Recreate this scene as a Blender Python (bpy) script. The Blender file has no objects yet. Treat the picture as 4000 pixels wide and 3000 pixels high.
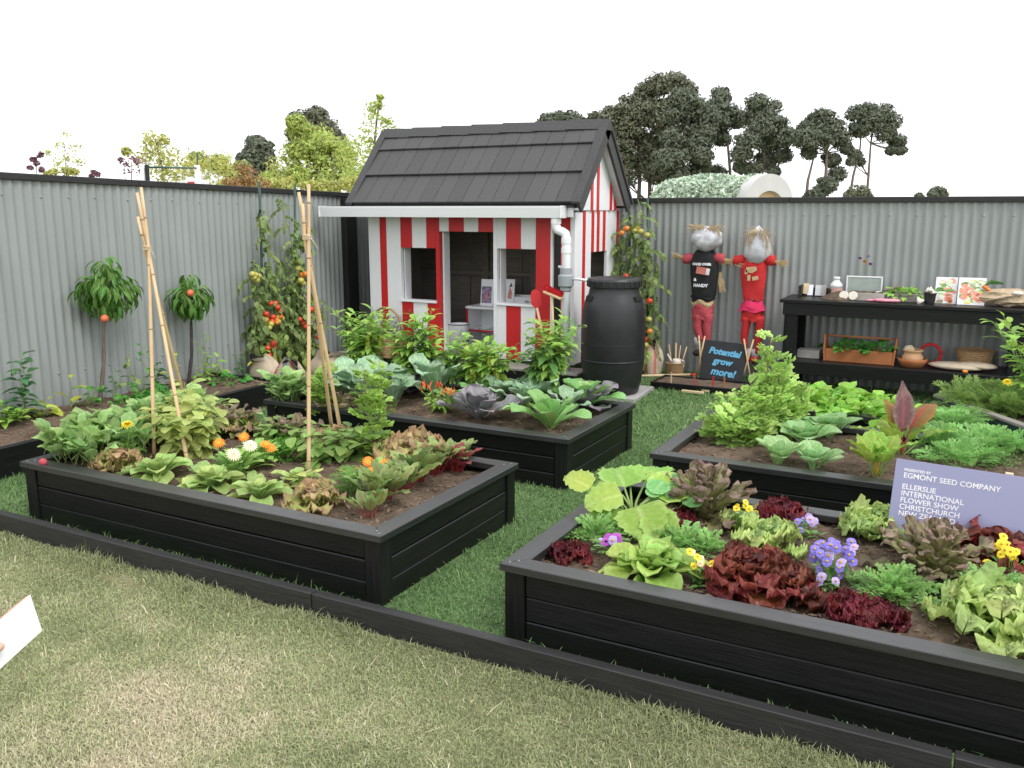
import bpy, math, random
import numpy as np
from mathutils import Matrix, Vector
random.seed(7)
rng = np.random.default_rng(11)
R = math.radians
sc = bpy.context.scene
col = sc.collection

# ------------------------------------------------------------------ camera
FPX, PITCH, YAW, CAMH = 3483.7, 0.1943, -0.4895, 1.6723      # focal length in 4000-px units
cd = bpy.data.cameras.new("camera"); camo = bpy.data.objects.new("camera", cd); col.objects.link(camo)
cd.sensor_fit = 'HORIZONTAL'; cd.sensor_width = 36.0; cd.lens = 36.0 * FPX / 4000.0
cd.clip_start = 0.05; cd.clip_end = 900
camo.location = (0, 0, CAMH); camo.rotation_euler = (math.pi / 2 - PITCH, 0, -YAW)
sc.camera = camo

# ------------------------------------------------------------------ sky, sun, exposure
SUN_EL, SUN_AZ = R(52), R(112)          # azimuth clockwise from +y: bright side of the cloud is to the right
w = bpy.data.worlds.new("World"); sc.world = w; w.use_nodes = True
wn, wl = w.node_tree.nodes, w.node_tree.links
bg = wn["Background"]
sky = wn.new("ShaderNodeTexSky"); sky.sky_type = 'NISHITA'; sky.sun_disc = False
sky.sun_elevation = SUN_EL; sky.sun_rotation = SUN_AZ
mx = wn.new("ShaderNodeMix"); mx.data_type = 'RGBA'; mx.inputs[0].default_value = 0.88
wl.new(sky.outputs[0], mx.inputs[6]); mx.inputs[7].default_value = (12.2, 12.3, 12.6, 1)   # even cloud deck
wl.new(mx.outputs[2], bg.inputs[0]); bg.inputs[1].default_value = 0.1
sd = bpy.data.lights.new("sun", 'SUN'); sd.energy = 1.3; sd.angle = R(22); sd.color = (1, 0.97, 0.92)
so = bpy.data.objects.new("sun", sd); col.objects.link(so)
sdir = Vector((math.sin(SUN_AZ) * math.cos(SUN_EL), math.cos(SUN_AZ) * math.cos(SUN_EL), math.sin(SUN_EL)))
so.rotation_euler = sdir.to_track_quat('Z', 'Y').to_euler(); so.location = sdir * 30
vs = sc.view_settings
vs.view_transform = 'Standard'; vs.look = 'None'; vs.exposure = 0.55; vs.gamma = 1.0; vs.use_curve_mapping = False

# ------------------------------------------------------------------ measuring (sight lines met with real planes)
_fw = np.array([math.sin(YAW) * math.cos(PITCH), math.cos(YAW) * math.cos(PITCH), -math.sin(PITCH)])
_rt = np.array([math.cos(YAW), -math.sin(YAW), 0.0]); _up = np.cross(_rt, _fw); _o = np.array([0, 0, CAMH])
def ray(vx, vy):
    k = 4000 / 2212
    return _fw + _rt * (vx * k - 2000) / FPX - _up * (vy * k - 1500) / FPX
def G(vx, vy, z=0.0):
    d = ray(vx, vy); return Vector(_o + d * ((z - CAMH) / d[2]))
def AY(vx, vy, y):
    d = ray(vx, vy); return Vector(_o + d * (y / d[1]))
def AX(vx, vy, x):
    d = ray(vx, vy); return Vector(_o + d * (x / d[0]))
def AD(vx, vy, dist):
    return Vector(_o + ray(vx, vy) * dist)

# ------------------------------------------------------------------ materials
MATS = {}
def _new(name):
    m = bpy.data.materials.new(name); m.use_nodes = True
    nt = m.node_tree; b = nt.nodes["Principled BSDF"]
    return m, nt, b
def _coord(nt, kind, scale):
    tc = nt.nodes.new("ShaderNodeTexCoord"); mp = nt.nodes.new("ShaderNodeMapping")
    nt.links.new(tc.outputs[kind], mp.inputs[0]); mp.inputs[3].default_value = scale
    return mp.outputs[0]
def _noise(nt, vec, scale, detail=4, rough=.55):
    n = nt.nodes.new("ShaderNodeTexNoise"); n.inputs['Scale'].default_value = scale
    n.inputs['Detail'].default_value = detail; n.inputs['Roughness'].default_value = rough
    nt.links.new(vec, n.inputs['Vector']); return n.outputs['Fac']
def _ramp(nt, fac, stops):
    r = nt.nodes.new("ShaderNodeValToRGB"); e = r.color_ramp.elements
    while len(e) < len(stops): e.new(.5)
    for i, (p, c) in enumerate(stops): e[i].position = p; e[i].color = (*c, 1)
    nt.links.new(fac, r.inputs[0]); return r.outputs[0]
def _math(nt, op, a, b):
    n = nt.nodes.new("ShaderNodeMath"); n.operation = op
    for i, v in enumerate((a, b)):
        if isinstance(v, (int, float)): n.inputs[i].default_value = v
        else: nt.links.new(v, n.inputs[i])
    return n.outputs[0]
def _mix(nt, fac, a, b, mode='MIX'):
    n = nt.nodes.new("ShaderNodeMix"); n.data_type = 'RGBA'; n.blend_type = mode
    for i, v in ((0, fac), (6, a), (7, b)):
        if isinstance(v, (int, float)): n.inputs[i].default_value = v
        elif isinstance(v, tuple): n.inputs[i].default_value = (*v, 1)
        else: nt.links.new(v, n.inputs[i])
    return n.outputs[2]
def M(name, c1, c2=None, scale=8., stretch=(1, 1, 1), rough=.6, bump=0., bscale=None, spec=.5, rnd=0., metal=0., contrast=(.3, .7), bdist=.01, detail=5, scuff=None):
    m, nt, b = _new(name)
    c2 = c2 or tuple(x * .8 for x in c1)
    v = _coord(nt, 'Object', stretch)
    f = _noise(nt, v, scale, detail)
    c = _ramp(nt, f, [(contrast[0], c1), (contrast[1], c2)])
    if rnd:
        oi = nt.nodes.new("ShaderNodeObjectInfo")
        k = _math(nt, 'ADD', _math(nt, 'MULTIPLY', oi.outputs['Random'], 2 * rnd), 1 - rnd)
        hs = nt.nodes.new("ShaderNodeHueSaturation"); nt.links.new(k, hs.inputs['Value']); nt.links.new(c, hs.inputs['Color']); c = hs.outputs[0]
    if scuff:
        k2 = nt.nodes.new("ShaderNodeMapRange"); k2.inputs[1].default_value = .62; k2.inputs[2].default_value = .8
        nt.links.new(_noise(nt, _coord(nt, 'Object', (3, 14, 14)), 7, 8, .75), k2.inputs[0]); c = _mix(nt, _math(nt, 'MULTIPLY', k2.outputs[0], .8), c, scuff)
    nt.links.new(c, b.inputs['Base Color'])
    b.inputs['Roughness'].default_value = rough; b.inputs['Specular IOR Level'].default_value = spec; b.inputs['Metallic'].default_value = metal
    if bump:
        bp = nt.nodes.new("ShaderNodeBump"); bp.inputs['Strength'].default_value = bump; bp.inputs['Distance'].default_value = bdist
        nt.links.new(_noise(nt, v, bscale or scale * 3, 6, .6), bp.inputs['Height']); nt.links.new(bp.outputs[0], b.inputs['Normal'])
    MATS[name] = m; return m
LEAF_GAIN = 1.28
def LEAF(name, c_in, c_edge=None, c_stalk=None, lo=.45, hi=1., rough=.48, transl=.34, rnd=.3, hue=.02, tex=70., vein=.5):
    """leaf: inner colour -> edge colour by the 'edge' attribute, each leaf a bit lighter/darker, pale mid-rib, puckered surface"""
    m, nt, b = _new(name)
    br = lambda c: tuple(min(.78, x * LEAF_GAIN * k) for x, k in zip(c, (1.07, 1.03, .95)))
    c_in = br(c_in); c_edge = br(c_edge) if c_edge else None; c_stalk = br(c_stalk) if c_stalk else None
    c_edge = c_edge or tuple(x * .9 for x in c_in)
    at = nt.nodes.new("ShaderNodeAttribute"); at.attribute_name = 'edge'
    rib = nt.nodes.new("ShaderNodeAttribute"); rib.attribute_name = 'rib'
    tn = nt.nodes.new("ShaderNodeAttribute"); tn.attribute_name = 'tint'
    v = _coord(nt, 'Object', (1, 1, 1)); nz = _noise(nt, v, tex, 3)
    mr = nt.nodes.new("ShaderNodeMapRange"); mr.inputs[1].default_value = lo; mr.inputs[2].default_value = hi
    nt.links.new(_math(nt, 'ADD', at.outputs['Fac'], _math(nt, 'MULTIPLY', _math(nt, 'SUBTRACT', nz, .5), .9)), mr.inputs[0])
    c = _mix(nt, mr.outputs[0], c_in, c_edge)
    c = _mix(nt, _math(nt, 'MULTIPLY', rib.outputs['Fac'], vein), c, c_stalk or tuple(min(1, x * 1.5 + .03) for x in c_in))
    ls = nt.nodes.new("ShaderNodeAttribute"); ls.attribute_name = 'ls'; lt = nt.nodes.new("ShaderNodeAttribute"); lt.attribute_name = 'lt'
    la = _math(nt, 'ABSOLUTE', ls.outputs['Fac'], 0)
    vn = _math(nt, 'ABSOLUTE', _math(nt, 'SINE', _math(nt, 'MULTIPLY', _math(nt, 'SUBTRACT', _math(nt, 'MULTIPLY', lt.outputs['Fac'], 7.), _math(nt, 'MULTIPLY', la, 1.7)), math.pi), 0), 0)
    vn = _math(nt, 'MULTIPLY', _math(nt, 'POWER', _math(nt, 'SUBTRACT', 1., vn), 5.), _math(nt, 'MINIMUM', _math(nt, 'MULTIPLY', la, 4.), 1.))
    c = _mix(nt, _math(nt, 'MULTIPLY', vn, vein * .55), c, c_stalk or tuple(min(1, x * 1.5 + .03) for x in c_in))
    oi = nt.nodes.new("ShaderNodeObjectInfo")
    rr = _math(nt, 'FRACT', _math(nt, 'ADD', oi.outputs['Random'], tn.outputs['Fac']), 0)
    k = _math(nt, 'ADD', _math(nt, 'MULTIPLY', rr, 2 * rnd), 1 - rnd)
    k = _math(nt, 'MULTIPLY', k, _math(nt, 'ADD', _math(nt, 'MULTIPLY', nz, .5), .75))
    hs = nt.nodes.new("ShaderNodeHueSaturation"); nt.links.new(k, hs.inputs['Value']); nt.links.new(c, hs.inputs['Color'])
    h = _math(nt, 'ADD', _math(nt, 'MULTIPLY', _math(nt, 'SUBTRACT', _math(nt, 'FRACT', _math(nt, 'MULTIPLY', rr, 7.3), 0), .5), 2 * hue), .5)
    nt.links.new(h, hs.inputs['Hue'])
    nt.links.new(hs.outputs[0], b.inputs['Base Color'])
    b.inputs['Roughness'].default_value = rough; b.inputs['Specular IOR Level'].default_value = .33
    bp = nt.nodes.new("ShaderNodeBump"); bp.inputs['Strength'].default_value = .35; bp.inputs['Distance'].default_value = .004
    nt.links.new(_math(nt, 'SUBTRACT', nz, _math(nt, 'MULTIPLY', vn, .5)), bp.inputs['Height']); nt.links.new(bp.outputs[0], b.inputs['Normal'])
    tr = nt.nodes.new("ShaderNodeBsdfTranslucent"); nt.links.new(hs.outputs[0], tr.inputs[0])
    ms = nt.nodes.new("ShaderNodeMixShader"); ms.inputs[0].default_value = transl
    nt.links.new(b.outputs[0], ms.inputs[1]); nt.links.new(tr.outputs[0], ms.inputs[2])
    nt.links.new(ms.outputs[0], nt.nodes["Material Output"].inputs[0])
    MATS[name] = m; return m

# ------------------------------------------------------------------ mesh building
class MB:
    def __init__(s): s.v = []; s.n = 0; s.f = []; s.mi = []; s.e = []; s.t = []; s.r = []; s.ls = []; s.lt = []
    def add(s, v, f, mi=0, edge=0., tint=0., rib=0., ls=0., lt=0.):
        """v: N x 3; f: list/array of equal-length faces"""
        v = np.asarray(v, float).reshape(-1, 3); f = np.asarray(f, int)
        s.v.append(v); s.f.append(f + s.n); s.mi.append(np.full(len(f), mi, int))
        for a, x in ((s.e, edge), (s.t, tint), (s.r, rib), (s.ls, ls), (s.lt, lt)): a.append(np.broadcast_to(np.asarray(x, float), (len(v),)))
        s.n += len(v); return s
    def mesh(s, name, mats, smooth=False):
        me = bpy.data.meshes.new(name)
        v = np.concatenate(s.v); me.vertices.add(len(v)); me.vertices.foreach_set('co', v.astype(np.float32).ravel())
        lt = np.concatenate([np.full(len(f), f.shape[1], int) for f in s.f]); lv = np.concatenate([f.ravel() for f in s.f])
        me.loops.add(len(lv)); me.loops.foreach_set('vertex_index', lv.astype(np.int32))
        me.polygons.add(len(lt)); st = np.concatenate([[0], np.cumsum(lt)[:-1]])
        me.polygons.foreach_set('loop_start', st.astype(np.int32))
        me.polygons.foreach_set('material_index', np.concatenate(s.mi).astype(np.int32))
        me.polygons.foreach_set('use_smooth', np.full(len(lt), bool(smooth)))
        for nm, a in (('edge', s.e), ('tint', s.t), ('rib', s.r), ('ls', s.ls), ('lt', s.lt)):
            x = np.concatenate(a)
            if np.any(x): me.attributes.new(nm, 'FLOAT', 'POINT').data.foreach_set('value', x.astype(np.float32))
        for m in (mats if isinstance(mats, (list, tuple)) else [mats]): me.materials.append(m)
        me.update(calc_edges=True); me.validate(); return me
    # --- shapes
    def cbox(s, c, size, ch=.004, rot=None, mi=0):
        c = np.asarray(c, float); h = np.asarray(size, float) / 2; ch = min(ch, .45 * h.min() * 2 / 2)
        V = []; idx = {}
        for sx in (-1, 1):
            for sy in (-1, 1):
                for sz in (-1, 1):
                    sg = np.array((sx, sy, sz))
                    for a in range(3):
                        q = sg * (h - ch); q[a] = sg[a] * h[a]; idx[(sx, sy, sz, a)] = len(V); V.append(q)
        V = np.array(V); Q = []; T = []
        def orient(f):
            p = V[f]; n = np.cross(p[1] - p[0], p[2] - p[0]); return f if n @ p.mean(0) > 0 else f[::-1]
        for a in range(3):
            b, d = [x for x in range(3) if x != a]
            for s1 in (-1, 1):
                def k(sb, sd_, ax):
                    t = [0, 0, 0]; t[a] = s1; t[b] = sb; t[d] = sd_; return idx[(*t, ax)]
                Q.append(orient([k(-1, -1, a), k(1, -1, a), k(1, 1, a), k(-1, 1, a)]))
        for a, b in ((0, 1), (0, 2), (1, 2)):
            d = 3 - a - b
            for sa in (-1, 1):
                for sb in (-1, 1):
                    def k(sd_, ax):
                        t = [0, 0, 0]; t[a] = sa; t[b] = sb; t[d] = sd_; return idx[(*t, ax)]
                    Q.append(orient([k(-1, a), k(1, a), k(1, b), k(-1, b)]))
        for sx in (-1, 1):
            for sy in (-1, 1):
                for sz in (-1, 1): T.append(orient([idx[(sx, sy, sz, a)] for a in range(3)]))
        if rot is not None: V = V @ np.array(rot)[:3, :3].T
        V = V + c
        n0 = s.n; s.add(V, Q, mi); s.f.append(np.array(T) + n0); s.mi.append(np.full(len(T), mi, int)); return s
    def tube(s, pts, rad, n=6, mi=0, caps=True, tint=0., ell=1.):
        p = np.asarray(pts, float); m = len(p); rad = np.broadcast_to(np.asarray(rad, float), (m,))
        t = np.gradient(p, axis=0); t /= np.linalg.norm(t, axis=1)[:, None] + 1e-12
        ref = np.array([0, 0, 1.]) if abs(t[0] @ np.array([0, 0, 1.])) < .9 else np.array([1., 0, 0])
        ring = []
        a = np.arange(n) * 2 * math.pi / n
        for i in range(m):
            u = np.cross(ref, t[i]); u /= np.linalg.norm(u) + 1e-12; w_ = np.cross(t[i], u); ref = np.cross(t[i], u) if abs(t[i] @ ref) > .95 else ref
            ring.append(p[i] + rad[i] * (np.cos(a)[:, None] * u + ell * np.sin(a)[:, None] * w_))
        V = np.concatenate(ring); F = []
        for i in range(m - 1):
            for j in range(n):
                k = (j + 1) % n; F.append((i * n + j, i * n + k, (i + 1) * n + k, (i + 1) * n + j))
        n0 = s.n; s.add(V, F, mi, tint=tint)
        if caps:
            s.f.append(np.array([list(range(n))[::-1], [(m - 1) * n + j for j in range(n)]]) + n0); s.mi.append(np.full(2, mi, int))
        return s
    def lathe(s, prof, n=24, c=(0, 0, 0), mi=0, sx=1., sy=1., wob=None):
        pr = np.asarray(prof, float); a = np.arange(n) * 2 * math.pi / n; V = []
        for r_, z in pr:
            k = 1 if wob is None else wob(a)
            V.append(np.stack([r_ * np.cos(a) * sx * k, r_ * np.sin(a) * sy * k, np.full(n, z)], 1))
        V = np.concatenate(V) + np.asarray(c); F = []
        for i in range(len(pr) - 1):
            for j in range(n):
                k = (j + 1) % n; F.append((i * n + j, i * n + k, (i + 1) * n + k, (i + 1) * n + j))
        s.add(V, F, mi); return s
    def ball(s, c, r, n=10, m=7, mi=0, sc=(1, 1, 1), rough=0.):
        prof = [(max(1e-4, math.sin(math.pi * i / m)), -math.cos(math.pi * i / m)) for i in range(m + 1)]
        k = MB().lathe(prof, n).v[0]
        if rough: k = k * (1 + rough * (rng.random((len(k), 1)) - .5))
        F = [(i * n + j, i * n + (j + 1) % n, (i + 1) * n + (j + 1) % n, (i + 1) * n + j) for i in range(m) for j in range(n)]
        s.add(k * r * np.asarray(sc) + np.asarray(c), F, mi); return s
    def prism(s, poly, d0, d1, axis='y', mi=0):
        """polygon (list of 2-D points) extruded along an axis"""
        n = len(poly); A = []
        for d in (d0, d1):
            for a, b in poly: A.append({'y': (a, d, b), 'x': (d, a, b), 'z': (a, b, d)}[axis])
        n0 = s.n; s.add(A, [(i, (i + 1) % n, n + (i + 1) % n, n + i) for i in range(n)], mi)
        s.f.append(np.array([list(range(n))[::-1], [n + i for i in range(n)]]) + n0); s.mi.append(np.full(2, mi, int)); return s

def link(name, me, parent=None, M4=None, **props):
    o = bpy.data.objects.new(name, me); col.objects.link(o)
    if parent is not None: o.parent = parent
    if M4 is not None: o.matrix_local = M4
    for k, v in props.items(): o[k] = v
    return o
def thing(name, label, cat, loc=(0, 0, 0), rz=0., group=None):
    o = bpy.data.objects.new(name, None); col.objects.link(o); o.empty_display_size = .05
    o.location = loc; o.rotation_euler = (0, 0, rz); o['label'] = label; o['category'] = cat
    if group: o['group'] = group
    return o
def tag(o, label, cat, group=None):
    o['label'] = label; o['category'] = cat
    if group: o['group'] = group
    return o
def obj(name, mb, mats, parent=None, smooth=False, M4=None, **props):
    return link(name, mb.mesh(name, mats, smooth), parent, M4, **props)
def T(x, y=None, z=None):
    return Matrix.Translation((x, y, z) if y is not None else x)
def RZ(a): return Matrix.Rotation(a, 4, 'Z')
def RX(a): return Matrix.Rotation(a, 4, 'X')
def RY(a): return Matrix.Rotation(a, 4, 'Y')
def S(k): return Matrix.Scale(k, 4)
_bx = {}
def boxpart(name, parent, c, size, mat, ch=.003, rz=0., **p):
    """box part with shared mesh data; long axis turned to local x so that the grain runs along it"""
    size = tuple(round(x, 4) for x in size); ax = max(range(3), key=lambda i: size[i])
    rot = Matrix.Identity(4); d = size
    if ax == 1: d = (size[1], size[0], size[2]); rot = RZ(math.pi / 2)
    elif ax == 2: d = (size[2], size[1], size[0]); rot = RY(math.pi / 2)
    key = (d, mat.name, ch)
    if key not in _bx: _bx[key] = MB().cbox((0, 0, 0), d, ch).mesh(name, mat)
    return link(name, _bx[key], parent, T(*c) @ RZ(rz) @ rot, **p)

def text_mesh(txt, size, mat, name='lettering', extr=.0008, shear=0., bold=0., align='LEFT', spacing=1.):
    cu = bpy.data.curves.new(name, 'FONT'); cu.body = txt; cu.size = size; cu.extrude = extr; cu.shear = shear; cu.offset = bold
    cu.align_x = align; cu.space_character = spacing; cu.resolution_u = 3
    o = bpy.data.objects.new(name, cu); col.objects.link(o)
    bpy.context.view_layer.update()
    me = bpy.data.meshes.new_from_object(o.evaluated_get(bpy.context.evaluated_depsgraph_get()))
    bpy.data.objects.remove(o); bpy.data.curves.remove(cu)
    me.materials.clear(); me.materials.append(mat); me.name = name; return me
def wrap(me, r, sy):
    # bend flat lettering round a stuffed torso
    n = len(me.vertices); v = np.zeros(n * 3, np.float32); me.vertices.foreach_get('co', v); v = v.reshape(-1, 3)
    v[:, 2] += sy * np.sqrt(np.maximum(.0004, r * r - v[:, 0] ** 2)); me.vertices.foreach_set('co', v.ravel()); me.update(); return me
def skin_mesh(verts, edges, radii, mat, name, sub=2):
    me = bpy.data.meshes.new(name); me.from_pydata(verts, edges, []); o = bpy.data.objects.new(name, me); col.objects.link(o)
    md = o.modifiers.new('skin', 'SKIN'); sv = me.skin_vertices
    if not sv: me.attributes.new
    for i, r_ in enumerate(radii): me.skin_vertices[0].data[i].radius = (r_, r_) if not isinstance(r_, tuple) else r_
    me.skin_vertices[0].data[0].use_root = True; md.use_smooth_shade = True
    s2 = o.modifiers.new('sub', 'SUBSURF'); s2.levels = sub; s2.render_levels = sub
    bpy.context.view_layer.update()
    m2 = bpy.data.meshes.new_from_object(o.evaluated_get(bpy.context.evaluated_depsgraph_get()))
    bpy.data.objects.remove(o); m2.materials.clear(); m2.materials.append(mat); m2.name = name
    return m2

def vnoise(x, y, seed=0):
    """smooth value noise on arrays"""
    r = np.random.default_rng(seed).random((64, 64)); xi = np.floor(x).astype(int); yi = np.floor(y).astype(int)
    fx = x - xi; fy = y - yi; fx = fx * fx * (3 - 2 * fx); fy = fy * fy * (3 - 2 * fy)
    g = lambda i, j: r[i % 64, j % 64]
    return (g(xi, yi) * (1 - fx) + g(xi + 1, yi) * fx) * (1 - fy) + (g(xi, yi + 1) * (1 - fx) + g(xi + 1, yi + 1) * fx) * fy
# ------------------------------------------------------------------ material palette
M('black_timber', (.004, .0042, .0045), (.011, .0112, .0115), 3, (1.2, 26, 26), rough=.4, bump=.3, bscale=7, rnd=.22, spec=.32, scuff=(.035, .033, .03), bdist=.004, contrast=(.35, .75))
M('black_rim_sheen', (.014, .0142, .0146), (.034, .0345, .035), 3, (1.2, 30, 30), rough=.36, bump=.22, bscale=7, rnd=.25, spec=.75, scuff=(.075, .072, .066), bdist=.004, contrast=(.3, .75))  # same black stain as the boards, lightened for sky sheen and some sun weathering
M('black_sawn', (.01, .01, .01), (.026, .026, .025), 4, (1.2, 30, 30), rough=.5, bump=.4, bscale=8, rnd=.12, bdist=.004)
M('weathered_wood', (.17, .16, .14), (.3, .28, .25), 4, (1, 22, 22), rough=.8, bump=.5, bscale=8, rnd=.15)
M('zinc', (.265, .287, .278), (.315, .337, .328), 5, (1, 1, .25), rough=.42, bump=.03, bscale=60, spec=.5, rnd=.035, scuff=(.235, .25, .24))
M('black_paint', (.012, .012, .013), (.02, .02, .02), 5, rough=.5, spec=.4)
M('white_paint', (.78, .79, .8), (.74, .75, .77), 6, (1, 8, 8), rough=.5, bump=.05, bscale=20, rnd=.02)
M('red_paint', (.56, .016, .018), (.5, .014, .017), 6, (1, 8, 8), rough=.45, bump=.05, bscale=20)
M('white_plastic', (.8, .81, .82), (.77, .78, .8), 4, rough=.3)
M('grey_plastic', (.33, .36, .38), (.3, .33, .35), 5, rough=.4)
M('roof_tile', (.04, .04, .041), (.1, .099, .099), 110, rough=.85, bump=.5, bscale=220, rnd=.1, bdist=.003)
M('roof_trim', (.03, .03, .031), (.06, .06, .06), 90, rough=.7, bump=.2, bscale=150)
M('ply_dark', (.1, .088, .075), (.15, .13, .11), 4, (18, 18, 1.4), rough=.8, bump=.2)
M('barrel', (.012, .0125, .014), (.02, .021, .023), 7, rough=.42, bump=.05, bscale=25, spec=.5)
M('concrete', (.3, .3, .29), (.4, .39, .38), 9, rough=.9, bump=.3, bscale=60)
M('terracotta', (.36, .12, .04), (.44, .17, .065), 9, rough=.85, bump=.12)
M('wicker', (.25, .15, .07), (.42, .27, .13), 30, (1, 1, 3), rough=.8, bump=.5)
M('hessian', (.5, .41, .3), (.6, .5, .38), 14, rough=.95, bump=.35, bscale=180)
M('sack_red', (.55, .15, .12), (.6, .22, .17), 20, rough=.95, bump=.3, bscale=180)
M('sack_blue', (.16, .2, .26), (.24, .28, .33), 20, rough=.95, bump=.3, bscale=180)
M('bamboo', (.56, .38, .2), (.66, .48, .28), 5, (1, 1, 1), rough=.5, rnd=.1)
M('bamboo_node', (.3, .19, .1), (.4, .26, .14), 9, rough=.6)
M('twine', (.6, .48, .3), (.7, .58, .4), 40, rough=.9)
M('pine_wood', (.6, .45, .26), (.68, .52, .33), 5, (1, 14, 14), rough=.6, rnd=.08)
M('straw', (.42, .3, .15), (.58, .44, .25), 30, rough=.9)
M('green_steel', (.012, .05, .035), (.02, .07, .05), 9, rough=.4)
M('steel', (.5, .5, .5), (.4, .4, .4), 9, rough=.35, metal=.8)
M('bark', (.1, .075, .06), (.2, .16, .13), 20, (1, 1, .3), rough=.9, bump=.6)
M('bark_dark', (.03, .02, .025), (.07, .05, .05), 25, rough=.8, bump=.5)
M('stem_green', (.16, .26, .06), (.22, .32, .09), 20, rough=.5)
M('stem_red', (.2, .02, .025), (.3, .04, .03), 20, rough=.45)
M('stem_yellow', (.8, .3, .02), (.75, .42, .03), 12, rough=.4)
M('stem_brown', (.16, .1, .06), (.22, .15, .08), 20, rough=.7)
M('tomato_red', (.6, .045, .02), (.66, .08, .025), 20, rough=.25, rnd=.12)
M('tomato_orange', (.72, .17, .03), (.68, .25, .04), 20, rough=.25, rnd=.1)
M('tomato_green', (.42, .45, .09), (.5, .42, .1), 20, rough=.28, rnd=.12)
M('peach_fruit', (.62, .08, .05), (.7, .2, .08), 16, rough=.5)
M('pepper_yellow', (.5, .5, .06), (.42, .45, .06), 12, rough=.25)
M('pepper_green', (.03, .1, .015), (.05, .14, .02), 12, rough=.22)
M('chilli_red', (.7, .07, .03), (.75, .16, .03), 20, rough=.25)
M('petal_orange', (.85, .22, .01), (.9, .32, .02), 30, rough=.6)
M('petal_yellow', (.85, .68, .02), (.9, .72, .05), 30, rough=.6)
M('petal_cream', (.86, .72, .5), (.88, .8, .62), 30, rough=.6)
M('petal_blue', (.14, .12, .5), (.24, .2, .62), 30, rough=.6, rnd=.12)
M('petal_violet', (.3, .04, .33), (.42, .08, .44), 30, rough=.6)
M('petal_lilac', (.38, .28, .6), (.5, .4, .68), 30, rough=.6)
M('flower_eye', (.7, .42, .03), (.5, .25, .02), 50, rough=.7)
M('cloth_black', (.012, .012, .014), (.02, .02, .022), 30, rough=.95, bump=.2)
M('cloth_red', (.6, .03, .03), (.5, .022, .025), 14, rough=.9, bump=.2)
M('cloth_pinkred', (.5, .08, .1), (.42, .055, .07), 14, rough=.9, bump=.2)
M('cloth_pink', (.7, .03, .12), (.6, .025, .1), 14, rough=.9, bump=.2)
M('wadding', (.62, .63, .66), (.46, .47, .5), 18, rough=.95, bump=.5, bscale=40, contrast=(.35, .65))
M('sign_purple', (.24, .245, .385), (.255, .26, .4), 3, rough=.4)
M('white_print', (.8, .8, .82), rough=.5)
M('blackboard', (.02, .022, .025), (.032, .033, .036), 9, rough=.8)
M('chalk_blue', (.12, .42, .66), (.18, .5, .72), 60, rough=.95)
M('paper', (.82, .82, .85), (.8, .8, .83), 3, rough=.6)
M('grey_trough', (.3, .29, .26), (.42, .4, .36), 10, rough=.85, bump=.2)
M('enamel', (.75, .77, .78), (.72, .74, .75), 3, rough=.18)
M('glove_pink', (.75, .2, .28), (.82, .36, .42), 20, rough=.8, bump=.2)
M('skin', (.62, .36, .26), (.68, .4, .3), 18, rough=.5, bump=.05)
M('denim', (.05, .07, .12), (.07, .09, .15), 60, rough=.9)
M('jumper', (.18, .2, .24), (.22, .24, .28), 30, rough=.95, bump=.2)
M('hair_brown', (.06, .035, .02), (.1, .06, .035), 60, (1, 1, .2), rough=.6)
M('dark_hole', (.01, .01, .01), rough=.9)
M('garlic', (.78, .74, .64), (.7, .64, .54), 20, rough=.5)
M('wet_glass', (.75, .8, .78), (.7, .76, .74), 3, rough=.12)

def soil_mat():
    m, nt, b = _new('soil'); v = _coord(nt, 'Object', (1, 1, 1))
    c = _ramp(nt, _noise(nt, v, 9, 8, .65), [(.3, (.075, .052, .037)), (.55, (.15, .108, .078)), (.78, (.23, .17, .125))])
    tn = nt.nodes.new("ShaderNodeAttribute"); tn.attribute_name = 'tint'
    c = _mix(nt, tn.outputs['Fac'], c, (.34, .25, .17))
    nt.links.new(c, b.inputs['Base Color']); b.inputs['Roughness'].default_value = .95; b.inputs['Specular IOR Level'].default_value = .2
    bp = nt.nodes.new("ShaderNodeBump"); bp.inputs['Strength'].default_value = .8; bp.inputs['Distance'].default_value = .02
    nt.links.new(_noise(nt, v, 60, 6, .7), bp.inputs['Height']); nt.links.new(bp.outputs[0], b.inputs['Normal']); MATS['soil'] = m
soil_mat()
def ground_mat():
    m, nt, b = _new('lawn_ground'); v = _coord(nt, 'Object', (1, 1, 1))
    c = _ramp(nt, _noise(nt, v, 2.2, 8, .6), [(.35, (.14, .16, .07)), (.55, (.26, .24, .14)), (.7, (.38, .32, .22))])
    nt.links.new(c, b.inputs['Base Color']); b.inputs['Roughness'].default_value = .95; b.inputs['Specular IOR Level'].default_value = .15
    bp = nt.nodes.new("ShaderNodeBump"); bp.inputs['Strength'].default_value = .7; bp.inputs['Distance'].default_value = .015
    nt.links.new(_noise(nt, v, 90, 5, .7), bp.inputs['Height']); nt.links.new(bp.outputs[0], b.inputs['Normal']); MATS['lawn_ground'] = m
ground_mat()
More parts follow.
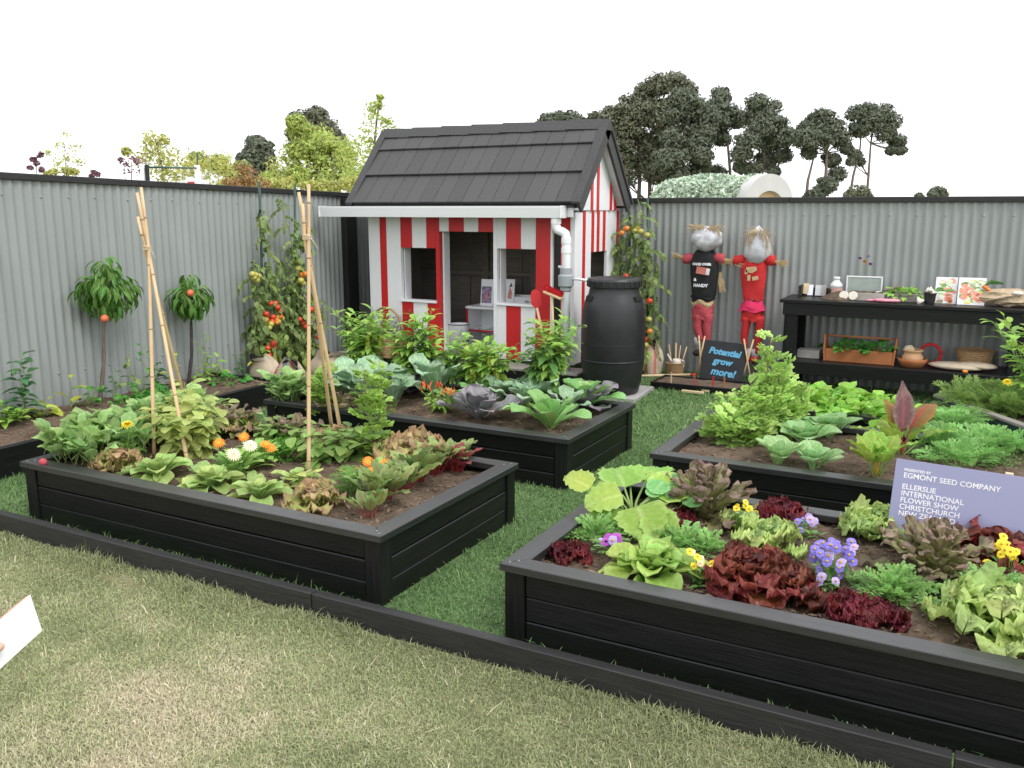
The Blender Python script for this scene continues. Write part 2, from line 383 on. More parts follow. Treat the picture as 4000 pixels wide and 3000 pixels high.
def grass_mat(name, green, straw):
    m, nt, b = _new(name)
    tn = nt.nodes.new("ShaderNodeAttribute"); tn.attribute_name = 'tint'; rb = nt.nodes.new("ShaderNodeAttribute"); rb.attribute_name = 'rib'
    c = _ramp(nt, tn.outputs['Fac'], [(0, tuple(x * .65 for x in green)), (.45, green), (.6, tuple(.55 * a + .45 * q for a, q in zip(green, straw))), (1, straw)])
    hs = nt.nodes.new("ShaderNodeHueSaturation"); nt.links.new(c, hs.inputs['Color'])
    nt.links.new(_math(nt, 'ADD', _math(nt, 'MULTIPLY', rb.outputs['Fac'], .6), .7), hs.inputs['Value'])
    nt.links.new(hs.outputs[0], b.inputs['Base Color']); b.inputs['Roughness'].default_value = .6; b.inputs['Specular IOR Level'].default_value = .25
    tr = nt.nodes.new("ShaderNodeBsdfTranslucent"); nt.links.new(hs.outputs[0], tr.inputs[0])
    ms = nt.nodes.new("ShaderNodeMixShader"); ms.inputs[0].default_value = .25
    nt.links.new(b.outputs[0], ms.inputs[1]); nt.links.new(tr.outputs[0], ms.inputs[2]); nt.links.new(ms.outputs[0], nt.nodes["Material Output"].inputs[0])
    MATS[name] = m
grass_mat('grass_dry', (.41, .45, .23), (.66, .59, .43))
grass_mat('grass_green', (.19, .33, .12), (.39, .46, .25))
m_ = MATS

# ------------------------------------------------------------------ ground
gm = MB(); N = 24; xs = np.linspace(-1, 1, N + 1); xs = np.sign(xs) * np.abs(xs) ** 3 * 420
X, Y = np.meshgrid(xs, xs + 20); gm.add(np.stack([X.ravel(), Y.ravel(), np.zeros(X.size)], 1),
   [(j * (N + 1) + i, j * (N + 1) + i + 1, (j + 1) * (N + 1) + i + 1, (j + 1) * (N + 1) + i) for j in range(N) for i in range(N)])
obj('ground', gm, m_['lawn_ground'], kind='structure')
M('turf_ground', (.06, .12, .035), (.1, .16, .055), 12, rough=.95, bump=.6, bscale=90)
obj('garden_lawn', MB().add([(-6.29, 2.7, .004), (6, 2.7, .004), (6, 8.94, .004), (-6.29, 8.94, .004)], [(0, 1, 2, 3)]), m_['turf_ground'], kind='structure')

# ------------------------------------------------------------------ layout constants (metres)
H = .33; SOIL = .275
B1 = (-4.542, 2.855, 2.4, 1.242); B2 = (-1.568, 2.841, 2.4, 1.25); B3 = (-4.51, 4.675, 2.4, 1.131); B4 = (-1.588, 4.617, 2.4, 1.22); B5 = (-1.2, 6.13, 1.22, .52)
FX, FY = -6.3, 8.95          # left fence face x, back fence face y
EDGE_Y = 2.667

# ------------------------------------------------------------------ lawns
def blades(n, xr, yr, hmean, keep=None, dens=None, seed=0, width=.0022, tintf=None, lean=.7, hf=None):
    g = np.random.default_rng(seed)
    x = g.uniform(*xr, n); y = g.uniform(*yr, n)
    k = np.ones(n, bool)
    if keep is not None: k &= keep(x, y)
    if dens is not None: k &= g.random(n) < dens(x, y)
    x, y = x[k], y[k]; n = len(x)
    h = hmean * g.lognormal(0, .35, n)
    if hf is not None: h *= hf(x, y)
    a = g.uniform(0, 2 * math.pi, n); ln = lean * g.random(n) ** .7 + .1
    d = np.stack([np.cos(a), np.sin(a)], 1); fa = a + math.pi / 2 + g.normal(0, .5, n); s = np.stack([np.cos(fa), np.sin(fa)], 1)
    wd = width * g.uniform(.7, 1.5, n)
    b = np.stack([x, y], 1)
    def P(xy, z): return np.concatenate([xy, z[:, None]], 1)
    z0 = np.full(n, .001)
    m1 = b + d * (h * ln * .35)[:, None]; m2 = b + d * (h * ln)[:, None]
    up = h * np.sqrt(np.maximum(.05, 1 - (ln * .8) ** 2))
    v = np.stack([P(b - s * wd[:, None], z0), P(b + s * wd[:, None], z0), P(m1 + s * wd[:, None] * .8, up * .6), P(m1 - s * wd[:, None] * .8, up * .6), P(m2, up * (1 - .25 * ln))], 1)
    i = np.arange(n)[:, None] * 5
    t = np.clip((tintf(x, y) if tintf else 0) + g.normal(0, .16, n), 0, 1); rb = g.random(n)
    mb = MB(); mb.add(v.reshape(-1, 3), i + np.array([[0, 1, 2, 3]]), tint=np.repeat(t, 5), rib=np.repeat(rb, 5))
    mb.f.append(i + np.array([[3, 2, 4]])); mb.mi.append(np.zeros(n, int)); return mb
def dryness(x, y):
    n = .6 * vnoise(x * 1.3 + 5, y * 1.7 + 3, 1) + .3 * vnoise(x * 4.1, y * 4.7, 2) + .22 * vnoise(x * 11, y * 12, 3)
    e = np.clip((EDGE_Y - .02 - y) / .55, 0, 1)
    return np.clip((n - .5) * 1.5 + .38, .06, .92) * (.2 + .8 * e) + .08 * e
def inview(x, y):      # what the photograph can see plus a generous step to either side
    fwd = x * math.sin(YAW) + y * math.cos(YAW); side = x * math.cos(YAW) - y * math.sin(YAW)
    return (fwd > 1.2) & (np.abs(side) < .62 * fwd + .7)
hfront = lambda x, y: 1 + 1.7 * np.clip(1 - (EDGE_Y - .01 - y) / .16, 0, 1) * vnoise(x * 5, y * 5, 8) * 1.3
bp_ = G(265, 1262)
def patchy(x, y): return np.clip(((x - bp_.x) / .3) ** 2 + ((y - bp_.y) / .09) ** 2 - .25 + vnoise(x * 14, y * 14, 12) * .5, .12, 1)
g1 = blades(760000, (-4.6, 1.9), (.4, EDGE_Y - .012), .0142, inview, patchy, 5, .0015, dryness, 1.15, hfront)
g2 = blades(4200, (-4.6, 1.9), (.4, EDGE_Y - .02), .034, inview, None, 15, .0017, lambda x, y: np.full(len(x), .95), 2.2)
n_ = g1.n
for a_, b_ in zip((g1.v, g1.f, g1.mi, g1.e, g1.t, g1.r, g1.ls, g1.lt), (g2.v, [f + n_ for f in g2.f], g2.mi, g2.e, g2.t, g2.r, g2.ls, g2.lt)): a_.extend(b_)
obj('lawn_grass', g1, m_['grass_dry'], kind='stuff')
def bare(x, y):
    k = (y > EDGE_Y + .07)
    for bx, by, L, W in (B1, B2, B3, B4, B5): k &= ~((x > bx + .01) & (x < bx + L - .01) & (y > by + .01) & (y < by + W - .01))
    return k & ~((x < -5.38) & (y < 5.8)) & (x > -6.25) & (y < 8.9)
green = lambda x, y: .08 + .34 * vnoise(x * 3, y * 3, 4) + .2 * vnoise(x * 9, y * 9, 6)
gp = blades(250000, (-6.2, 1.6), (EDGE_Y + .07, 6.0), .026, lambda x, y: bare(x, y) & inview(x, y), None, 6, .002, green, 1.0)
obj('path_grass', gp, m_['grass_green'], kind='stuff')
gp = blades(75000, (-6.2, .9), (6.0, 8.9), .03, lambda x, y: bare(x, y) & inview(x, y), None, 9, .0034, green, .9)
obj('back_grass', gp, m_['grass_green'], kind='stuff')

# ------------------------------------------------------------------ black edging along the lawn
t = thing('timber_edging', 'long low black timber board edging between the dry lawn and the raised beds', 'edging', (0, EDGE_Y, 0))
ex0 = -5.2; cut = G(665, 1287, .1).x
for a, b in ((ex0, cut - .003), (cut + .003, cut + 2.4), (cut + 2.406, cut + 4.2)):
    boxpart('board', t, ((a + b) / 2, .024 + (.004 if a > cut + 2 else 0), .05), (b - a, .048, .104), m_['black_sawn'], .003)

# ------------------------------------------------------------------ raised beds
SCREW = MB().lathe([(.001, .0012), (.0035, .0012), (.0045, 0)], 8).mesh('screw', m_['steel'])
def raised_bed(box, label, rows=3):
    x, y, L, W = box
    r = thing('raised_bed', label, 'raised bed', (x, y, 0), group='black raised vegetable beds')
    ph = .085; rim = .03; bh = (H - rim) / rows
    for px in (ph / 2 + .014, L - ph / 2 - .014):
        for py in (ph / 2 + .014, W - ph / 2 - .014):
            boxpart('post', r, (px, py, (H - rim) / 2 - .01), (ph, ph, H - rim + .018), m_['black_timber'], .004)
    for k in range(rows):
        z = bh * (k + .5)
        for py in (.034 + random.uniform(-.002, .002), W - .034 + random.uniform(-.002, .002)): boxpart('board', r, (L / 2, py, z + random.uniform(-.001, .001)), (L - 2 * ph - .034, .022, bh - .0045), m_['black_timber'], .004)
        for px in (.034 + random.uniform(-.002, .002), L - .034 + random.uniform(-.002, .002)): boxpart('board', r, (px, W / 2, z + random.uniform(-.001, .001)), (.022, W - 2 * ph - .034, bh - .0045), m_['black_timber'], .004)
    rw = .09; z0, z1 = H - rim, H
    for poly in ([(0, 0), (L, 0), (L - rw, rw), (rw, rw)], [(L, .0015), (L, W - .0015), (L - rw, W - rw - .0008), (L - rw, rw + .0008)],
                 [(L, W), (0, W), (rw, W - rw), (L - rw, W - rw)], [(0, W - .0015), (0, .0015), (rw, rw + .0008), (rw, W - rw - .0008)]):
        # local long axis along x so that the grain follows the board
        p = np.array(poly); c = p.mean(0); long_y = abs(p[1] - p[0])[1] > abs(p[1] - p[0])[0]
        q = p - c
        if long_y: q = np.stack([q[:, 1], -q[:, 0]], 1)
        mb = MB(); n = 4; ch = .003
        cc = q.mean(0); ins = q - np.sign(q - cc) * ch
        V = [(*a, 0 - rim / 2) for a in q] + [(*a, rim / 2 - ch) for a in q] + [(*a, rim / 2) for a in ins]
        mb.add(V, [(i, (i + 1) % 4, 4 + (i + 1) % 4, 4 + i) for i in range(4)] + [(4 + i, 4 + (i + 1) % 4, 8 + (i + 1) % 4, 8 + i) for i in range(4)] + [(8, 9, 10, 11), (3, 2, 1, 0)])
        obj('rim_board', mb, m_['black_rim_sheen'], r, M4=T(c[0], c[1], H - rim / 2) @ (RZ(math.pi / 2) if long_y else Matrix.Identity(4)))
    for sx in (.03, .055, L - .055, L - .03):
        for sy in (.03 + .025 * (sx in (.055, L - .055)), W - .03 - .025 * (sx in (.055, L - .055))):
            link('screw', SCREW, r, T(sx + random.uniform(-.004, .004), sy + random.uniform(-.004, .004), H - .0006))
    return r
def soil(x0, x1, y0, y1, z, seed, mound=.012, chips=500, nm='soil'):
    nx, ny = max(6, int((x1 - x0) / .022)), max(6, int((y1 - y0) / .022))
    xs, ys = np.linspace(x0, x1, nx + 1), np.linspace(y0, y1, ny + 1); X, Y = np.meshgrid(xs, ys)
    g = np.random.default_rng(seed)
    Z = z + mound * 2 * (vnoise(X * 5, Y * 5, seed) - .5) + .016 * (vnoise(X * 22, Y * 22, seed + 1) - .5) + .011 * (g.random(X.shape) - .5)
    mb = MB().add(np.stack([X.ravel(), Y.ravel(), Z.ravel()], 1), [(j * (nx + 1) + i, j * (nx + 1) + i + 1, (j + 1) * (nx + 1) + i + 1, (j + 1) * (nx + 1) + i) for j in range(ny) for i in range(nx)])
    # clods and bark chips
    n = chips; P = np.stack([g.uniform(x0 + .01, x1 - .01, n), g.uniform(y0 + .01, y1 - .01, n)], 1)
    zz = z + mound * 2 * (vnoise(P[:, 0] * 5, P[:, 1] * 5, seed) - .5) + .004
    base = np.array([(1, 0, 0), (-1, 0, 0), (0, 1, 0), (0, -1, 0), (0, 0, 1), (0, 0, -1)], float)
    oct_ = np.array([(0, 2, 4), (2, 1, 4), (1, 3, 4), (3, 0, 4), (2, 0, 5), (1, 2, 5), (3, 1, 5), (0, 3, 5)])
    sz = g.lognormal(math.log(.005), .5, n); chip = g.random(n) < .5
    sc3 = np.where(chip[:, None], np.stack([sz * 2.2, sz * .7, sz * .5], 1), np.stack([sz, sz * .8, sz * .8], 1))
    a = g.uniform(0, 6.28, n); V = base[None] * sc3[:, None, :] * g.uniform(.7, 1.2, (n, 6, 1))
    ca, sa = np.cos(a)[:, None], np.sin(a)[:, None]
    V = np.stack([V[..., 0] * ca - V[..., 1] * sa, V[..., 0] * sa + V[..., 1] * ca, V[..., 2] + V[..., 0] * (g.random(n)[:, None] - .5) * .8], 2)
    V += np.concatenate([P, zz[:, None]], 1)[:, None, :]
    mb.add(V.reshape(-1, 3), (np.arange(n)[:, None, None] * 6 + oct_[None]).reshape(-1, 3), tint=np.repeat(np.where(chip, g.uniform(.2, .9, n), g.uniform(0, .15, n)), 6))
    return obj(nm, mb, m_['soil'], kind='stuff')
raised_bed(B1, 'black timber raised bed with both bamboo tripods standing in it')
raised_bed(B2, 'black timber raised bed nearest the camera with red and green lettuces and violas')
raised_bed(B3, 'black timber raised bed of cabbages and peppers in front of the striped playhouse')
raised_bed(B4, 'black timber raised bed with rainbow chard behind the purple sign')
raised_bed(B5, 'small black raised bed of strawberry plants behind the chard bed')
for i, b in enumerate((B1, B2, B3, B4, B5)):
    soil(b[0] + .05, b[0] + b[2] - .05, b[1] + .05, b[1] + b[3] - .05, SOIL, 20 + i * 3, chips=(2200, 4200, 1600, 1600, 300)[i])

# ------------------------------------------------------------------ border bed along the left fence
t = thing('border_bed', 'low black timber border bed along the grey corrugated fence with dwarf peach trees', 'raised bed', (-6.28, 2.4, 0))
boxpart('board', t, (.905, 1.69, .1), (.05, 3.38, .205), m_['black_timber'], .004)
boxpart('board', t, (.44, 3.40, .1), (.98, .04, .205), m_['black_timber'], .004)
soil(-6.27, -5.405, 2.4, 5.77, .165, 41, .03, 1200)
BS = .165

# ------------------------------------------------------------------ corrugated fences
PITCHC = .0762
def corr(width, h, phase=0):
    n = int(round(width / PITCHC)) * 8; xs = np.linspace(0, width, n + 1); z = .0083 * np.sin(xs / PITCHC * 2 * math.pi + phase)
    V = []
    for hz in (0, h): V.append(np.stack([xs, -z, np.full(n + 1, hz)], 1))
    return MB().add(np.concatenate(V), [(i, i + 1, n + 2 + i, n + 1 + i) for i in range(n)])
SW = PITCHC * 10
def fence(name, label, origin, rz, length, h0, h1):
    r = thing(name, label, 'fence', origin, rz)
    n = int(math.ceil(length / SW)); me = {}
    for i in range(n):
        hh = round(h0 + (h1 - h0) * (i + .5) / n, 3)
        mb = corr(SW + PITCHC * .5, hh - .02)
        o = obj('corrugated_sheet', mb, m_['zinc'], r, smooth=True, M4=T(i * SW, -.0018 * (i % 2), 0))
        sm = MB()
        for zz in (.42, hh - .14):
            for q in range(1, 10, 3): sm.ball(((q + .25) * PITCHC, -.0125, zz), .0075, 8, 5)
        obj('screw', sm, m_['steel'], o, smooth=True)
    # cap rail follows the top, built in two lengths
    ang = math.atan2(h1 - h0, length)
    for a, b in ((0, length * .52), (length * .52 + .004, length)):
        boxpart_rot = Matrix.Rotation(-ang, 4, 'Y')
        mb = MB().cbox((0, 0, 0), (b - a, .085, .05), .004)
        mid = (a + b) / 2
        obj('cap_rail', mb, m_['black_sawn'], r, M4=T(mid, .012, h0 + (h1 - h0) * mid / length) @ boxpart_rot)
    for k in range(2):
        boxpart('rail', r, (length / 2, .06, .45 + .9 * k), (length, .045, .09), m_['weathered_wood'], .004)
    for k in range(int(length / 2.0) + 1):
        boxpart('post', r, (min(length - .06, .06 + k * 2.0), .13, .85), (.09, .09, 1.7), m_['weathered_wood'], .004)
    return r
# left fence: local x runs along -y .. so that its face looks to +x
fl = fence('corrugated_fence', 'grey corrugated iron fence with black top rail behind the dwarf peach trees', (FX, 1.2, 0), math.pi / 2, 7.72, 1.965, 1.797)
fb = fence('corrugated_fence', 'grey corrugated iron fence with black top rail behind the scarecrows and potting bench', (-6.28, FY, 0), 0, 8.7, 1.757, 1.75)
t = thing('fence_post', 'black painted corner post in the gap between the left fence and the playhouse', 'post', (FX + .05, 7.93, 0))
boxpart('post', t, (0, 0, .89), (.07, .19, 1.78), m_['black_paint'], .004)
# ------------------------------------------------------------------ striped playhouse
SY = 7.6; FLZ = .22; WT = 1.62
def cx(u, v=700):   # column of the front wall -> x on the wall plane
    return AY((1200 + u / 1.6592) / 1.8083, (400 + v / 1.6592) / 1.8083, SY).x
def cz(v, u=700):
    return AY((1200 + u / 1.6592) / 1.8083, (400 + v / 1.6592) / 1.8083, SY).z
hs = thing('playhouse', 'small playhouse with red and white striped walls and dark tiled roof', 'playhouse', (-4.55, SY, 0))
LX = lambda x: x + 4.55
zt1, zb1 = cz(943, 700), cz(1281, 700); zt2, zb2 = cz(950, 1350), cz(1306, 1350); zd = cz(838, 1000)
def wb(u0, u1, z0, z1, red, y=0., th=.05, nm='wall_board'):
    x0, x1 = LX(cx(u0)), LX(cx(u1))
    boxpart(nm, hs, ((x0 + x1) / 2, y + th / 2, (z0 + z1) / 2), (x1 - x0 - .0015, th, z1 - z0), m_['red_paint' if red else 'white_paint'], .002)
cols = [(392, 465, 0), (465, 508, 1), (508, 600, 0)]
for a, b, r_ in cols: wb(a, b, FLZ, WT, r_)
for a, b, r_ in ((600, 675, 1), (675, 768, 0), (768, 828, 1)):
    wb(a, b, zt1, WT, r_); wb(a, b, FLZ, zb1 - .022, r_)
wb(828, 853, FLZ, WT, 1)
for a, b, r_ in ((853, 915, 0), (915, 1013, 1), (1013, 1107, 0), (1107, 1204, 1)): wb(a, b, zd, WT, r_)
wb(1204, 1230, FLZ, WT, 0)
for a, b, r_ in ((1230, 1288, 0), (1288, 1385, 1), (1385, 1482, 0)):
    wb(a, b, zt2, WT, r_); wb(a, b, FLZ, zb2 - .022, r_)
wb(1482, 1578, FLZ, WT, 1); wb(1578, 1592, FLZ, WT, 0)
x0, x1 = LX(cx(1592)), LX(cx(1645))
boxpart('recess_board', hs, ((x0 + x1) / 2, .045, (FLZ + WT) / 2), (x1 - x0, .02, WT - FLZ), m_['black_paint'], .002)
wb(1645, 1722, FLZ, WT, 1)
# reveals of the openings and the sills
def jamb(u, z0, z1, w_=.03, d=.11):
    boxpart('jamb', hs, (LX(cx(u)) + w_ / 2 + .001, .052 + d / 2, (z0 + z1) / 2), (w_, d, z1 - z0), m_['white_paint'], .002)
jamb(600, zb1 - .02, zt1, .012); jamb(853, FLZ, zd, .02); jamb(1230, zb2 - .02, zt2, .012)
for a, b, zz in ((598, 832, zb1), (1228, 1484, zb2)):
    xa, xb = LX(cx(a)), LX(cx(b))
    boxpart('sill', hs, ((xa + xb) / 2, .05, zz - .011), (xb - xa, .14, .02), m_['white_paint'], .003)
# side and back walls
XR = -3.40; XL = cx(392) + .01; YB = 8.56; ZR = 2.40; YR = 8.09
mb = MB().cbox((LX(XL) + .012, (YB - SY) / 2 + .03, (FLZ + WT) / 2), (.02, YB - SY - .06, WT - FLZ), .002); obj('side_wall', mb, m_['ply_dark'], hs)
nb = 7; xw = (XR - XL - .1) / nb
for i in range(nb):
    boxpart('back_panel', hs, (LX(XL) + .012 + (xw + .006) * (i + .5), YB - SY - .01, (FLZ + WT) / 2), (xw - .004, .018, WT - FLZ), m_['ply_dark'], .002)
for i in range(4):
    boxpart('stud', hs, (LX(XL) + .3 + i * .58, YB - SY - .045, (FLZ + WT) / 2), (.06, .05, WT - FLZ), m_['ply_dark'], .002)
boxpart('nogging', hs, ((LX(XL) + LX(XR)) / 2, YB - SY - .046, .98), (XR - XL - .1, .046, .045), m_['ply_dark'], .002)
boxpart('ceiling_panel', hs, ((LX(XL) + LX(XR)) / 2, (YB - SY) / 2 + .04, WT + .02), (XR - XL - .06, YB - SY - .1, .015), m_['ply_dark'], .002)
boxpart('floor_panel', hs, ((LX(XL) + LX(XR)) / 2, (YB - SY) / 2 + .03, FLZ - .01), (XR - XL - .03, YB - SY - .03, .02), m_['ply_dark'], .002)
# right side wall: white boards with thin proud red battens
sx_ = lambda u, v: AX((2100 + u / 2.37) / 1.8083, (450 + v / 2.37) / 1.8083, XR)
yw0 = sx_(495, 1350).y; yw1 = sx_(640, 1350).y; zs = sx_(520, 880).z; zwt = sx_(540, 1265).z; zwb = .72
def slopeZ(y): return ZR - abs(y - YR) * (ZR - 1.66) / (YR - 7.49)
def sboard(y0, y1, z0, z1, red, x=0., th=.03):
    boxpart('side_board', hs, (LX(XR) - th / 2 + x, (y0 + y1) / 2 - SY, (z0 + z1) / 2), (th, y1 - y0 - .001, z1 - z0), m_['red_paint' if red else 'white_paint'], .0015)
def gboard(y0, y1, z0, red, x, th=.02):
    ya, yb = y0 - SY, y1 - SY
    pts = [(ya, z0), (yb, z0), (yb, slopeZ(y1) - .07)] + ([(YR - SY, ZR - .07)] if y0 < YR < y1 else []) + [(ya, slopeZ(y0) - .07)]
    obj('gable_board', MB().prism(pts, LX(XR) + x - th, LX(XR) + x, 'x'), m_['red_paint' if red else 'white_paint'], hs)
ys = SY + .012
reds_low = [sx_(u, 1000).y for u in (430, 510, 560, 615, 740)]
edges = [ys]
for i, yr in enumerate(reds_low):
    full = i == 0
    a, b = yr - .029, yr + .029
    zb_ = FLZ if yr < yw0 or yr > yw1 else zwt
    sboard(a, b, zb_, zs - .002, 1, .006)
prev = ys
for yr in reds_low + [YB + .012]:
    a, b = prev, yr - .0295
    for q0, q1 in ((a, min(b, yw0)), (max(a, yw0), min(b, yw1)), (max(a, yw1), b)):
        if q1 - q0 > .004:
            inside = q0 >= yw0 - 1e-6 and q1 <= yw1 + 1e-6
            sboard(q0, q1, zwt if inside else FLZ, zs - .002, 0)
            if inside: sboard(q0, q1, FLZ, zwb, 0)
    prev = yr + .0295
reds_up = [sx_(u, 800).y for u in (490, 545, 665, 705)]
prev = 7.53
for yr in reds_up + [YB + .09]:
    b = yr - .0255 if yr < YB else YB + .02
    gboard(prev, b, zs, 0, .012); prev = yr + .0255
for yr in reds_up: gboard(yr - .025, yr + .025, zs - .004, 1, .02)
boxpart('corner_trim', hs, (LX(XR) - .01, .0, (FLZ + WT) / 2), (.05, .03, WT - FLZ), m_['white_paint'], .003)
boxpart('corner_trim', hs, (LX(XR) + .004, .03, (FLZ + WT) / 2), (.02, .03, WT - FLZ), m_['white_paint'], .003)
# roof
RXL, RXR = -5.84, -3.31; YE, ZE = 7.44, 1.71; YE2 = 8.74
sl = math.atan2(ZR + .05 - ZE, YR - YE); SLN = math.hypot(ZR + .05 - ZE, YR - YE)
def roofM(x, d, up, front=True):      # d metres down from the ridge along the slope
    yy = YR - SY - d * math.cos(sl) if front else YR - SY + d * math.cos(sl)
    n = Vector((0, -math.sin(sl) if front else math.sin(sl), math.cos(sl)))
    return T(Vector((LX(x), yy, ZR + .05 - d * math.sin(sl))) + n * up) @ (RX(sl) if front else RZ(math.pi) @ RX(sl))
nt_ = 15; tw = (RXR - RXL - .07) / nt_
courses = [(.02, .24), (.24, .60), (.60, .97)]
for front in (True, False):
    o = obj('roof_sheet', MB().cbox((0, 0, 0), (RXR - RXL - .02, SLN, .02), .002), m_['roof_trim'], hs, M4=roofM((RXL + RXR) / 2, SLN / 2, -.045, front))
    for d0, d1 in courses:
        L_ = d1 - d0
        tm = MB().cbox((0, 0, 0), (tw - .003, L_ + .02, .018), .003).mesh('tile', m_['roof_tile'])
        for i in range(nt_):
            link('tile', tm, hs, roofM(RXL + .035 + tw * (i + .5), (d0 + d1) / 2 + .006, .014 + .003 * random.random(), front) @ RX(R(-4.6)) @ RZ(R(random.uniform(-.3, .3))))
        boxM = roofM((RXL + RXR) / 2, d1 - .002, -.004, front)
        obj('tile_shadow_strip', MB().cbox((0, 0, 0), (RXR - RXL - .08, .02, .03), .004), m_['black_paint'], hs, M4=boxM)  # black strip below each course paints in the shadow line under the tile butts
    obj('eave_flashing', MB().cbox((0, 0, 0), (RXR - RXL - .06, .05, .012), .003), m_['roof_trim'], hs, M4=roofM((RXL + RXR) / 2, .975, -.022, front))
rm = MB().prism([(-.085, -.075), (0, .022), (.085, -.075), (.072, -.08), (0, .0), (-.072, -.08)], -.2, .2, 'x').mesh('ridge_tile', m_['roof_trim'])
obj('ridge_end', MB().prism([(-.08, -.09), (0, .012), (.08, -.09)], -.012, .012, 'x'), m_['roof_trim'], hs, M4=T(LX(RXR + .03), YR - SY, ZR + .082))
obj('gable_cap', MB().prism([(-.16, -.19), (0, -.005), (.16, -.19), (.1, -.2), (0, -.12), (-.1, -.2)], -.012, .02, 'x'), m_['roof_trim'], hs, M4=T(LX(RXR + .0), YR - SY, ZR + .05))
nr = 7
for i in range(nr):
    x = RXL + (RXR - RXL) * (i + .5) / nr
    link('ridge_tile', rm, hs, T(LX(x), YR - SY, ZR + .082) @ RY(R(1.6)))
for front in (True, False):     # barge caps with a dark board below on both gable ends
    for xx in (RXR, RXL):
        obj('barge_cap', MB().cbox((0, 0, 0), (.085, SLN + .03, .035), .008), m_['roof_trim'], hs, M4=roofM(xx, SLN / 2, .028, front))
        obj('barge_board', MB().cbox((0, 0, 0), (.028, SLN - .01, .11), .003), m_['roof_trim'], hs, M4=roofM(xx + (.012 if xx == RXR else -.012), SLN / 2 + .01, -.05, front))
obj('soffit', MB().cbox((0, 0, 0), (.1, SLN * .9, .012), .002), m_['white_paint'], hs, M4=roofM(RXR - .045, SLN / 2, -.07, False))
obj('soffit', MB().cbox((0, 0, 0), (.1, SLN * .9, .012), .002), m_['white_paint'], hs, M4=roofM(RXR - .045, SLN / 2, -.07, True))
obj('fascia', MB().cbox((0, 0, 0), (RXR - RXL - .1, .02, .1), .002), m_['white_paint'], hs, M4=T(LX((RXL + RXR) / 2), YE + .045 - SY, ZE - .065))
# gutter with rolled lip, downpipe and diverter
gy = YE - .035; gx0, gx1 = AY(697, 455, gy).x, AY(1217, 452, gy).x
gp_ = [(-.05, -.03), (-.062, .06), (-.062, .075), (-.05, .075), (-.05, .06), (-.04, -.02), (.043, -.02), (.043, .07), (.05, .07), (.05, -.03)]
gt = thing('gutter', 'white rain gutter with its downpipe along the eave of the playhouse', 'gutter', (gx0, gy, 1.6))
mb = MB().prism([(a, b) for a, b in gp_], 0, gx1 - gx0, 'x')
obj('channel', mb, m_['white_plastic'], gt, M4=T(0, 0, .02))
for xx in (0, gx1 - gx0): obj('end_cap', MB().cbox((xx, -.005, .042), (.014, .12, .11), .004), m_['white_plastic'], gt)
px_, py_ = AY(1201, 480, gy).x, gy
pz = lambda v, u=1222: AY(u, v, gy).z
px2 = AY(1223, 560, gy).x
pp = [(px_, 1.62), (px_, pz(488)), (px_ + .02, pz(497)), (px_ + .05, pz(500)), (px2 - .04, pz(501)), (px2 - .01, pz(505)), (px2, pz(515)), (px2, FLZ - .1)]
obj('downpipe', MB().tube([(a - gx0, 0, b - 1.6) for a, b in pp], .041, 16), m_['white_plastic'], gt, smooth=True)
for (a, b, zz) in ((px_, .047, pz(478)), (px2, .046, pz(520)), (px2, .046, pz(541)), (px2, .045, pz(585))):
    obj('pipe_collar', MB().lathe([(.041, -.025), (b, -.024), (b, .024), (.041, .025)], 16, (a - gx0, 0, zz - 1.6)), m_['white_plastic'], gt, smooth=False)
dz = pz(603)
obj('diverter', MB().lathe([(.043, -.11), (.052, -.1), (.052, -.075), (.07, -.06), (.072, .03), (.055, .045), (.055, .1), (.043, .105)], 16, (px2 - gx0, 0, dz - 1.6)), m_['grey_plastic'], gt)
obj('bracket', MB().cbox((px2 - gx0 - .06, .03, pz(577) - 1.6), (.06, .02, .022), .003), m_['white_plastic'], gt)
# deck in front of the house
DY0 = 7.30
dk = thing('deck', 'low weathered plank deck with black fascia under the playhouse', 'deck', (-4.6, DY0, 0))
for i in range(3):
    boxpart('plank', dk, (0, .05 + i * .101, FLZ - .035), (2.75, .096, .022), m_['weathered_wood'], .003)
boxpart('fascia_board', dk, (0, .012, .095), (2.7, .02, .17), m_['black_timber'], .003)
boxpart('fascia_board', dk, (1.34, .62, .095), (.02, 1.2, .17), m_['black_timber'], .003)
boxpart('fascia_board', dk, (-1.34, .62, .095), (.02, 1.2, .17), m_['black_timber'], .003)

# ------------------------------------------------------------------ things in the playhouse
KY = 8.02
kp = lambda u, v: AY((1200 + u / 1.6592) / 1.8083, (400 + v / 1.6592) / 1.8083, KY)
a, b, c = kp(1032, 1320), kp(1480, 1320), kp(1032, 1475); kw = b.x - a.x; kz = a.z
k = thing('play_kitchen', 'white toy kitchen unit with red edges standing inside the playhouse', 'toy kitchen', (a.x, KY, FLZ))
kh = kz - FLZ
boxpart('worktop', k, (kw / 2, .14, kh - .012), (kw + .02, .3, .026), m_['white_paint'], .004)
for xx in (.008, kw - .008): boxpart('side_panel', k, (xx, .145, (kh - .026) / 2), (.016, .27, kh - .028), m_['white_paint'], .002)
for xx in (.008, kw - .008): boxpart('edge_strip', k, (xx, .004, (kh - .026) / 2), (.018, .012, kh - .03), m_['red_paint'], .002)
zs_ = c.z - FLZ
boxpart('shelf', k, (kw / 2, .15, zs_), (kw - .034, .26, .014), m_['white_paint'], .002)
boxpart('edge_strip', k, (kw / 2, .012, zs_), (kw - .036, .012, .018), m_['red_paint'], .002)
boxpart('back_panel', k, (kw / 2, .278, kh / 2 + .07), (kw - .036, .012, kh + .1), m_['white_paint'], .002)
boxpart('bottom_panel', k, (kw / 2, .15, .012), (kw - .034, .26, .016), m_['white_paint'], .002)
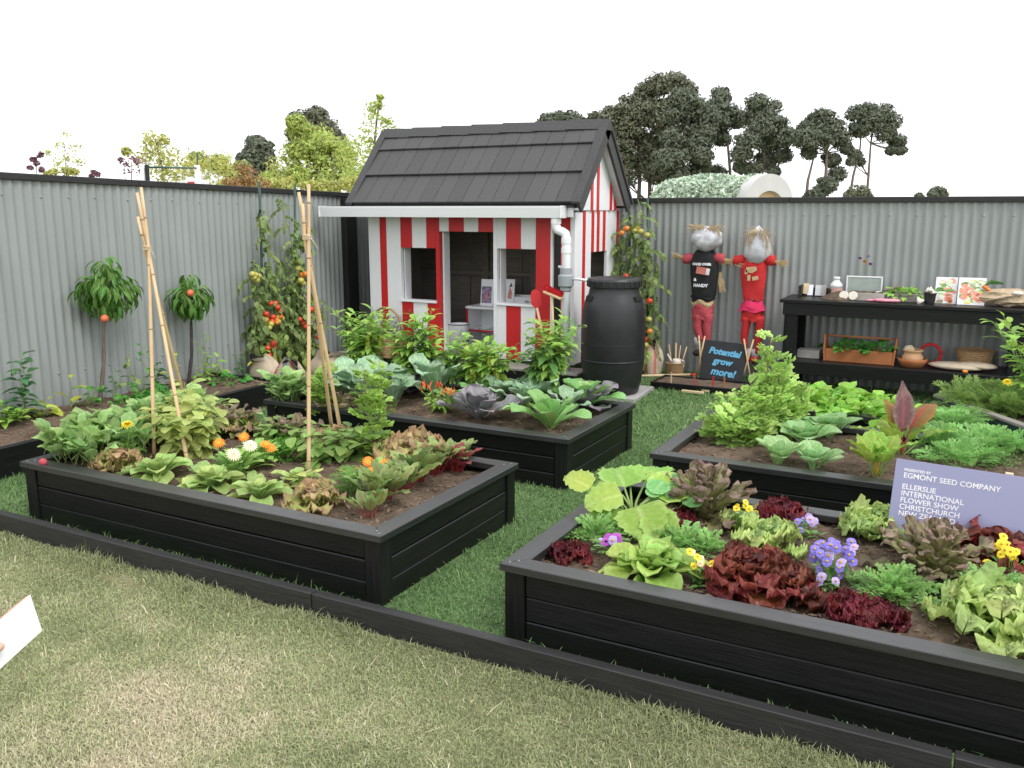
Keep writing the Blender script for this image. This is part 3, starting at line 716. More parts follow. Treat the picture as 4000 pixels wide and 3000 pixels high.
boxpart('control_panel', k, (kw * .72, .2, kh + .055), (kw * .5, .04, .1), m_['white_paint'], .004)
for u in (1373, 1412, 1453):
    xx = kp(u, 1270).x - a.x
    obj('knob', MB().lathe([(.001, 0), (.019, 0), (.019, .02), (.001, .021)], 14), m_['grey_plastic'], k, M4=T(xx, .18, kh + .055) @ RX(math.pi / 2))
pl = thing('plate', 'small clear plate on the shelf of the toy kitchen', 'plate', (a.x + .17, KY + .1, FLZ + zs_ + .008))
obj('dish', MB().lathe([(.001, .004), (.05, .004), (.075, .016), (.077, .016), (.05, 0), (.001, 0)], 20), m_['wet_glass'], pl, smooth=True)
def picture_book(name, label, u0, u1, v0, v1, ydep, img, lean=.12):
    p0, p1 = kp(u0, v1), kp(u1, v0); w_, h_ = p1.x - p0.x, p1.z - kz + .01
    t = thing(name, label, 'book', (p0.x, ydep, kz + .002))
    obj('cover', MB().cbox((w_ / 2, 0, h_ / 2), (w_, .016, h_), .002), m_['paper'], t, M4=RX(-lean))
    if img: img(t, w_, h_, lean)
    return t
M('print_purple', (.12, .08, .2), (.4, .3, .42), 40, rough=.4, contrast=(.4, .6)); M('print_red', (.6, .12, .1), (.5, .3, .25), 60, rough=.4)
def img1(t, w_, h_, lean):
    obj('cover_picture', MB().cbox((w_ * .48, -.0095, h_ * .42), (w_ * .78, .002, h_ * .62), .0005), m_['print_purple'], t, M4=RX(-lean))
    obj('cover_figure', MB().prism([(w_ * .38, h_ * .2), (w_ * .58, h_ * .2), (w_ * .6, h_ * .4), (w_ * .5, h_ * .55), (w_ * .4, h_ * .42)], -.0125, -.0108, 'y'), m_['print_red'], t, M4=RX(-lean))
def img2(t, w_, h_, lean):
    obj('cover_figure', MB().prism([(w_ * .66, h_ * .3), (w_ * .86, h_ * .28), (w_ * .9, h_ * .5), (w_ * .76, h_ * .72), (w_ * .68, h_ * .5)], -.0105, -.0085, 'y'), m_['print_red'], t, M4=RX(-lean))
    obj('cover_figure', MB().prism([(w_ * .72, h_ * .7), (w_ * .9, h_ * .74), (w_ * .82, h_ * .88)], -.0105, -.0085, 'y'), m_['green_steel'], t, M4=RX(-lean))
picture_book('book', 'purple picture book propped on top of the toy kitchen', 1092, 1172, 1160, 1300, KY + .1, img1)
picture_book('book', 'white picture book behind the door post on the toy kitchen', 1174, 1290, 1162, 1305, KY + .16, img2)
bu = thing('bucket', 'white enamel bucket standing in the playhouse doorway', 'bucket', (AY(991, 730, 7.8).x, 7.8, FLZ))
bh_ = AY(991, 700, 7.8).z - FLZ
obj('body', MB().lathe([(.001, .006), (.075, .006), (.105, bh_), (.11, bh_ + .004), (.112, bh_), (.108, bh_ - .006), (.08, 0), (.001, 0)], 28), m_['enamel'], bu, smooth=True)
obj('rim', MB().lathe([(.107, bh_ - .004), (.1135, bh_ - .001), (.1135, bh_ + .005), (.107, bh_ + .007)], 28), m_['black_paint'], bu, smooth=True)
obj('handle', MB().tube([(.108 * math.cos(a_), -.03 + .0 * a_, bh_ - .03 - .1 * math.sin(a_)) for a_ in np.linspace(0, math.pi, 12)], .0025, 6), m_['steel'], bu, M4=T(0, -.085, 0))
pn = thing('basin', 'white enamel basin on the floor of the playhouse doorway', 'basin', (AY(1052, 760, 7.72).x, 7.72, FLZ))
obj('bowl', MB().lathe([(.001, .006), (.085, .006), (.125, .06), (.14, .064), (.14, .06), (.09, 0), (.001, 0)], 28), m_['enamel'], pn, smooth=True)
obj('contents', MB().ball((.02, 0, .03), .05, 10, 6, sc=(1, 1, .6)).ball((-.05, .02, .03), .035, 10, 6), m_['tomato_red'], pn, smooth=True)

# ------------------------------------------------------------------ water barrel on a paver
bt = thing('water_barrel', 'black plastic water barrel with ribbed screw lid beside the playhouse', 'barrel', (-2.93, 7.43, .045))
obj('body', MB().lathe([(.001, 0), (.225, 0), (.238, .012), (.262, .12), (.28, .26), (.286, .42), (.285, .6), (.276, .74), (.255, .83), (.228, .885), (.218, .93), (.218, .955)], 48), m_['barrel'], bt, smooth=True)
obj('lid', MB().lathe([(.232, .945), (.237, .95), (.24, 1.005), (.232, 1.022), (.2, 1.026), (.19, 1.018), (.001, 1.018)], 48), m_['barrel'], bt)
rb = MB()
for i in range(24):
    a = i * math.pi / 12; rb.cbox((.239 * math.cos(a), .239 * math.sin(a), .977), (.012, .02, .05), .003, RZ(a))
obj('lid_rib', rb, m_['barrel'], bt, kind='stuff')
for da in (-2.25, -.2):
    rm_ = RZ(da); obj('hand_grip', MB().cbox((0, 0, 0), (.03, .1, .05), .008), m_['dark_hole'], bt, M4=RZ(da) @ T(.244, 0, .85) @ RY(R(-12)))
for zz in (.3, .45): obj('hoop', MB().lathe([(.283, zz - .008), (.2885, zz), (.283, zz + .008)], 48), m_['barrel'], bt, smooth=True)
hz = .93
tag(obj('hose', MB().tube([(px2 + .07, gy, dz + .005), (px2 + .14, gy + .0, dz + .004), (px2 + .24, gy + .01, dz - .01), (-3.12, 7.36, dz - .03), (-3.09, 7.37, dz - .06), (-3.09, 7.38, dz - .1)], .012, 8), m_['white_plastic'], smooth=True), 'white hose running from the downpipe diverter to the black barrel', 'hose')
pv = obj('paving_slab', MB().cbox((0, 0, 0), (.62, .62, .045), .006), m_['concrete'], M4=T(-2.96, 7.5, .021) @ RZ(R(4))); tag(pv, 'grey concrete paving slab under the black water barrel', 'paving slab')

# ------------------------------------------------------------------ brooms in a basket by the house
bx_, by_ = AY(1192, 745, 7.4).x, 7.4
bs = thing('basket', 'narrow wicker basket holding the broom and spade by the playhouse wall', 'basket', (bx_, by_, FLZ))
def basket_mb(r0, r1, h, n=28, rows=9, th=.008):
    mb = MB(); prof = []
    for i in range(rows * 2 + 1):
        t_ = i / (rows * 2); prof.append((r0 + (r1 - r0) * t_ + (.004 if i % 2 else 0), h * t_))
    prof += [(r1 + .008, h + .006), (r1 - .004, h + .01), (r1 - .01, h - .01), (r0 - .008, .01), (.001, .01)]
    return mb.lathe([(.001, 0)] + prof, n)
obj('body', basket_mb(.07, .085, .23), m_['wicker'], bs)
bm_ = thing('broom', 'red bristled broom standing head up in the basket by the downpipe', 'broom', (bx_ + .02, by_, FLZ + .02))
top = AY(1193, 640, by_ - .05) - Vector((bx_ + .02, by_, FLZ + .02))
obj('handle', MB().tube([(0, 0, 0), top], .012, 8), m_['pine_wood'], bm_, smooth=True)
rotb = T(*top) @ RY(R(18)) 
obj('head_block', MB().cbox((0, 0, .012), (.19, .05, .026), .006), m_['pine_wood'], bm_, M4=rotb)
br = MB()
for i in range(260):
    x_, y_ = random.uniform(-.09, .09), random.uniform(-.022, .022); br.tube([(x_, y_, .02), (x_ * 1.06, y_ * 1.3, .075 + random.uniform(-.004, .004))], .0016, 3, caps=False)
br.cbox((0, 0, .04), (.18, .04, .05), .004)
obj('bristles', br, m_['red_paint'], bm_, M4=rotb, kind='stuff')
sp = thing('spade', 'red bladed toy spade standing upside down in the basket', 'spade', (bx_ - .03, by_ + .01, FLZ + .02))
tp = AY(1160, 665, by_) - Vector((bx_ - .03, by_ + .01, FLZ + .02))
obj('handle', MB().tube([(0, 0, 0), tp], .012, 8), m_['pine_wood'], sp, smooth=True)
bl = [(-.018, 0), (.018, 0), (.045, .03), (.048, .12), (.03, .16), (0, .175), (-.03, .16), (-.048, .12), (-.045, .03)]
obj('blade', MB().prism(bl, -.004, .004, 'y'), m_['red_paint'], sp, M4=T(*tp) @ RY(R(-8)) @ RZ(R(25)))

# ------------------------------------------------------------------ potting bench
BY0, BY1 = 8.34, 8.9; bxl, bxr = AY(1690, 650, 8.34).x, .75; BZ = .86
bn = thing('potting_bench', 'black timber potting bench with lower shelf against the back fence', 'bench', (bxl, BY0, 0))
bw = bxr - bxl; bd = BY1 - BY0
for i in range(4): boxpart('top_board', bn, (bw / 2, bd * (i + .5) / 4 - .01, BZ - .014), (bw + .04, bd / 4 - .004, .03), m_['black_timber'], .003)
boxpart('apron', bn, (bw / 2, .03, BZ - .085), (bw - .01, .03, .11), m_['black_timber'], .003)
boxpart('end_panel', bn, (.02, bd / 2 + .03, (BZ - .032) / 2), (.025, bd - .12, BZ - .04), m_['black_timber'], .003)
boxpart('end_panel', bn, (bw - .34, .06, (BZ - .13) / 2), (.36, .025, BZ - .14), m_['black_timber'], .003)
for xx in (.085, bw - .5):
    for yy in (.075, bd - .06): boxpart('leg', bn, (xx, yy, (BZ - .032) / 2), (.095, .06, BZ - .034), m_['black_timber'], .003)
for i in range(4): boxpart('shelf_board', bn, (bw / 2, bd * (i + .5) / 4 + .0, .29), (bw - .02, bd / 4 - .006, .028), m_['black_timber'], .003)
boxpart('shelf_rail', bn, (bw / 2, -.012, .245), (bw - .01, .028, .115), m_['black_timber'], .003)
for k_ in range(2): boxpart('cross_rail', bn, (.058, bd / 2, .25 + .5 * k_), (.04, bd - .2, .08), m_['black_timber'], .003)
SHZ = .305; TOPZ = BZ + .002
def on(v_x, v_y, y, z): return Vector((AY(v_x, v_y, y).x, y, z))

# boxes, pots and tools on the bench
def tray(name, label, cat, c, size, mat, fill=None, fz=.7, wall=.012, rz=0.):
    t = thing(name, label, cat, c, rz); L_, W_, h_ = size
    boxpart('base', t, (0, 0, .006), (L_ - wall * 2, W_ - wall * 2, .01), mat, .002)
    for s_ in (-1, 1):
        boxpart('side', t, (0, s_ * (W_ - wall) / 2, h_ / 2), (L_, wall, h_), mat, .003)
        boxpart('end', t, (s_ * (L_ - wall) / 2, 0, h_ / 2), (wall, W_ - wall * 2 - .001, h_), mat, .003)
    if fill:
        xs_ = np.linspace(-L_ / 2 + wall, L_ / 2 - wall, 12); ys_ = np.linspace(-W_ / 2 + wall, W_ / 2 - wall, 8); X_, Y_ = np.meshgrid(xs_, ys_)
        Z_ = h_ * fz + .012 * rng.random(X_.shape)
        obj('filling', MB().add(np.stack([X_.ravel(), Y_.ravel(), Z_.ravel()], 1), [(j * 12 + i, j * 12 + i + 1, j * 12 + i + 13, j * 12 + i + 12) for j in range(7) for i in range(11)]), fill, t)
    return t
tray('wooden_tray', 'grey wooden seed tray full of potting soil on the bench top', 'tray', on(1872, 630, 8.62, TOPZ), (.32, .2, .07), m_['grey_trough'], m_['soil'], .95)
tray('wooden_tray', 'brown wooden tray holding green seedlings on the bench top', 'tray', on(1956, 632, 8.66, TOPZ), (.26, .18, .07), m_['weathered_wood'], m_['soil'], .8)
tray('stone_trough', 'small grey stone trough on the lower shelf of the bench', 'trough', on(1748, 770, 8.6, SHZ), (.2, .14, .075), m_['grey_trough'], m_['dark_hole'], .6)
hp = thing('soil_heap', 'heap of loose brown potting soil on the bench top', 'soil heap', on(1815, 640, 8.58, TOPZ))
obj('heap', MB().lathe([(.15, 0), (.12, .02), (.07, .05), (.03, .07), (.001, .075)], 20, sx=1.2, sy=.8, wob=lambda a: 1 + .12 * np.sin(3 * a)), m_['soil'], hp, smooth=True)
for i, (u, lab) in enumerate(((1823, 'round white pot lid leaning on the soil tray'), (1843, 'second round white pot lid leaning on the soil tray by the pink gloves'))):
    o = obj('pot_lid', MB().lathe([(.001, 0), (.036, 0), (.04, .006), (.036, .012), (.001, .012)], 20), m_['garlic'], M4=T(*on(u, 636, 8.5, TOPZ + .042)) @ RX(R(80)), smooth=False); tag(o, lab, 'lid', 'white pot lids')
gl = obj('gloves', MB().ball((0, 0, .018), .06, 12, 6, sc=(1.5, .8, .28), rough=.12).ball((.08, 0, .02), .045, 10, 6, sc=(1.4, .8, .35), rough=.15).ball((-.1, .01, .014), .03, 8, 5, sc=(1.6, .7, .35)), m_['glove_pink'], M4=T(*on(1908, 650, 8.45, TOPZ)), smooth=True); tag(gl, 'crumpled pink gardening gloves on the front edge of the bench', 'gloves')
pt = thing('plant_pot', 'small black plastic pot with garlic bulbs on the bench top', 'pot', on(2009, 640, 8.52, TOPZ))
obj('body', MB().lathe([(.001, .002), (.04, .002), (.05, .085), (.053, .085), (.053, .094), (.046, .094), (.044, .02), (.001, .02)], 20), m_['black_paint'], pt, smooth=False)
for i in range(4): obj('garlic_bulb', MB().lathe([(.001, 0), (.018, .004), (.022, .016), (.012, .03), (.004, .045), (.001, .046)], 10), m_['garlic'], pt, M4=T(.02 * math.cos(i * 1.6), .02 * math.sin(i * 1.6), .08 + .008 * i), smooth=True)
gb = obj('garlic_bulb', MB().lathe([(.001, 0), (.03, .006), (.036, .02), (.02, .036), (.006, .06), (.001, .061)], 12), m_['garlic'], M4=T(*on(1980, 650, 8.47, TOPZ + .02)) @ RY(R(80)), smooth=True); tag(gb, 'white garlic bulb lying beside the black pot', 'garlic')
tr_ = thing('trowel', 'steel trowel with wooden handle lying across the soil tray', 'trowel', on(1905, 622, 8.6, TOPZ + .085), R(18))
obj('blade', MB().prism([(-.12, 0), (-.07, -.022), (0, -.018), (0, .018), (-.07, .022)], 0, .003, 'z'), m_['white_paint'], tr_, M4=RY(R(-14)))
obj('handle', MB().tube([(0, 0, 0), (.03, 0, .008), (.16, 0, .045)], [.005, .011, .013], 8), m_['bark'], tr_, smooth=True)
bo = thing('glass_bottle', 'clear glass bottle with pinkish contents at the back of the bench', 'bottle', on(1806, 625, 8.74, TOPZ))
obj('glass', MB().lathe([(.001, .09), (.055, .09), (.055, .12), (.03, .15), (.024, .165), (.03, .168), (.03, .19), (.001, .19)], 18), m_['wet_glass'], bo, smooth=True)
M('pink_fill', (.55, .33, .28), (.5, .3, .24), 20); obj('contents', MB().lathe([(.001, 0), (.052, 0), (.056, .01), (.056, .09), (.001, .09)], 18), m_['pink_fill'], bo, smooth=False)
cb = thing('seed_box', 'open black box of seed packets at the end of the bench', 'box', on(1762, 630, 8.76, TOPZ))
for a_, sz in (((-.13, 0, .05), (.03, .16, .1)), ((.13, 0, .04), (.02, .16, .08)), ((0, .07, .04), (.23, .014, .07))): boxpart('panel', cb, a_, sz, m_['black_paint'], .003)
for i, (x_, mt) in enumerate(((-.09, 'pine_wood'), (-.05, 'paper'), (.02, 'wadding'), (.07, 'grey_trough'))):
    obj('packet', MB().cbox((x_, -.01, .055 + .012 * (i == 0)), (.05, .006, .1), .001), m_[mt], cb, M4=RX(R(-12)))
fr = thing('cold_frame', 'white framed glass pane propped upright on the bench', 'frame', on(1866, 625, 8.8, TOPZ + .01))
fw_, fh_ = .3, .19
for s_ in (-1, 1):
    boxpart('frame_bar', fr, (s_ * fw_ / 2, 0, fh_ / 2), (.014, .014, fh_), m_['white_paint'], .002); boxpart('frame_bar', fr, (0, 0, fh_ / 2 + s_ * (fh_ / 2 - .007)), (fw_ - .015, .013, .013), m_['white_paint'], .002)
M('pane_glass', (.3, .36, .33), (.4, .45, .42), 12, rough=.15, contrast=(.3, .7)); obj('pane', MB().cbox((0, .0, fh_ / 2), (fw_ - .016, .004, fh_ - .028), .0005), m_['pane_glass'], fr)
# flower catalogues
def magazine(label, c, w_, h_, seed, blobs):
    t = thing('magazine', label, 'magazine', c); g = random.Random(seed)
    obj('cover', MB().cbox((0, 0, h_ / 2), (w_, .008, h_), .001), m_['paper'], t, M4=RX(R(-14)))
    for mt, n in blobs:
        mb = MB()
        for _ in range(n * 2):
            bx0, bz0 = g.uniform(-w_ * .36, w_ * .36), g.uniform(h_ * .12, h_ * .88); rx, rz_ = g.uniform(.02, .045), g.uniform(.012, .03)
            mb.prism([(bx0 + rx * math.cos(q) * g.uniform(.7, 1), bz0 + rz_ * math.sin(q) * g.uniform(.7, 1)) for q in np.linspace(0, 2 * math.pi, 9)[:-1]], -.0056 - .0003 * len(t.children), -.004, 'y')
        obj('cover_print', mb, m_[mt], t, M4=RX(R(-14)))
M('print_green', (.1, .3, .06), (.25, .45, .12), 40); M('print_yellow', (.75, .66, .1), (.8, .75, .3), 30); M('print_coral', (.75, .25, .15), (.8, .4, .3), 30); M('print_pale', (.65, .72, .5), (.75, .78, .62), 30)
magazine('white catalogue with orange vegetable pictures on the bench', on(2042, 640, 8.6, TOPZ), .17, .23, 3, (('print_coral', 6), ('print_green', 4), ('print_pale', 3)))
magazine('green and yellow vegetable magazine propped on the bench', on(2097, 648, 8.56, TOPZ), .21, .235, 5, (('print_green', 10), ('print_yellow', 7), ('print_pale', 8), ('print_coral', 6)))
pb = thing('paper_bag', 'crumpled brown paper bag of carrots at the bench end', 'paper bag', on(2178, 655, 8.6, TOPZ))
M('kraft', (.42, .32, .21), (.55, .43, .29), 12, rough=.9, bump=.8, bscale=26, bdist=.03)
bb = MB().ball((0, 0, .07), .13, 16, 10, sc=(1.7, .9, .62), rough=.22); v_ = bb.v[0]; v_[:, 2] = np.maximum(v_[:, 2], 0); obj('bag', bb, m_['kraft'], pb)
obj('carrot', MB().tube([(-.1, -.03, .1), (-.15, -.03, .13), (-.2, -.02, .165)], [.004, .016, .018], 8), m_['tomato_orange'], pb, smooth=True)
obj('carrot_top', MB().tube([(-.2, -.02, .165), (-.14, 0, .2), (-.05, 0, .19)], [.004, .02, .01], 5), m_['pepper_green'], pb)
obj('garlic_bulb', MB().ball((.06, -.1, .12), .03, 10, 6, sc=(1.5, 1, .7)), m_['garlic'], pb, smooth=True)
# lower shelf
tb = thing('trug', 'terracotta coloured wooden trug of strawberry plants on the lower shelf', 'trug', on(1857, 770, 8.56, SHZ))
tw_, th_ = .5, .115
tw_ = on(1937, 770, 8.47, 0).x - on(1783, 770, 8.47, 0).x
for s_ in (-1, 1):
    obj('side', MB().cbox((0, s_ * .09, th_ / 2), (tw_ - .03, .012, th_), .003), m_['terracotta'], tb)
    obj('end', MB().prism([(-.1, 0), (.1, 0), (.1, .12), (.03, .235), (-.03, .235), (-.1, .12)], -.008, .008, 'x'), m_['terracotta'], tb, M4=T(s_ * (tw_ / 2 - .01), 0, 0) @ RY(R(s_ * 4)))
obj('base', MB().cbox((0, 0, .006), (tw_ - .03, .165, .01), .002), m_['terracotta'], tb)
obj('handle', MB().tube([(-tw_ / 2 + .01, 0, .222), (tw_ / 2 - .01, 0, .222)], .009, 8), m_['terracotta'], tb, smooth=True)
obj('soil', MB().cbox((0, 0, .05), (tw_ - .04, .16, .06), .004), m_['soil'], tb)
bwl = thing('clay_saucer', 'orange terracotta bowl on the lower shelf of the bench', 'bowl', on(1971, 778, 8.5, SHZ))
obj('body', MB().lathe([(.001, 0), (.09, 0), (.118, .05), (.122, .075), (.114, .075), (.085, .02), (.001, .018)], 26), m_['terracotta'], bwl, smooth=True)
M('clay_pale', (.52, .3, .16), (.58, .36, .2), 9, rough=.85)
jr = thing('clay_pot', 'small pale clay pot with rounded belly sitting in the orange bowl', 'pot', on(1972, 765, 8.5, SHZ + .022))
obj('body', MB().lathe([(.001, 0), (.06, 0), (.085, .04), (.088, .065), (.07, .095), (.066, .105), (.085, .12), (.086, .13), (.076, .13), (.06, .105), (.001, .1)], 26), m_['clay_pale'], jr, smooth=True)
obj('twine_ball', MB().ball((-.03, 0, .135), .035, 10, 7, sc=(1.3, 1, .8), rough=.3), m_['twine'], jr)
wr = obj('red_hoop', MB().tube([(.085 * math.cos(q), 0, .085 * math.sin(q)) for q in np.linspace(0, 2 * math.pi, 25)], .014, 8), m_['cloth_red'], M4=T(*on(2010, 765, 8.66, SHZ + .1)), smooth=True); tag(wr, 'dark red hoop leaning in the shade behind the clay pot', 'hoop')
sk = obj('folded_sack', MB().ball((0, 0, .03), .17, 18, 8, sc=(1.35, .75, .2), rough=.12).ball((.16, .02, .045), .12, 14, 7, sc=(1.3, .8, .25), rough=.2), m_['hessian'], M4=T(*on(2065, 785, 8.52, SHZ)) @ RZ(R(-8)), smooth=True); tag(sk, 'folded hessian sacks lying on the lower shelf of the bench', 'sack')
bk = thing('wicker_basket', 'brown wicker basket in the dark at the right of the lower shelf', 'basket', on(2105, 770, 8.7, SHZ)); obj('body', basket_mb(.12, .15, .15), m_['wicker'], bk)

# ------------------------------------------------------------------ chalk board, seed tray, tools on the grass
cbY = 8.34
c0, c1, c2, c3 = AY(1510, 818, cbY - .02), AY(1603, 824, cbY - .02), AY(1519, 732, cbY + .06), AY(1596, 739, cbY + .06)
cbw = c1.x - c0.x; cbh = c2.z - c0.z
ck = thing('chalkboard', 'black chalkboard with blue handwriting leaning in front of the scarecrows', 'chalkboard', (c0.x, cbY, c0.z))
tilt = RX(R(-10)) @ RY(R(2.5))
obj('board', MB().cbox((cbw / 2, 0, cbh / 2), (cbw, .018, cbh), .002), m_['blackboard'], ck, M4=tilt)
for txt, u, v_, sz in (('Potential', .5, .66, .085), ('grow', .48, .42, .085), ('more!', .52, .14, .095)):
    me_ = text_mesh(txt, sz, m_['chalk_blue'], 'lettering', .001, .25, .0035, 'CENTER', 1.0)
    link('lettering', me_, ck, tilt @ T(cbw * u, -.0105, cbh * v_) @ RX(math.pi / 2) @ RZ(R(-3)))
for s_ in (-1, 1):
    obj('bamboo_leg', MB().tube([(cbw + .03 - s_ * .05, .02, -.02), (cbw + .03 + s_ * .045, .03, cbh + .03)], .008, 6), m_['bamboo'], ck, smooth=True)
    obj('bamboo_leg', MB().tube([(-.02 - s_ * .03, .05, -.02), (-.01 + s_ * .03, .05, cbh + .03)], .008, 6), m_['bamboo'], ck, smooth=True)
ta, tb_ = G(1432, 832, .0), G(1600, 845, .0)
st = tray('seed_bed', 'shallow black timber seed bed with coloured markers by the chalkboard', 'seed bed', ((ta.x + tb_.x) / 2, 8.12, 0), (tb_.x - ta.x + .1, .42, .07), m_['black_timber'], m_['soil'], .7, .025)
for i, (u, mt, lab) in enumerate(((1450, 'pine_wood', 'plain wooden'), (1500, 'cloth_pinkred', 'dull red'), (1541, 'cloth_red', 'bright red'), (1565, 'terracotta', 'orange'))):
    p_ = AY(u, 815, 7.98)
    o = obj('plant_marker', MB().cbox((0, 0, .05), (.014, .004, .12), .001), m_[mt], M4=T(p_.x, 7.98, .05)); tag(o, lab + ' plant marker stuck in the black seed bed', 'marker', 'plant markers')
h0, h1 = G(1392, 812, .03), G(1506, 809, .03)
hw = thing('hoe', 'long wooden tool handle with red tip lying on the grass by the barrel', 'tool', h0)
d_ = h1 - h0; obj('handle', MB().tube([(-.3 * d_), d_ * .86], .013, 8), m_['pine_wood'], hw, smooth=True); obj('red_tip', MB().tube([d_ * .86, d_], .0135, 8), m_['red_paint'], hw, smooth=True)
for i, (a_, b_, lab) in enumerate((((1483, 833), (1535, 841), 'thin pine stake lying nearest the seed bed on the grass'), ((1483, 839), (1533, 845), 'middle pine stake of three lying on the grass'), ((1473, 844), (1520, 849), 'front pine stake of three lying on the grass'))):
    p0, p1 = G(*a_, .03), G(*b_, .03); d_ = p1 - p0
    o = obj('wooden_stake', MB().cbox((0, 0, 0), (d_.length, .03, .02), .002), m_['pine_wood'], M4=T(*((p0 + p1) / 2)) @ RZ(math.atan2(d_.y, d_.x))); tag(o, lab, 'stake', 'pine stakes on the grass')
p_ = G(1434, 832, 0); wc = thing('tool_packet', 'white packet with an orange trowel lying on the grass by the seed bed', 'packet', p_)
obj('packet', MB().cbox((0, 0, .018), (.13, .09, .035), .006), m_['paper'], wc, M4=RZ(R(15))); obj('orange_tip', MB().ball((.0, -.06, .02), .03, 8, 5, sc=(1.5, 1, .5)), m_['tomato_orange'], wc, smooth=True)

# basket with watering can and canes by the fence
b0 = Vector((AY(1458, 800, 8.66).x, 8.66, 0))
bk = thing('wicker_basket', 'round wicker basket with canes and a white watering can by the fence', 'basket', b0); obj('body', basket_mb(.075, .088, .13), m_['wicker'], bk)
wcn = thing('watering_can', 'small white watering can standing in the wicker basket by the fence', 'watering can', b0 + Vector((.015, 0, .06)))
obj('body', MB().lathe([(.001, 0), (.05, 0), (.045, .09), (.04, .115), (.036, .115), (.001, .1)], 18), m_['garlic'], wcn, smooth=True)
obj('spout', MB().tube([(-.035, 0, .05), (-.075, 0, .12), (-.1, 0, .16)], [.014, .009, .008], 8), m_['garlic'], wcn, smooth=True)
obj('handle', MB().tube([(.04, 0, .11), (.075, 0, .1), (.078, 0, .05), (.05, 0, .02)], .006, 8), m_['garlic'], wcn, smooth=True)
for i, (dx, dz_, lab) in enumerate(((-.09, .31, 'leftmost cane leaning out of the basket by the fence'), (-.015, .33, 'thick upright cane in the basket by the fence'), (.035, .31, 'thin upright cane in the basket by the fence'), (.1, .3, 'rightmost cane leaning out of the basket by the fence'))):
    o = obj('cane', MB().tube([(.3 * dx, .03, .02), (dx, .05, dz_)], .006 + .003 * (i == 1), 6), m_['bamboo'], M4=T(*b0), smooth=True); tag(o, lab, 'cane', 'canes in the basket by the fence')

# ------------------------------------------------------------------ sacks
def sack(label, c, w_, h_, stripe=None, lean=0., seed=0, flop=.25):
    t = thing('sack', label, 'sack', c); g = np.random.default_rng(seed)
    n, m = 22, 14; V = []
    for j in range(m + 1):
        s_ = j / m; r_ = w_ / 2 * (.92 + .22 * math.sin(s_ * 2.6)) * (1 if s_ < .55 else 1 - .3 * ((s_ - .55) / .45) ** 1.5); z = h_ * s_; fl_ = 1 - .65 * max(0, (s_ - .4) / .6) ** 1.2
        for i in range(n):
            a = 2 * math.pi * i / n; k = 1 + .08 * math.sin(3 * a + 4 * s_ + seed) + .05 * math.sin(5 * a - 5 * s_ + 2 * seed) + .012 * g.normal()
            V.append((r_ * k * math.cos(a) + flop * w_ * s_ ** 3, r_ * .75 * fl_ * k * math.sin(a) - .25 * w_ * s_ ** 4, z + h_ * (.1 * math.sin(a * 2 + seed) + .06 * math.sin(3 * a)) * s_ ** 2))
    F = [(j * n + i, j * n + (i + 1) % n, (j + 1) * n + (i + 1) % n, (j + 1) * n + i) for j in range(m) for i in range(n)]
    mi = np.zeros(len(F), int)
    mb = MB(); mb.add(V, F)
    if stripe:
        for q, (i0, i1, k_) in enumerate(stripe):
            for j in range(m):
                for i in range(i0, i1): mi[j * n + i % n] = k_
    mb.mi[0] = mi
    obj('body', mb, [m_['hessian'], m_['sack_red'], m_['sack_blue']], t, smooth=True, M4=RX(lean))
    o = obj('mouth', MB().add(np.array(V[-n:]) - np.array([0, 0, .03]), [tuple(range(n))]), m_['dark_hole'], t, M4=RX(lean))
    return t
sack('pale hessian sack standing behind the corner of the border bed', Vector((AX(578, 800, -5.95).x, AX(578, 800, -5.95).y, 0)), .3, .31, None, 0, 2, -.1)
sack('hessian sack with red and blue stripes by the tomato plants', Vector((-5.66, 6.22, 0)), .28, .3, [(14, 15, 1), (16, 17, 2), (18, 19, 1)], 0, 5, .25)
sack('brown hessian sack slumped between the tomatoes and the cabbage bed', Vector((-5.62, 6.75, 0)), .42, .31, None, 0, 9, .3)
sack('cream sack with crossed red lines between the barrel and the fence', Vector((AY(1408, 800, 8.6).x, 8.6, 0)), .2, .36, [(15, 16, 1), (18, 19, 1)], 0, 12, -.1)

# ------------------------------------------------------------------ purple sign
sgY = 3.98
p0, p1 = AY(1937, 990, sgY), AY(2224, 1032, sgY); q0 = AY(1921, 1108, sgY)
sg = thing('sign', 'purple exhibitor sign with white lettering behind the lettuces', 'sign', (p0.x, sgY, p0.z))
ang = math.atan2(p1.z - p0.z, p1.x - p0.x); sw, sh = .52, .30
tl = RX(R(-16))
rt = RY(-ang)
obj('panel', MB().cbox((sw / 2, 0, -sh / 2), (sw, .006, sh), .001), m_['sign_purple'], sg, M4=tl @ rt)
lines = [('PRESENTED BY', .0135, .047), ('EGMONT SEED COMPANY', .0265, .075), ('ELLERSLIE', .0265, .122), ('INTERNATIONAL', .0265, .150), ('FLOWER SHOW', .0265, .178), ('CHRISTCHURCH', .0265, .206), ('NEW ZEALAND', .0265, .234)]
for tx, sz, dz_ in lines:
    link('lettering', text_mesh(tx, sz * 1.15, m_['white_print'], 'lettering', .0006, 0, .0004), sg, tl @ rt @ T(.035, -.0036, -dz_) @ RX(math.pi / 2))
for xx in (.1, .42): obj('stake', MB().cbox((xx, .02, -.26), (.03, .02, .5), .002), m_['pine_wood'], sg)
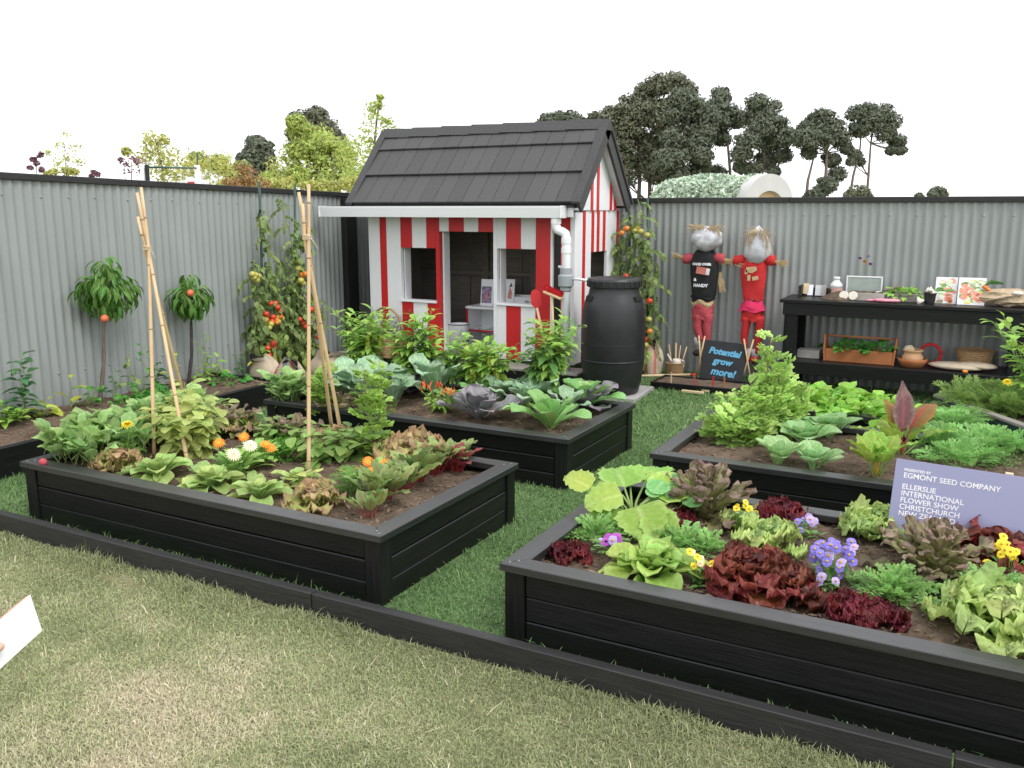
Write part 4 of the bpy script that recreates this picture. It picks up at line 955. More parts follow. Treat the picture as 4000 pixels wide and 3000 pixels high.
# ------------------------------------------------------------------ leaf colours
LEAF('lf_butter', (.24, .38, .08), (.3, .44, .13), (.42, .55, .25), rnd=.18)
LEAF('lf_cos', (.24, .35, .11), (.31, .42, .16), (.42, .54, .24), rnd=.2)
LEAF('lf_frilly', (.28, .41, .11), (.38, .51, .19), (.45, .6, .25), rnd=.15, transl=.35)
LEAF('lf_lollo', (.1, .06, .03), (.12, .012, .022), (.2, .12, .06), lo=.15, hi=.5, rnd=.45, hue=.012, rough=.35)
LEAF('lf_redbrown', (.18, .075, .036), (.14, .03, .025), (.3, .16, .07), lo=.1, hi=.8, rnd=.6, hue=.015, rough=.32)
LEAF('lf_oak', (.2, .23, .08), (.23, .165, .15), (.32, .33, .13), lo=.4, hi=1.05, rnd=.35, hue=.02)
LEAF('lf_bronze', (.3, .36, .11), (.38, .24, .16), (.42, .44, .18), lo=.55, hi=1.05, rnd=.25, hue=.02)
LEAF('lf_radish', (.22, .37, .13), (.29, .44, .19), (.4, .52, .26), rnd=.3, transl=.35)
LEAF('lf_bean', (.16, .28, .07), (.2, .32, .09), (.3, .42, .16), rnd=.28, transl=.35)
LEAF('lf_beanpale', (.34, .42, .13), (.4, .47, .18), (.4, .5, .2), rnd=.25, transl=.4)
LEAF('lf_calend', (.2, .38, .09), (.26, .43, .13), (.38, .5, .22), rnd=.2)
LEAF('lf_parsley', (.1, .27, .04), (.17, .36, .07), rnd=.3)
LEAF('lf_beet', (.16, .27, .08), (.22, .32, .13), (.3, .05, .06), rnd=.3, vein=.75, rough=.3)
LEAF('lf_beetred', (.2, .035, .035), (.26, .08, .08), (.3, .03, .04), rnd=.3, vein=.6, rough=.3)
LEAF('lf_coriander', (.28, .44, .1), (.36, .52, .16), rnd=.25, transl=.45)
LEAF('lf_zuc', (.2, .36, .06), (.28, .44, .12), (.45, .55, .25), rnd=.18, tex=45, vein=.6)
LEAF('lf_zucyellow', (.29, .4, .08), (.28, .4, .11), (.5, .58, .25), rnd=.12, tex=45)
LEAF('lf_nast', (.16, .35, .12), (.22, .42, .17), (.4, .52, .28), rnd=.18)
LEAF('lf_rocket', (.2, .37, .12), (.26, .44, .17), (.4, .52, .28), rnd=.2)
LEAF('lf_viola', (.1, .24, .06), (.16, .3, .1), rnd=.3)
LEAF('lf_cabbage', (.16, .29, .17), (.25, .37, .26), (.42, .5, .4), rnd=.2, vein=.6, rough=.5, transl=.15)
LEAF('lf_cabgreen', (.16, .35, .1), (.2, .38, .14), (.45, .56, .33), rnd=.15, vein=.6, transl=.25)
LEAF('lf_redcab', (.11, .145, .135), (.17, .15, .19), (.32, .2, .28), lo=.4, hi=1.1, rnd=.22, vein=.75, rough=.5, transl=.12)
LEAF('lf_redcabdark', (.09, .085, .11), (.16, .14, .18), (.22, .12, .2), rnd=.3, vein=.6, transl=.1)
LEAF('lf_pepper', (.2, .37, .06), (.26, .43, .1), (.36, .5, .16), rnd=.25, transl=.35)
LEAF('lf_pepdark', (.09, .2, .05), (.13, .26, .08), (.2, .32, .12), rnd=.28)
LEAF('lf_chard', (.17, .31, .04), (.22, .36, .07), (.45, .45, .12), rnd=.25, vein=.7)
LEAF('lf_chardred', (.16, .12, .035), (.22, .16, .03), (.45, .03, .04), rnd=.25, vein=.9)
LEAF('lf_chardgrey', (.12, .07, .07), (.2, .16, .15), (.4, .05, .08), rnd=.2, vein=.6)
LEAF('lf_pakchoi', (.15, .33, .1), (.24, .42, .19), (.6, .68, .52), rnd=.15, vein=.8, rough=.3)
LEAF('lf_straw', (.2, .4, .06), (.26, .46, .1), rnd=.28, transl=.35)
LEAF('lf_strawdark', (.05, .2, .03), (.08, .26, .05), rnd=.3)
LEAF('lf_carrot', (.2, .4, .13), (.27, .48, .19), rnd=.28, transl=.4)
LEAF('lf_celery', (.36, .52, .16), (.44, .6, .26), rnd=.22, transl=.45)
LEAF('lf_dill', (.2, .32, .09), (.26, .38, .14), rnd=.25)
LEAF('lf_peach', (.06, .165, .03), (.11, .24, .05), (.22, .34, .1), rnd=.35, rough=.33)
LEAF('lf_tomato', (.14, .21, .075), (.2, .27, .11), (.2, .27, .1), rnd=.35)
LEAF('lf_tomlight', (.17, .26, .07), (.22, .3, .1), (.25, .33, .12), rnd=.3)
LEAF('lf_glossy', (.04, .13, .05), (.07, .18, .08), (.14, .24, .1), rnd=.35, rough=.28)
LEAF('lf_yellowleaf', (.4, .48, .06), (.44, .5, .1), (.5, .55, .18), rnd=.15, transl=.4)
LEAF('lf_herb', (.05, .1, .03), (.08, .14, .05), rnd=.35)
LEAF('lf_darkpurple', (.035, .02, .04), (.07, .05, .06), rnd=.3)

# ------------------------------------------------------------------ leaf shapes
PROF = {
 'ovate': lambda t: np.sin(np.pi * np.clip(t, 0, 1) ** .72) ** .9,
 'lance': lambda t: np.sin(np.pi * t ** .8) ** 1.15,
 'obov': lambda t: (.22 + .78 * t ** .9) * np.sqrt(np.clip(1 - t ** 5.5, 0, 1)),
 'round': lambda t: np.sqrt(np.clip(1 - (2 * t - 1) ** 2, 0, 1)),
 'heart': lambda t: np.sqrt(np.clip(1 - (2 * t ** .75 - 1) ** 2, 0, 1)) * (1 - .25 * t),
 'spoon': lambda t: np.where(t < .38, .16, .16 + .84 * np.sin(np.pi * np.clip((t - .38) / .62, 0, 1) ** .75) ** .8),
 'fan': lambda t: 1.12 * (.14 + .86 * t ** 1.1) * np.sqrt(np.clip(1 - t ** 4, 0, 1)),
}
def leaf_add(mb, L, W, prof='ovate', nl=7, nw=3, droop=.7, cup=.2, ruf=0., rf=3., lobe=0., ln=6, pet=0., pw=.003, g=rng, fold=0., mats=(0, 1), M4=None, tint=0., curl=0., up=0., frill=0., ff=10.):
    t = np.linspace(0, 1, nl + 1); th = up - droop * t - curl * t ** 3
    dl = L / nl; y = np.concatenate([[0], np.cumsum(np.cos((th[1:] + th[:-1]) / 2) * dl)]); z = np.concatenate([[0], np.cumsum(np.sin((th[1:] + th[:-1]) / 2) * dl)])
    w = np.maximum(PROF[prof](t), .03) * W / 2
    s = np.linspace(-1, 1, 2 * nw + 1)
    Tt, Ss = np.meshgrid(t, s, indexing='ij'); Wt = np.repeat(w[:, None], 2 * nw + 1, 1)
    ph1, ph2, ph3 = g.uniform(0, 6.28, 3)
    sgn = np.where(Ss >= 0, 1., -1.)
    lob = 1 + lobe * np.sin(ln * 2 * np.pi * Tt + np.where(Ss > 0, .5, 0) + ph3) * np.abs(Ss)
    x = Ss * Wt * lob
    nrm = cup * Wt * Ss ** 2 + fold * Wt * np.abs(Ss)
    if ruf:
        nrm = nrm + ruf * W * (np.abs(Ss) ** 1.5 * np.sin(2 * np.pi * rf * Tt + ph1 + sgn * ph2) * np.minimum(1, Tt * 3) + Tt ** 4 * np.sin(np.pi * rf * .8 * Ss + ph2) * .8)
    if frill:      # fine crimped margin riding on the broad waves
        nrm = nrm + frill * W * (np.abs(Ss) ** 3 * np.sin(2 * np.pi * ff * Tt + ph3 + sgn * ph1) * np.minimum(1, Tt * 2) + Tt ** 7 * np.sin(np.pi * ff * .9 * Ss + ph1))
        x = x * (1 + .5 * frill * np.abs(Ss) * np.cos(2 * np.pi * ff * Tt + ph2))
    Y = np.repeat(y[:, None], 2 * nw + 1, 1) - nrm * np.sin(th)[:, None]; Z = np.repeat(z[:, None], 2 * nw + 1, 1) + nrm * np.cos(th)[:, None]
    if pet:
        p0, z0 = pet * math.cos(up), pet * math.sin(up); Y = Y + p0; Z = Z + z0
    V = np.stack([x, Y, Z], -1).reshape(-1, 3); k = 2 * nw + 1
    F = [(i * k + j, i * k + j + 1, (i + 1) * k + j + 1, (i + 1) * k + j) for i in range(nl) for j in range(k - 1)]
    edge = np.maximum(np.abs(Ss) ** 1.6, Tt ** 1.5).ravel(); rib = np.clip(1 - np.abs(Ss) * nw, 0, 1).ravel() * np.linspace(1, .3, nl + 1).repeat(k)
    P = []
    if pet: P = [(0, 0, 0), (0, pet * math.cos(up) * .5, pet * math.sin(up) * .5), (0, pet * math.cos(up) + L * .05, pet * math.sin(up) + .0 * L)]
    if M4 is not None:
        A = np.array(M4); V = V @ A[:3, :3].T + A[:3, 3]
        if pet: P = [tuple(A[:3, :3] @ np.array(p) + A[:3, 3]) for p in P]
    mb.add(V, F, mats[0], edge=edge, tint=tint, rib=rib, ls=Ss.ravel(), lt=Tt.ravel())
    if pet: mb.tube(P, [pw * 1.2, pw, pw * .7], 4, mats[1], caps=False)
def leaves(name, mat, n=4, stalk='stem_green', **kw):
    out = []
    for i in range(n):
        mb = MB(); k = dict(kw); k['droop'] = kw.get('droop', .7) * random.uniform(.75, 1.3); k['W'] = kw['W'] * random.uniform(.88, 1.12)
        leaf_add(mb, **k); out.append(mb.mesh(name, [m_[mat], m_[stalk]], True))
    return out
def compound(name, mat, n=3, L=.14, pairs=2, ll=.05, lw=.035, stalk='stem_green', lobe=.18, droop=.5, pet=.35, prof='ovate', up=0., splay=62, k=2, nl=4):
    """leaf with separate leaflets along a stalk"""
    out = []
    for _ in range(n):
        mb = MB(); ts = np.linspace(pet, 1, pairs + 1); ang = lambda t: up - droop * t
        P = []; y = z = 0.; st = np.linspace(0, 1, 9); pts = [(0, 0, 0)]
        for i in range(8):
            a = ang((st[i] + st[i + 1]) / 2); y += math.cos(a) * L / 8; z += math.sin(a) * L / 8; pts.append((0, y, z))
        mb.tube(pts, np.linspace(.0022, .001, 9), 4, 1, caps=False)
        for q, tt in enumerate(ts):
            i = min(8, int(round(tt * 8))); p = Vector(pts[i]); el = ang(tt)
            for sd in ((-1, 1) if q < pairs else (0,)):
                s_ = random.uniform(.8, 1.15) * (1.15 if sd == 0 else .9)
                leaf_add(mb, ll * s_, lw * s_, prof, nl, k, droop=random.uniform(.3, .9), cup=.15, lobe=lobe, ln=3, M4=T(p) @ RZ(R(-sd * splay * random.uniform(.8, 1.15))) @ RX(el + random.uniform(-.25, .25)) @ RY(random.uniform(-.4, .4)), tint=random.random() * .2)
        out.append(mb.mesh(name, [m_[mat], m_[stalk]], True))
    return out
def frond(name, mat, n=3, L=.2, nodes=9, pl=.05, sub=4, ls=.009, lw=.006, droop=.6, up=0., pet=.3, stalk='stem_green', taper=.75, crisp=0.):
    out = []
    for _ in range(n):
        mb = MB(); pts = [(0, 0, 0)]; y = z = 0.
        for i in range(10):
            a = up - droop * (i + .5) / 10; y += math.cos(a) * L / 10; z += math.sin(a) * L / 10; pts.append((random.gauss(0, .002), y, z))
        pts = np.array(pts); mb.tube(pts, np.linspace(.0022, .0008, 11), 3, 1, caps=False)
        Q = []; tn = []
        for q in range(nodes):
            t = pet + (1 - pet) * q / (nodes - 1); i = min(9, int(t * 10)); p = pts[i] + (pts[i + 1] - pts[i]) * (t * 10 - i)
            a = up - droop * t; fy = np.array([0, math.cos(a), math.sin(a)])
            ln_ = pl * (1 - taper * (q / nodes) ** 1.2)
            for sd in (-1, 1):
                d = np.array([sd, 0, 0]) * .85 + fy * .55 + np.array([0, 0, random.uniform(-.25, .35)]); d /= np.linalg.norm(d)
                for r_ in range(sub):
                    c = p + d * ln_ * (r_ + 1) / sub
                    for s2 in (-1, 0, 1):
                        if s2 and r_ == sub - 1 and random.random() < .3: continue
                        sd2 = d + np.cross(d, [0, 0, 1]) * s2 * .9 + np.array([0, 0, random.uniform(-.4, .4) + crisp * random.uniform(-1, 1)]); sd2 /= np.linalg.norm(sd2)
                        wv = np.cross(sd2, [random.uniform(-.3, .3) - crisp * random.random(), random.uniform(-.3, .3), 1]); wv /= np.linalg.norm(wv) + 1e-9
                        l_ = ls * random.uniform(.7, 1.4); ww = lw * random.uniform(.7, 1.3)
                        Q += [c, c + sd2 * l_ * .55 + wv * ww / 2, c + sd2 * l_, c + sd2 * l_ * .55 - wv * ww / 2]; tn += [random.random() * .3] * 4
        Q = np.array(Q); mb.add(Q, np.arange(len(Q)).reshape(-1, 4), 0, edge=np.tile([0, .5, 1, .5], len(Q) // 4), tint=np.array(tn))
        out.append(mb.mesh(name, [m_[mat], m_[stalk]], False))
    return out
def put(name, me, root, p, az, el, s=1., roll=0.):
    return link(name, me, root, T(*p) @ RZ(az) @ RX(el) @ RY(roll) @ S(s))
def rosette(root, meshes, n, e_in=1.3, e_out=.25, s_in=.6, s_out=1., r=.015, jit=.18, name='leaf', z=0., pw=1., sq=(1, 1)):
    for i in range(n):
        f = (i + .5) / n; az = i * 2.39996 + random.uniform(-jit, jit) * 1.5
        put(name, random.choice(meshes), root, (-math.sin(az) * r * f * sq[0], math.cos(az) * r * f * sq[1], z * (1 - f)), az, e_in + (e_out - e_in) * f ** pw + random.uniform(-jit, jit), (s_in + (s_out - s_in) * f) * random.uniform(.88, 1.12), random.uniform(-jit, jit))
def stems(root, mat, paths, r0=.005, name='stem', r1=.5, n=6):
    mb = MB()
    for p in paths: mb.tube(p, np.linspace(r0, r0 * r1, len(p)), n, caps=True)
    return obj(name, mb, m_[mat], root, smooth=True)
def path(base, h, dx=0., dy=0., n=6, wig=.01):
    return [(base[0] + dx * (i / n) ** 1.3 + random.gauss(0, wig) * (i > 0), base[1] + dy * (i / n) ** 1.3 + random.gauss(0, wig) * (i > 0), base[2] + h * i / n) for i in range(n + 1)]
def along(p, t):
    i = min(len(p) - 2, int(t * (len(p) - 1))); f = t * (len(p) - 1) - i
    return tuple(a + (b - a) * f for a, b in zip(p[i], p[i + 1]))
def leafy(root, paths, meshes, per, t0=.2, t1=1., el=(-.2, .5), s=(.7, 1.1), name='leaf', grow=True):
    for p in paths:
        for k in range(per):
            t = t0 + (t1 - t0) * (k + random.random() * .6) / per
            put(name, random.choice(meshes), root, along(p, min(.999, t)), k * 2.4 + random.uniform(-.6, .6), random.uniform(*el) + .4 * t, random.uniform(*s) * (1 - .3 * t if grow else 1), random.uniform(-.3, .3))
def flower(mat, r=.03, n=14, layers=2, eye=.3, name='flower', cup=.25, pw=.35):
    mb = MB()
    for l in range(layers):
        for i in range(n):
            a = 2 * math.pi * (i + .5 * l) / n; rr = r * (1 - .22 * l)
            leaf_add(mb, rr, rr * pw * 2 * math.pi / n * 2.2, 'obov', 3, 1, droop=.5, cup=.1, M4=RZ(a) @ RX(cup + .35 * l))
    mb.ball((0, 0, r * .06), r * eye, 10, 5, 1, (1, 1, .5))
    return mb.mesh(name, [m_[mat], m_['flower_eye']], True)
def pom(mat, r=.03, name='flower', n=60):
    mb = MB()
    for i in range(n):
        f = i / n; leaf_add(mb, r * (.5 + .5 * f), r * .5, 'obov', 2, 1, droop=.8, cup=.4, M4=RZ(i * 2.4) @ RX(1.5 - 1.5 * f))
    return mb.mesh(name, [m_[mat]], True)
def viola_mesh(mat, r=.016, eye='flower_eye'):
    mb = MB()
    for a, s_ in ((0, 1.), (1.15, .9), (-1.15, .9), (2.5, .95), (-2.5, .95)): leaf_add(mb, r * s_, r * 1.25 * s_, 'round', 3, 2, droop=.3, cup=.1, M4=RZ(a))
    mb.ball((0, 0, .002), r * .24, 8, 4, 1)
    return mb.mesh('flower', [m_[mat], m_[eye]], True)

# ------------------------------------------------------------------ leaf meshes in use
L_butter = leaves('leaf', 'lf_butter', 4, L=.15, W=.135, prof='obov', nl=10, nw=5, droop=1.25, cup=.5, ruf=.05, rf=2.2, lobe=.03, up=.45)
L_cos = leaves('leaf', 'lf_cos', 4, L=.18, W=.13, prof='obov', nl=10, nw=5, droop=1.25, cup=.4, ruf=.04, rf=2, up=.45)
L_frilly = leaves('leaf', 'lf_frilly', 4, L=.15, W=.155, prof='fan', nl=40, nw=10, droop=.9, cup=.2, ruf=.09, rf=2.6, lobe=.05, ln=3.5, frill=.08, ff=11, up=.4)
L_lollo = leaves('leaf', 'lf_lollo', 5, L=.09, W=.105, prof='fan', nl=40, nw=10, droop=.9, cup=.2, ruf=.12, rf=3, lobe=.08, ln=4, frill=.13, ff=9, up=.4)
L_redb = leaves('leaf', 'lf_redbrown', 5, L=.17, W=.17, prof='fan', nl=40, nw=10, droop=.8, cup=.1, ruf=.1, rf=2.6, lobe=.07, ln=3, frill=.07, ff=9, up=.4)
L_oak = leaves('leaf', 'lf_oak', 5, L=.2, W=.07, prof='obov', frill=.05, ff=8, nl=36, nw=6, droop=.4, cup=.15, ruf=.13, rf=3, lobe=.42, ln=3.5, up=.1)
L_bronze = leaves('leaf', 'lf_bronze', 5, L=.17, W=.165, prof='fan', nl=40, nw=10, droop=.9, cup=.12, ruf=.11, rf=2.6, lobe=.07, ln=3.5, frill=.08, ff=10, up=.4)
L_radish = leaves('leaf', 'lf_radish', 5, L=.078, W=.062, prof='ovate', nl=7, nw=3, droop=.9, cup=.25, ruf=.05, rf=2, lobe=.06, ln=4, pet=.06, pw=.0022, up=.3)
L_bean = leaves('leaf', 'lf_bean', 4, L=.105, W=.084, prof='heart', nl=6, nw=3, droop=.8, cup=-.12, fold=.18, pet=.04, pw=.0016)
L_beanp = leaves('leaf', 'lf_beanpale', 4, L=.1, W=.082, prof='heart', nl=6, nw=3, droop=.9, cup=-.12, fold=.18, pet=.04, pw=.0016)
L_cal = leaves('leaf', 'lf_calend', 4, L=.15, W=.062, prof='obov', nl=8, nw=3, droop=1.1, cup=.25, ruf=.03, rf=2, up=.35)
L_beet = leaves('leaf', 'lf_beet', 4, 'stem_red', L=.105, W=.06, prof='ovate', nl=8, nw=3, droop=.7, cup=.2, ruf=.07, rf=3, pet=.055, pw=.0026, up=.1)
L_beetr = leaves('leaf', 'lf_beetred', 3, 'stem_red', L=.1, W=.055, prof='ovate', nl=8, nw=3, droop=.8, cup=.2, ruf=.06, rf=3, pet=.045, pw=.0026, up=.1)
L_zuc = leaves('leaf', 'lf_zuc', 4, L=.2, W=.235, prof='heart', nl=14, nw=6, droop=.75, cup=.16, ruf=.03, rf=5, lobe=.09, ln=5, up=.1)
L_zucy = leaves('leaf', 'lf_zucyellow', 2, L=.19, W=.2, prof='heart', nl=14, nw=6, droop=.4, cup=.12, fold=.1, ruf=.03, rf=4, lobe=.1, ln=5, up=.1)
L_nast = leaves('leaf', 'lf_nast', 3, L=.085, W=.09, prof='round', nl=7, nw=4, droop=.2, cup=.1, ruf=.02, rf=3)
L_cab = leaves('leaf', 'lf_cabbage', 4, L=.24, W=.185, prof='obov', nl=11, nw=6, droop=.9, cup=.2, ruf=.06, rf=3, lobe=.05, ln=4, pet=.09, pw=.006, up=.35)
L_cabg = leaves('leaf', 'lf_cabgreen', 4, L=.25, W=.19, prof='obov', nl=10, nw=5, droop=.9, cup=.35, ruf=.03, rf=2, pet=.04, pw=.006, up=.2)
L_rcab = leaves('leaf', 'lf_redcab', 4, 'stem_red', L=.27, W=.26, prof='fan', nl=12, nw=7, droop=.6, cup=.22, ruf=.04, rf=3, lobe=.05, ln=5, up=.1)
L_rcabd = leaves('leaf', 'lf_redcabdark', 3, 'stem_red', L=.22, W=.16, prof='obov', nl=10, nw=5, droop=.6, cup=.3, ruf=.05, rf=3, lobe=.05, up=.1)
L_pep = leaves('leaf', 'lf_pepper', 4, L=.12, W=.052, prof='ovate', nl=6, nw=2, droop=1.05, cup=-.1, fold=.2, pet=.03, pw=.0018, up=.3)
L_pepd = leaves('leaf', 'lf_pepdark', 4, L=.14, W=.06, prof='ovate', nl=6, nw=2, droop=.95, cup=-.1, fold=.2, pet=.03, pw=.0018)
L_chard = leaves('leaf', 'lf_chard', 4, 'stem_green', L=.2, W=.16, prof='ovate', nl=11, nw=5, droop=.8, cup=.12, ruf=.05, rf=3, lobe=.03, pet=.16, pw=.006, up=.1)
L_chardr = leaves('leaf', 'lf_chardred', 2, 'stem_red', L=.24, W=.125, prof='ovate', nl=11, nw=5, droop=1.1, cup=-.15, ruf=.04, rf=3, pet=.14, pw=.006, up=.1)
L_chardg = leaves('leaf', 'lf_chardgrey', 2, 'stem_red', L=.25, W=.11, prof='ovate', nl=11, nw=5, droop=.3, cup=.2, ruf=.06, rf=3, pet=.13, pw=.007, up=.05)
L_pak = leaves('leaf', 'lf_pakchoi', 4, L=.2, W=.145, prof='spoon', nl=11, nw=5, droop=.9, cup=.3, ruf=.02, rf=2, up=.2)
L_straw = compound('leaf', 'lf_straw', 4, L=.13, pairs=1, ll=.07, lw=.06, lobe=.05, droop=.5, pet=.92, splay=75, k=2, nl=5)
L_strawd = compound('leaf', 'lf_strawdark', 3, L=.1, pairs=1, ll=.06, lw=.052, lobe=.05, droop=.5, pet=.92, splay=75)
L_tom = compound('leaf', 'lf_tomato', 5, L=.2, pairs=3, ll=.085, lw=.055, lobe=.2, droop=1.2, pet=.3)
L_toml = compound('leaf', 'lf_tomlight', 5, L=.16, pairs=3, ll=.075, lw=.05, lobe=.15, droop=1.2, pet=.3)
L_peach = leaves('leaf', 'lf_peach', 5, L=.125, W=.03, prof='lance', nl=7, nw=2, droop=1.0, cup=.1, fold=.35, curl=.5)
L_glossy = leaves('leaf', 'lf_glossy', 3, L=.12, W=.06, prof='ovate', nl=6, nw=2, droop=.7, fold=.15, pet=.02)
L_yel = leaves('leaf', 'lf_yellowleaf', 3, L=.13, W=.085, prof='heart', nl=6, nw=3, droop=.5, fold=.15, pet=.04)
L_herbs = leaves('leaf', 'lf_herb', 3, L=.03, W=.015, prof='ovate', nl=3, nw=1, droop=.5)
L_violal = leaves('leaf', 'lf_viola', 3, L=.035, W=.018, prof='ovate', nl=4, nw=1, droop=.6, pet=.01, pw=.001)
F_parsley = frond('frond', 'lf_parsley', 3, L=.12, nodes=6, pl=.05, sub=3, ls=.016, lw=.014, droop=.5, up=.1, pet=.45, crisp=1.2)
F_cor = frond('frond', 'lf_coriander', 4, L=.12, nodes=5, pl=.055, sub=2, ls=.03, lw=.032, droop=.4, pet=.35, taper=.5)
F_cel = frond('frond', 'lf_celery', 5, L=.15, nodes=5, pl=.065, sub=2, ls=.04, lw=.042, droop=.4, pet=.3, taper=.5)
F_carrot = frond('frond', 'lf_carrot', 5, L=.24, nodes=11, pl=.075, sub=5, ls=.014, lw=.007, droop=1.1, up=.2, pet=.35, crisp=.4)
F_dill = frond('frond', 'lf_dill', 4, L=.22, nodes=10, pl=.06, sub=5, ls=.02, lw=.0045, droop=.8, up=.1, pet=.2, crisp=.6)
F_rocket = frond('frond', 'lf_rocket', 4, L=.15, nodes=8, pl=.03, sub=2, ls=.022, lw=.014, droop=1., up=.3, pet=.15, taper=.3)
F_tagetes = frond('frond', 'lf_parsley', 3, L=.1, nodes=8, pl=.025, sub=2, ls=.014, lw=.005, droop=.6, pet=.1, taper=.4)
def bulge(t): return .22 + .78 * math.sin(math.pi * min(1, t * .95 + .08)) ** .7
def pepper_mesh(mat, L=.1, r=.016, name='pepper'):
    mb = MB(); z = np.linspace(0, 1, 9)
    mb.tube([(.006 * math.sin(4 * t), 0, -L * t) for t in z], [r * bulge(t) * (1 - .55 * t) for t in z], 8)
    mb.tube([(0, 0, .02), (0, 0, -.002)], [.003, .006], 5, 1); return mb.mesh(name, [m_[mat], m_['stem_green']], True)
P_yel = pepper_mesh('pepper_yellow', .13, .026); P_grn = pepper_mesh('pepper_green', .15, .022); P_chil = pepper_mesh('chilli_red', .05, .007, 'chilli')
def tomato_mesh(mat, r=.022):
    mb = MB().ball((0, 0, 0), r, 12, 8, sc=(1, 1, .9))
    for i in range(5): leaf_add(mb, r * .8, r * .3, 'lance', 2, 1, droop=-.3, mats=(1, 1), M4=T(0, 0, r * .86) @ RZ(i * 1.257) @ RX(-.2))
    return mb.mesh('tomato', [m_[mat], m_['stem_green']], True)
TOM = {c: tomato_mesh('tomato_' + c, .032) for c in ('red', 'orange', 'green')}
F_or = flower('petal_orange', .034, 16, 2, .3); F_cream = flower('petal_cream', .042, 18, 3, .26); F_yel = pom('petal_yellow', .034)
V_blue = viola_mesh('petal_blue', .0145); V_vio = viola_mesh('petal_violet', .018, 'dark_hole'); V_yel = viola_mesh('petal_yellow', .0155); V_cream = viola_mesh('petal_cream', .016); V_lil = viola_mesh('petal_lilac', .017)
F_orpom = pom('petal_orange', .022, n=40)
# ------------------------------------------------------------------ plants in the beds
def base(vx, vy, z=SOIL - .004):
    # every plant stands in the soil of its bed, clear of the rim
    p = G(vx, vy, z); best = None
    for bx, by, L, W in (B1, B2, B3, B4, B5):
        q = Vector((min(max(p.x, bx + .12), bx + L - .12), min(max(p.y, by + .12), by + W - .12), z)); d = (q - p).length
        if best is None or d < best[0]: best = (d, q)
    return best[1]
def plant(name, label, cat, vx, vy, group=None, z=None):
    return thing(name, label, cat, base(vx, vy) if z is None else G(vx, vy, z), random.uniform(0, 6.28), group)
def cos_lettuce(vx, vy, label, n=16, s=1.):
    r = plant('lettuce', label, 'lettuce', vx, vy, 'lettuces'); rosette(r, L_cos, n, 1.5, .12, .55 * s, 1.0 * s, .025, .22); return r
def frilly(vx, vy, label, L, n, s=1., e_in=1.45, e_out=.1, r=.02, s_in=.55):
    q = plant('lettuce', label, 'lettuce', vx, vy, 'lettuces'); rosette(q, L, int(n * 1.15), e_in + .05, e_out + .12, s_in * s, 1.0 * s, r, .25, z=.02); return q

# --- front left bed (tripods)
def radish(vx, vy, label, n=34, s=1.):
    r = plant('leafy_green', label, 'vegetable plant', vx, vy, 'leafy greens at the corner of the tripod bed')
    for i in range(n):
        a = random.uniform(0, 6.28); q = random.uniform(0, .12)
        put('leaf', random.choice(L_radish), r, (q * math.cos(a), q * math.sin(a), random.uniform(0, .11)), random.uniform(0, 6.28), random.uniform(.3, 1.3), s * random.uniform(.8, 1.25), random.uniform(-.4, .4))
rad = [(122, 1000, 'at the left corner of the tripod bed', 30), (165, 975, 'second from the left corner of the tripod bed', 40), (205, 990, 'in front by the left corner', 30), (225, 940, 'behind the yellow pompom flower', 46),
       (270, 925, 'left of the first tripod', 44), (300, 955, 'under the first bamboo tripod', 34), (320, 895, 'at the back edge of the tripod bed', 40), (180, 930, 'at the back left of the tripod bed', 42), (430, 875, 'behind the bean plant by the border', 34), (470, 870, 'at the back rim right of the beans', 26)]
for u, v, w_, n in rad: radish(u, v, 'clump of light green leafy vegetables ' + w_, int(n * 2.0), 1.3)
for u, v, n, lab in ((350, 930, 44, 'between the first tripod and the back rim'), (240, 965, 44, 'just behind the pompom flower plant'), (140, 960, 44, 'along the left rim of the tripod bed'), (300, 985, 36, 'in front of the first tripod cane'), (200, 1012, 30, 'beside the bronze lettuce at the left')): radish(u, v, 'clump of light green leafy vegetables ' + lab, n, 1.2)
frilly(545, 930, 'small bronze lettuce between the parsley clumps', L_bronze, 18, .95); frilly(690, 960, 'green tinged bronze lettuce left of the second bean plant', L_bronze, 16, .85)
frilly(875, 985, 'green lettuce between the coriander and the pink bronze lettuce', L_frilly, 18, .95); cos_lettuce(640, 1045, 'small green cos lettuce left of the second tripod cane', 13, .75)
ob = obj('radish', MB().ball((0, 0, 0), .02, 12, 8, sc=(1.2, 1, 1)), m_['cloth_pinkred'], M4=T(*G(93, 998, H + .012)), smooth=True); tag(ob, 'red radish lying on the left corner of the tripod bed', 'radish')
frilly(258, 1018, 'bronze tinged lettuce in front of the yellow pompom flower', L_bronze, 24, .95)
cos_lettuce(345, 1032, 'green cos lettuce leftmost in the front row of the tripod bed', 22, 1.1)
cos_lettuce(455, 1056, 'green cos lettuce in the front row right of the first tripod', 26, 1.12)
cos_lettuce(560, 1080, 'small green cos lettuce at the front below the orange flowers', 17, 1.05)
mg = plant('marigold', 'yellow pompom marigold between the leafy greens and the bronze lettuce', 'flower', 283, 1006, 'marigolds')
pth = [path((0, 0, 0), .23, 0, 0, 4)] + [path((0, 0, 0), .1, .06 * math.cos(a), .06 * math.sin(a), 4) for a in (1, 3, 5)]
stems(mg, 'stem_green', pth, .003); leafy(mg, pth, F_tagetes, 7, .1, .9)
put('flower', F_yel, mg, (0, 0, .235), 0, .15, 1.25)
def bean(vx, vy, label, L, n, spread, h):
    r = plant('bean_plant', label, 'bean plant', vx, vy, 'climbing beans')
    ps = [path((random.uniform(-.04, .04), random.uniform(-.04, .04), 0), h * random.uniform(.7, 1), random.uniform(-spread, spread), random.uniform(-spread, spread), 6, .012) for _ in range(9)]
    stems(r, 'stem_green', ps, .0025); leafy(r, ps, L, n, .15, 1, (-.6, .3), (.8, 1.25)); return r
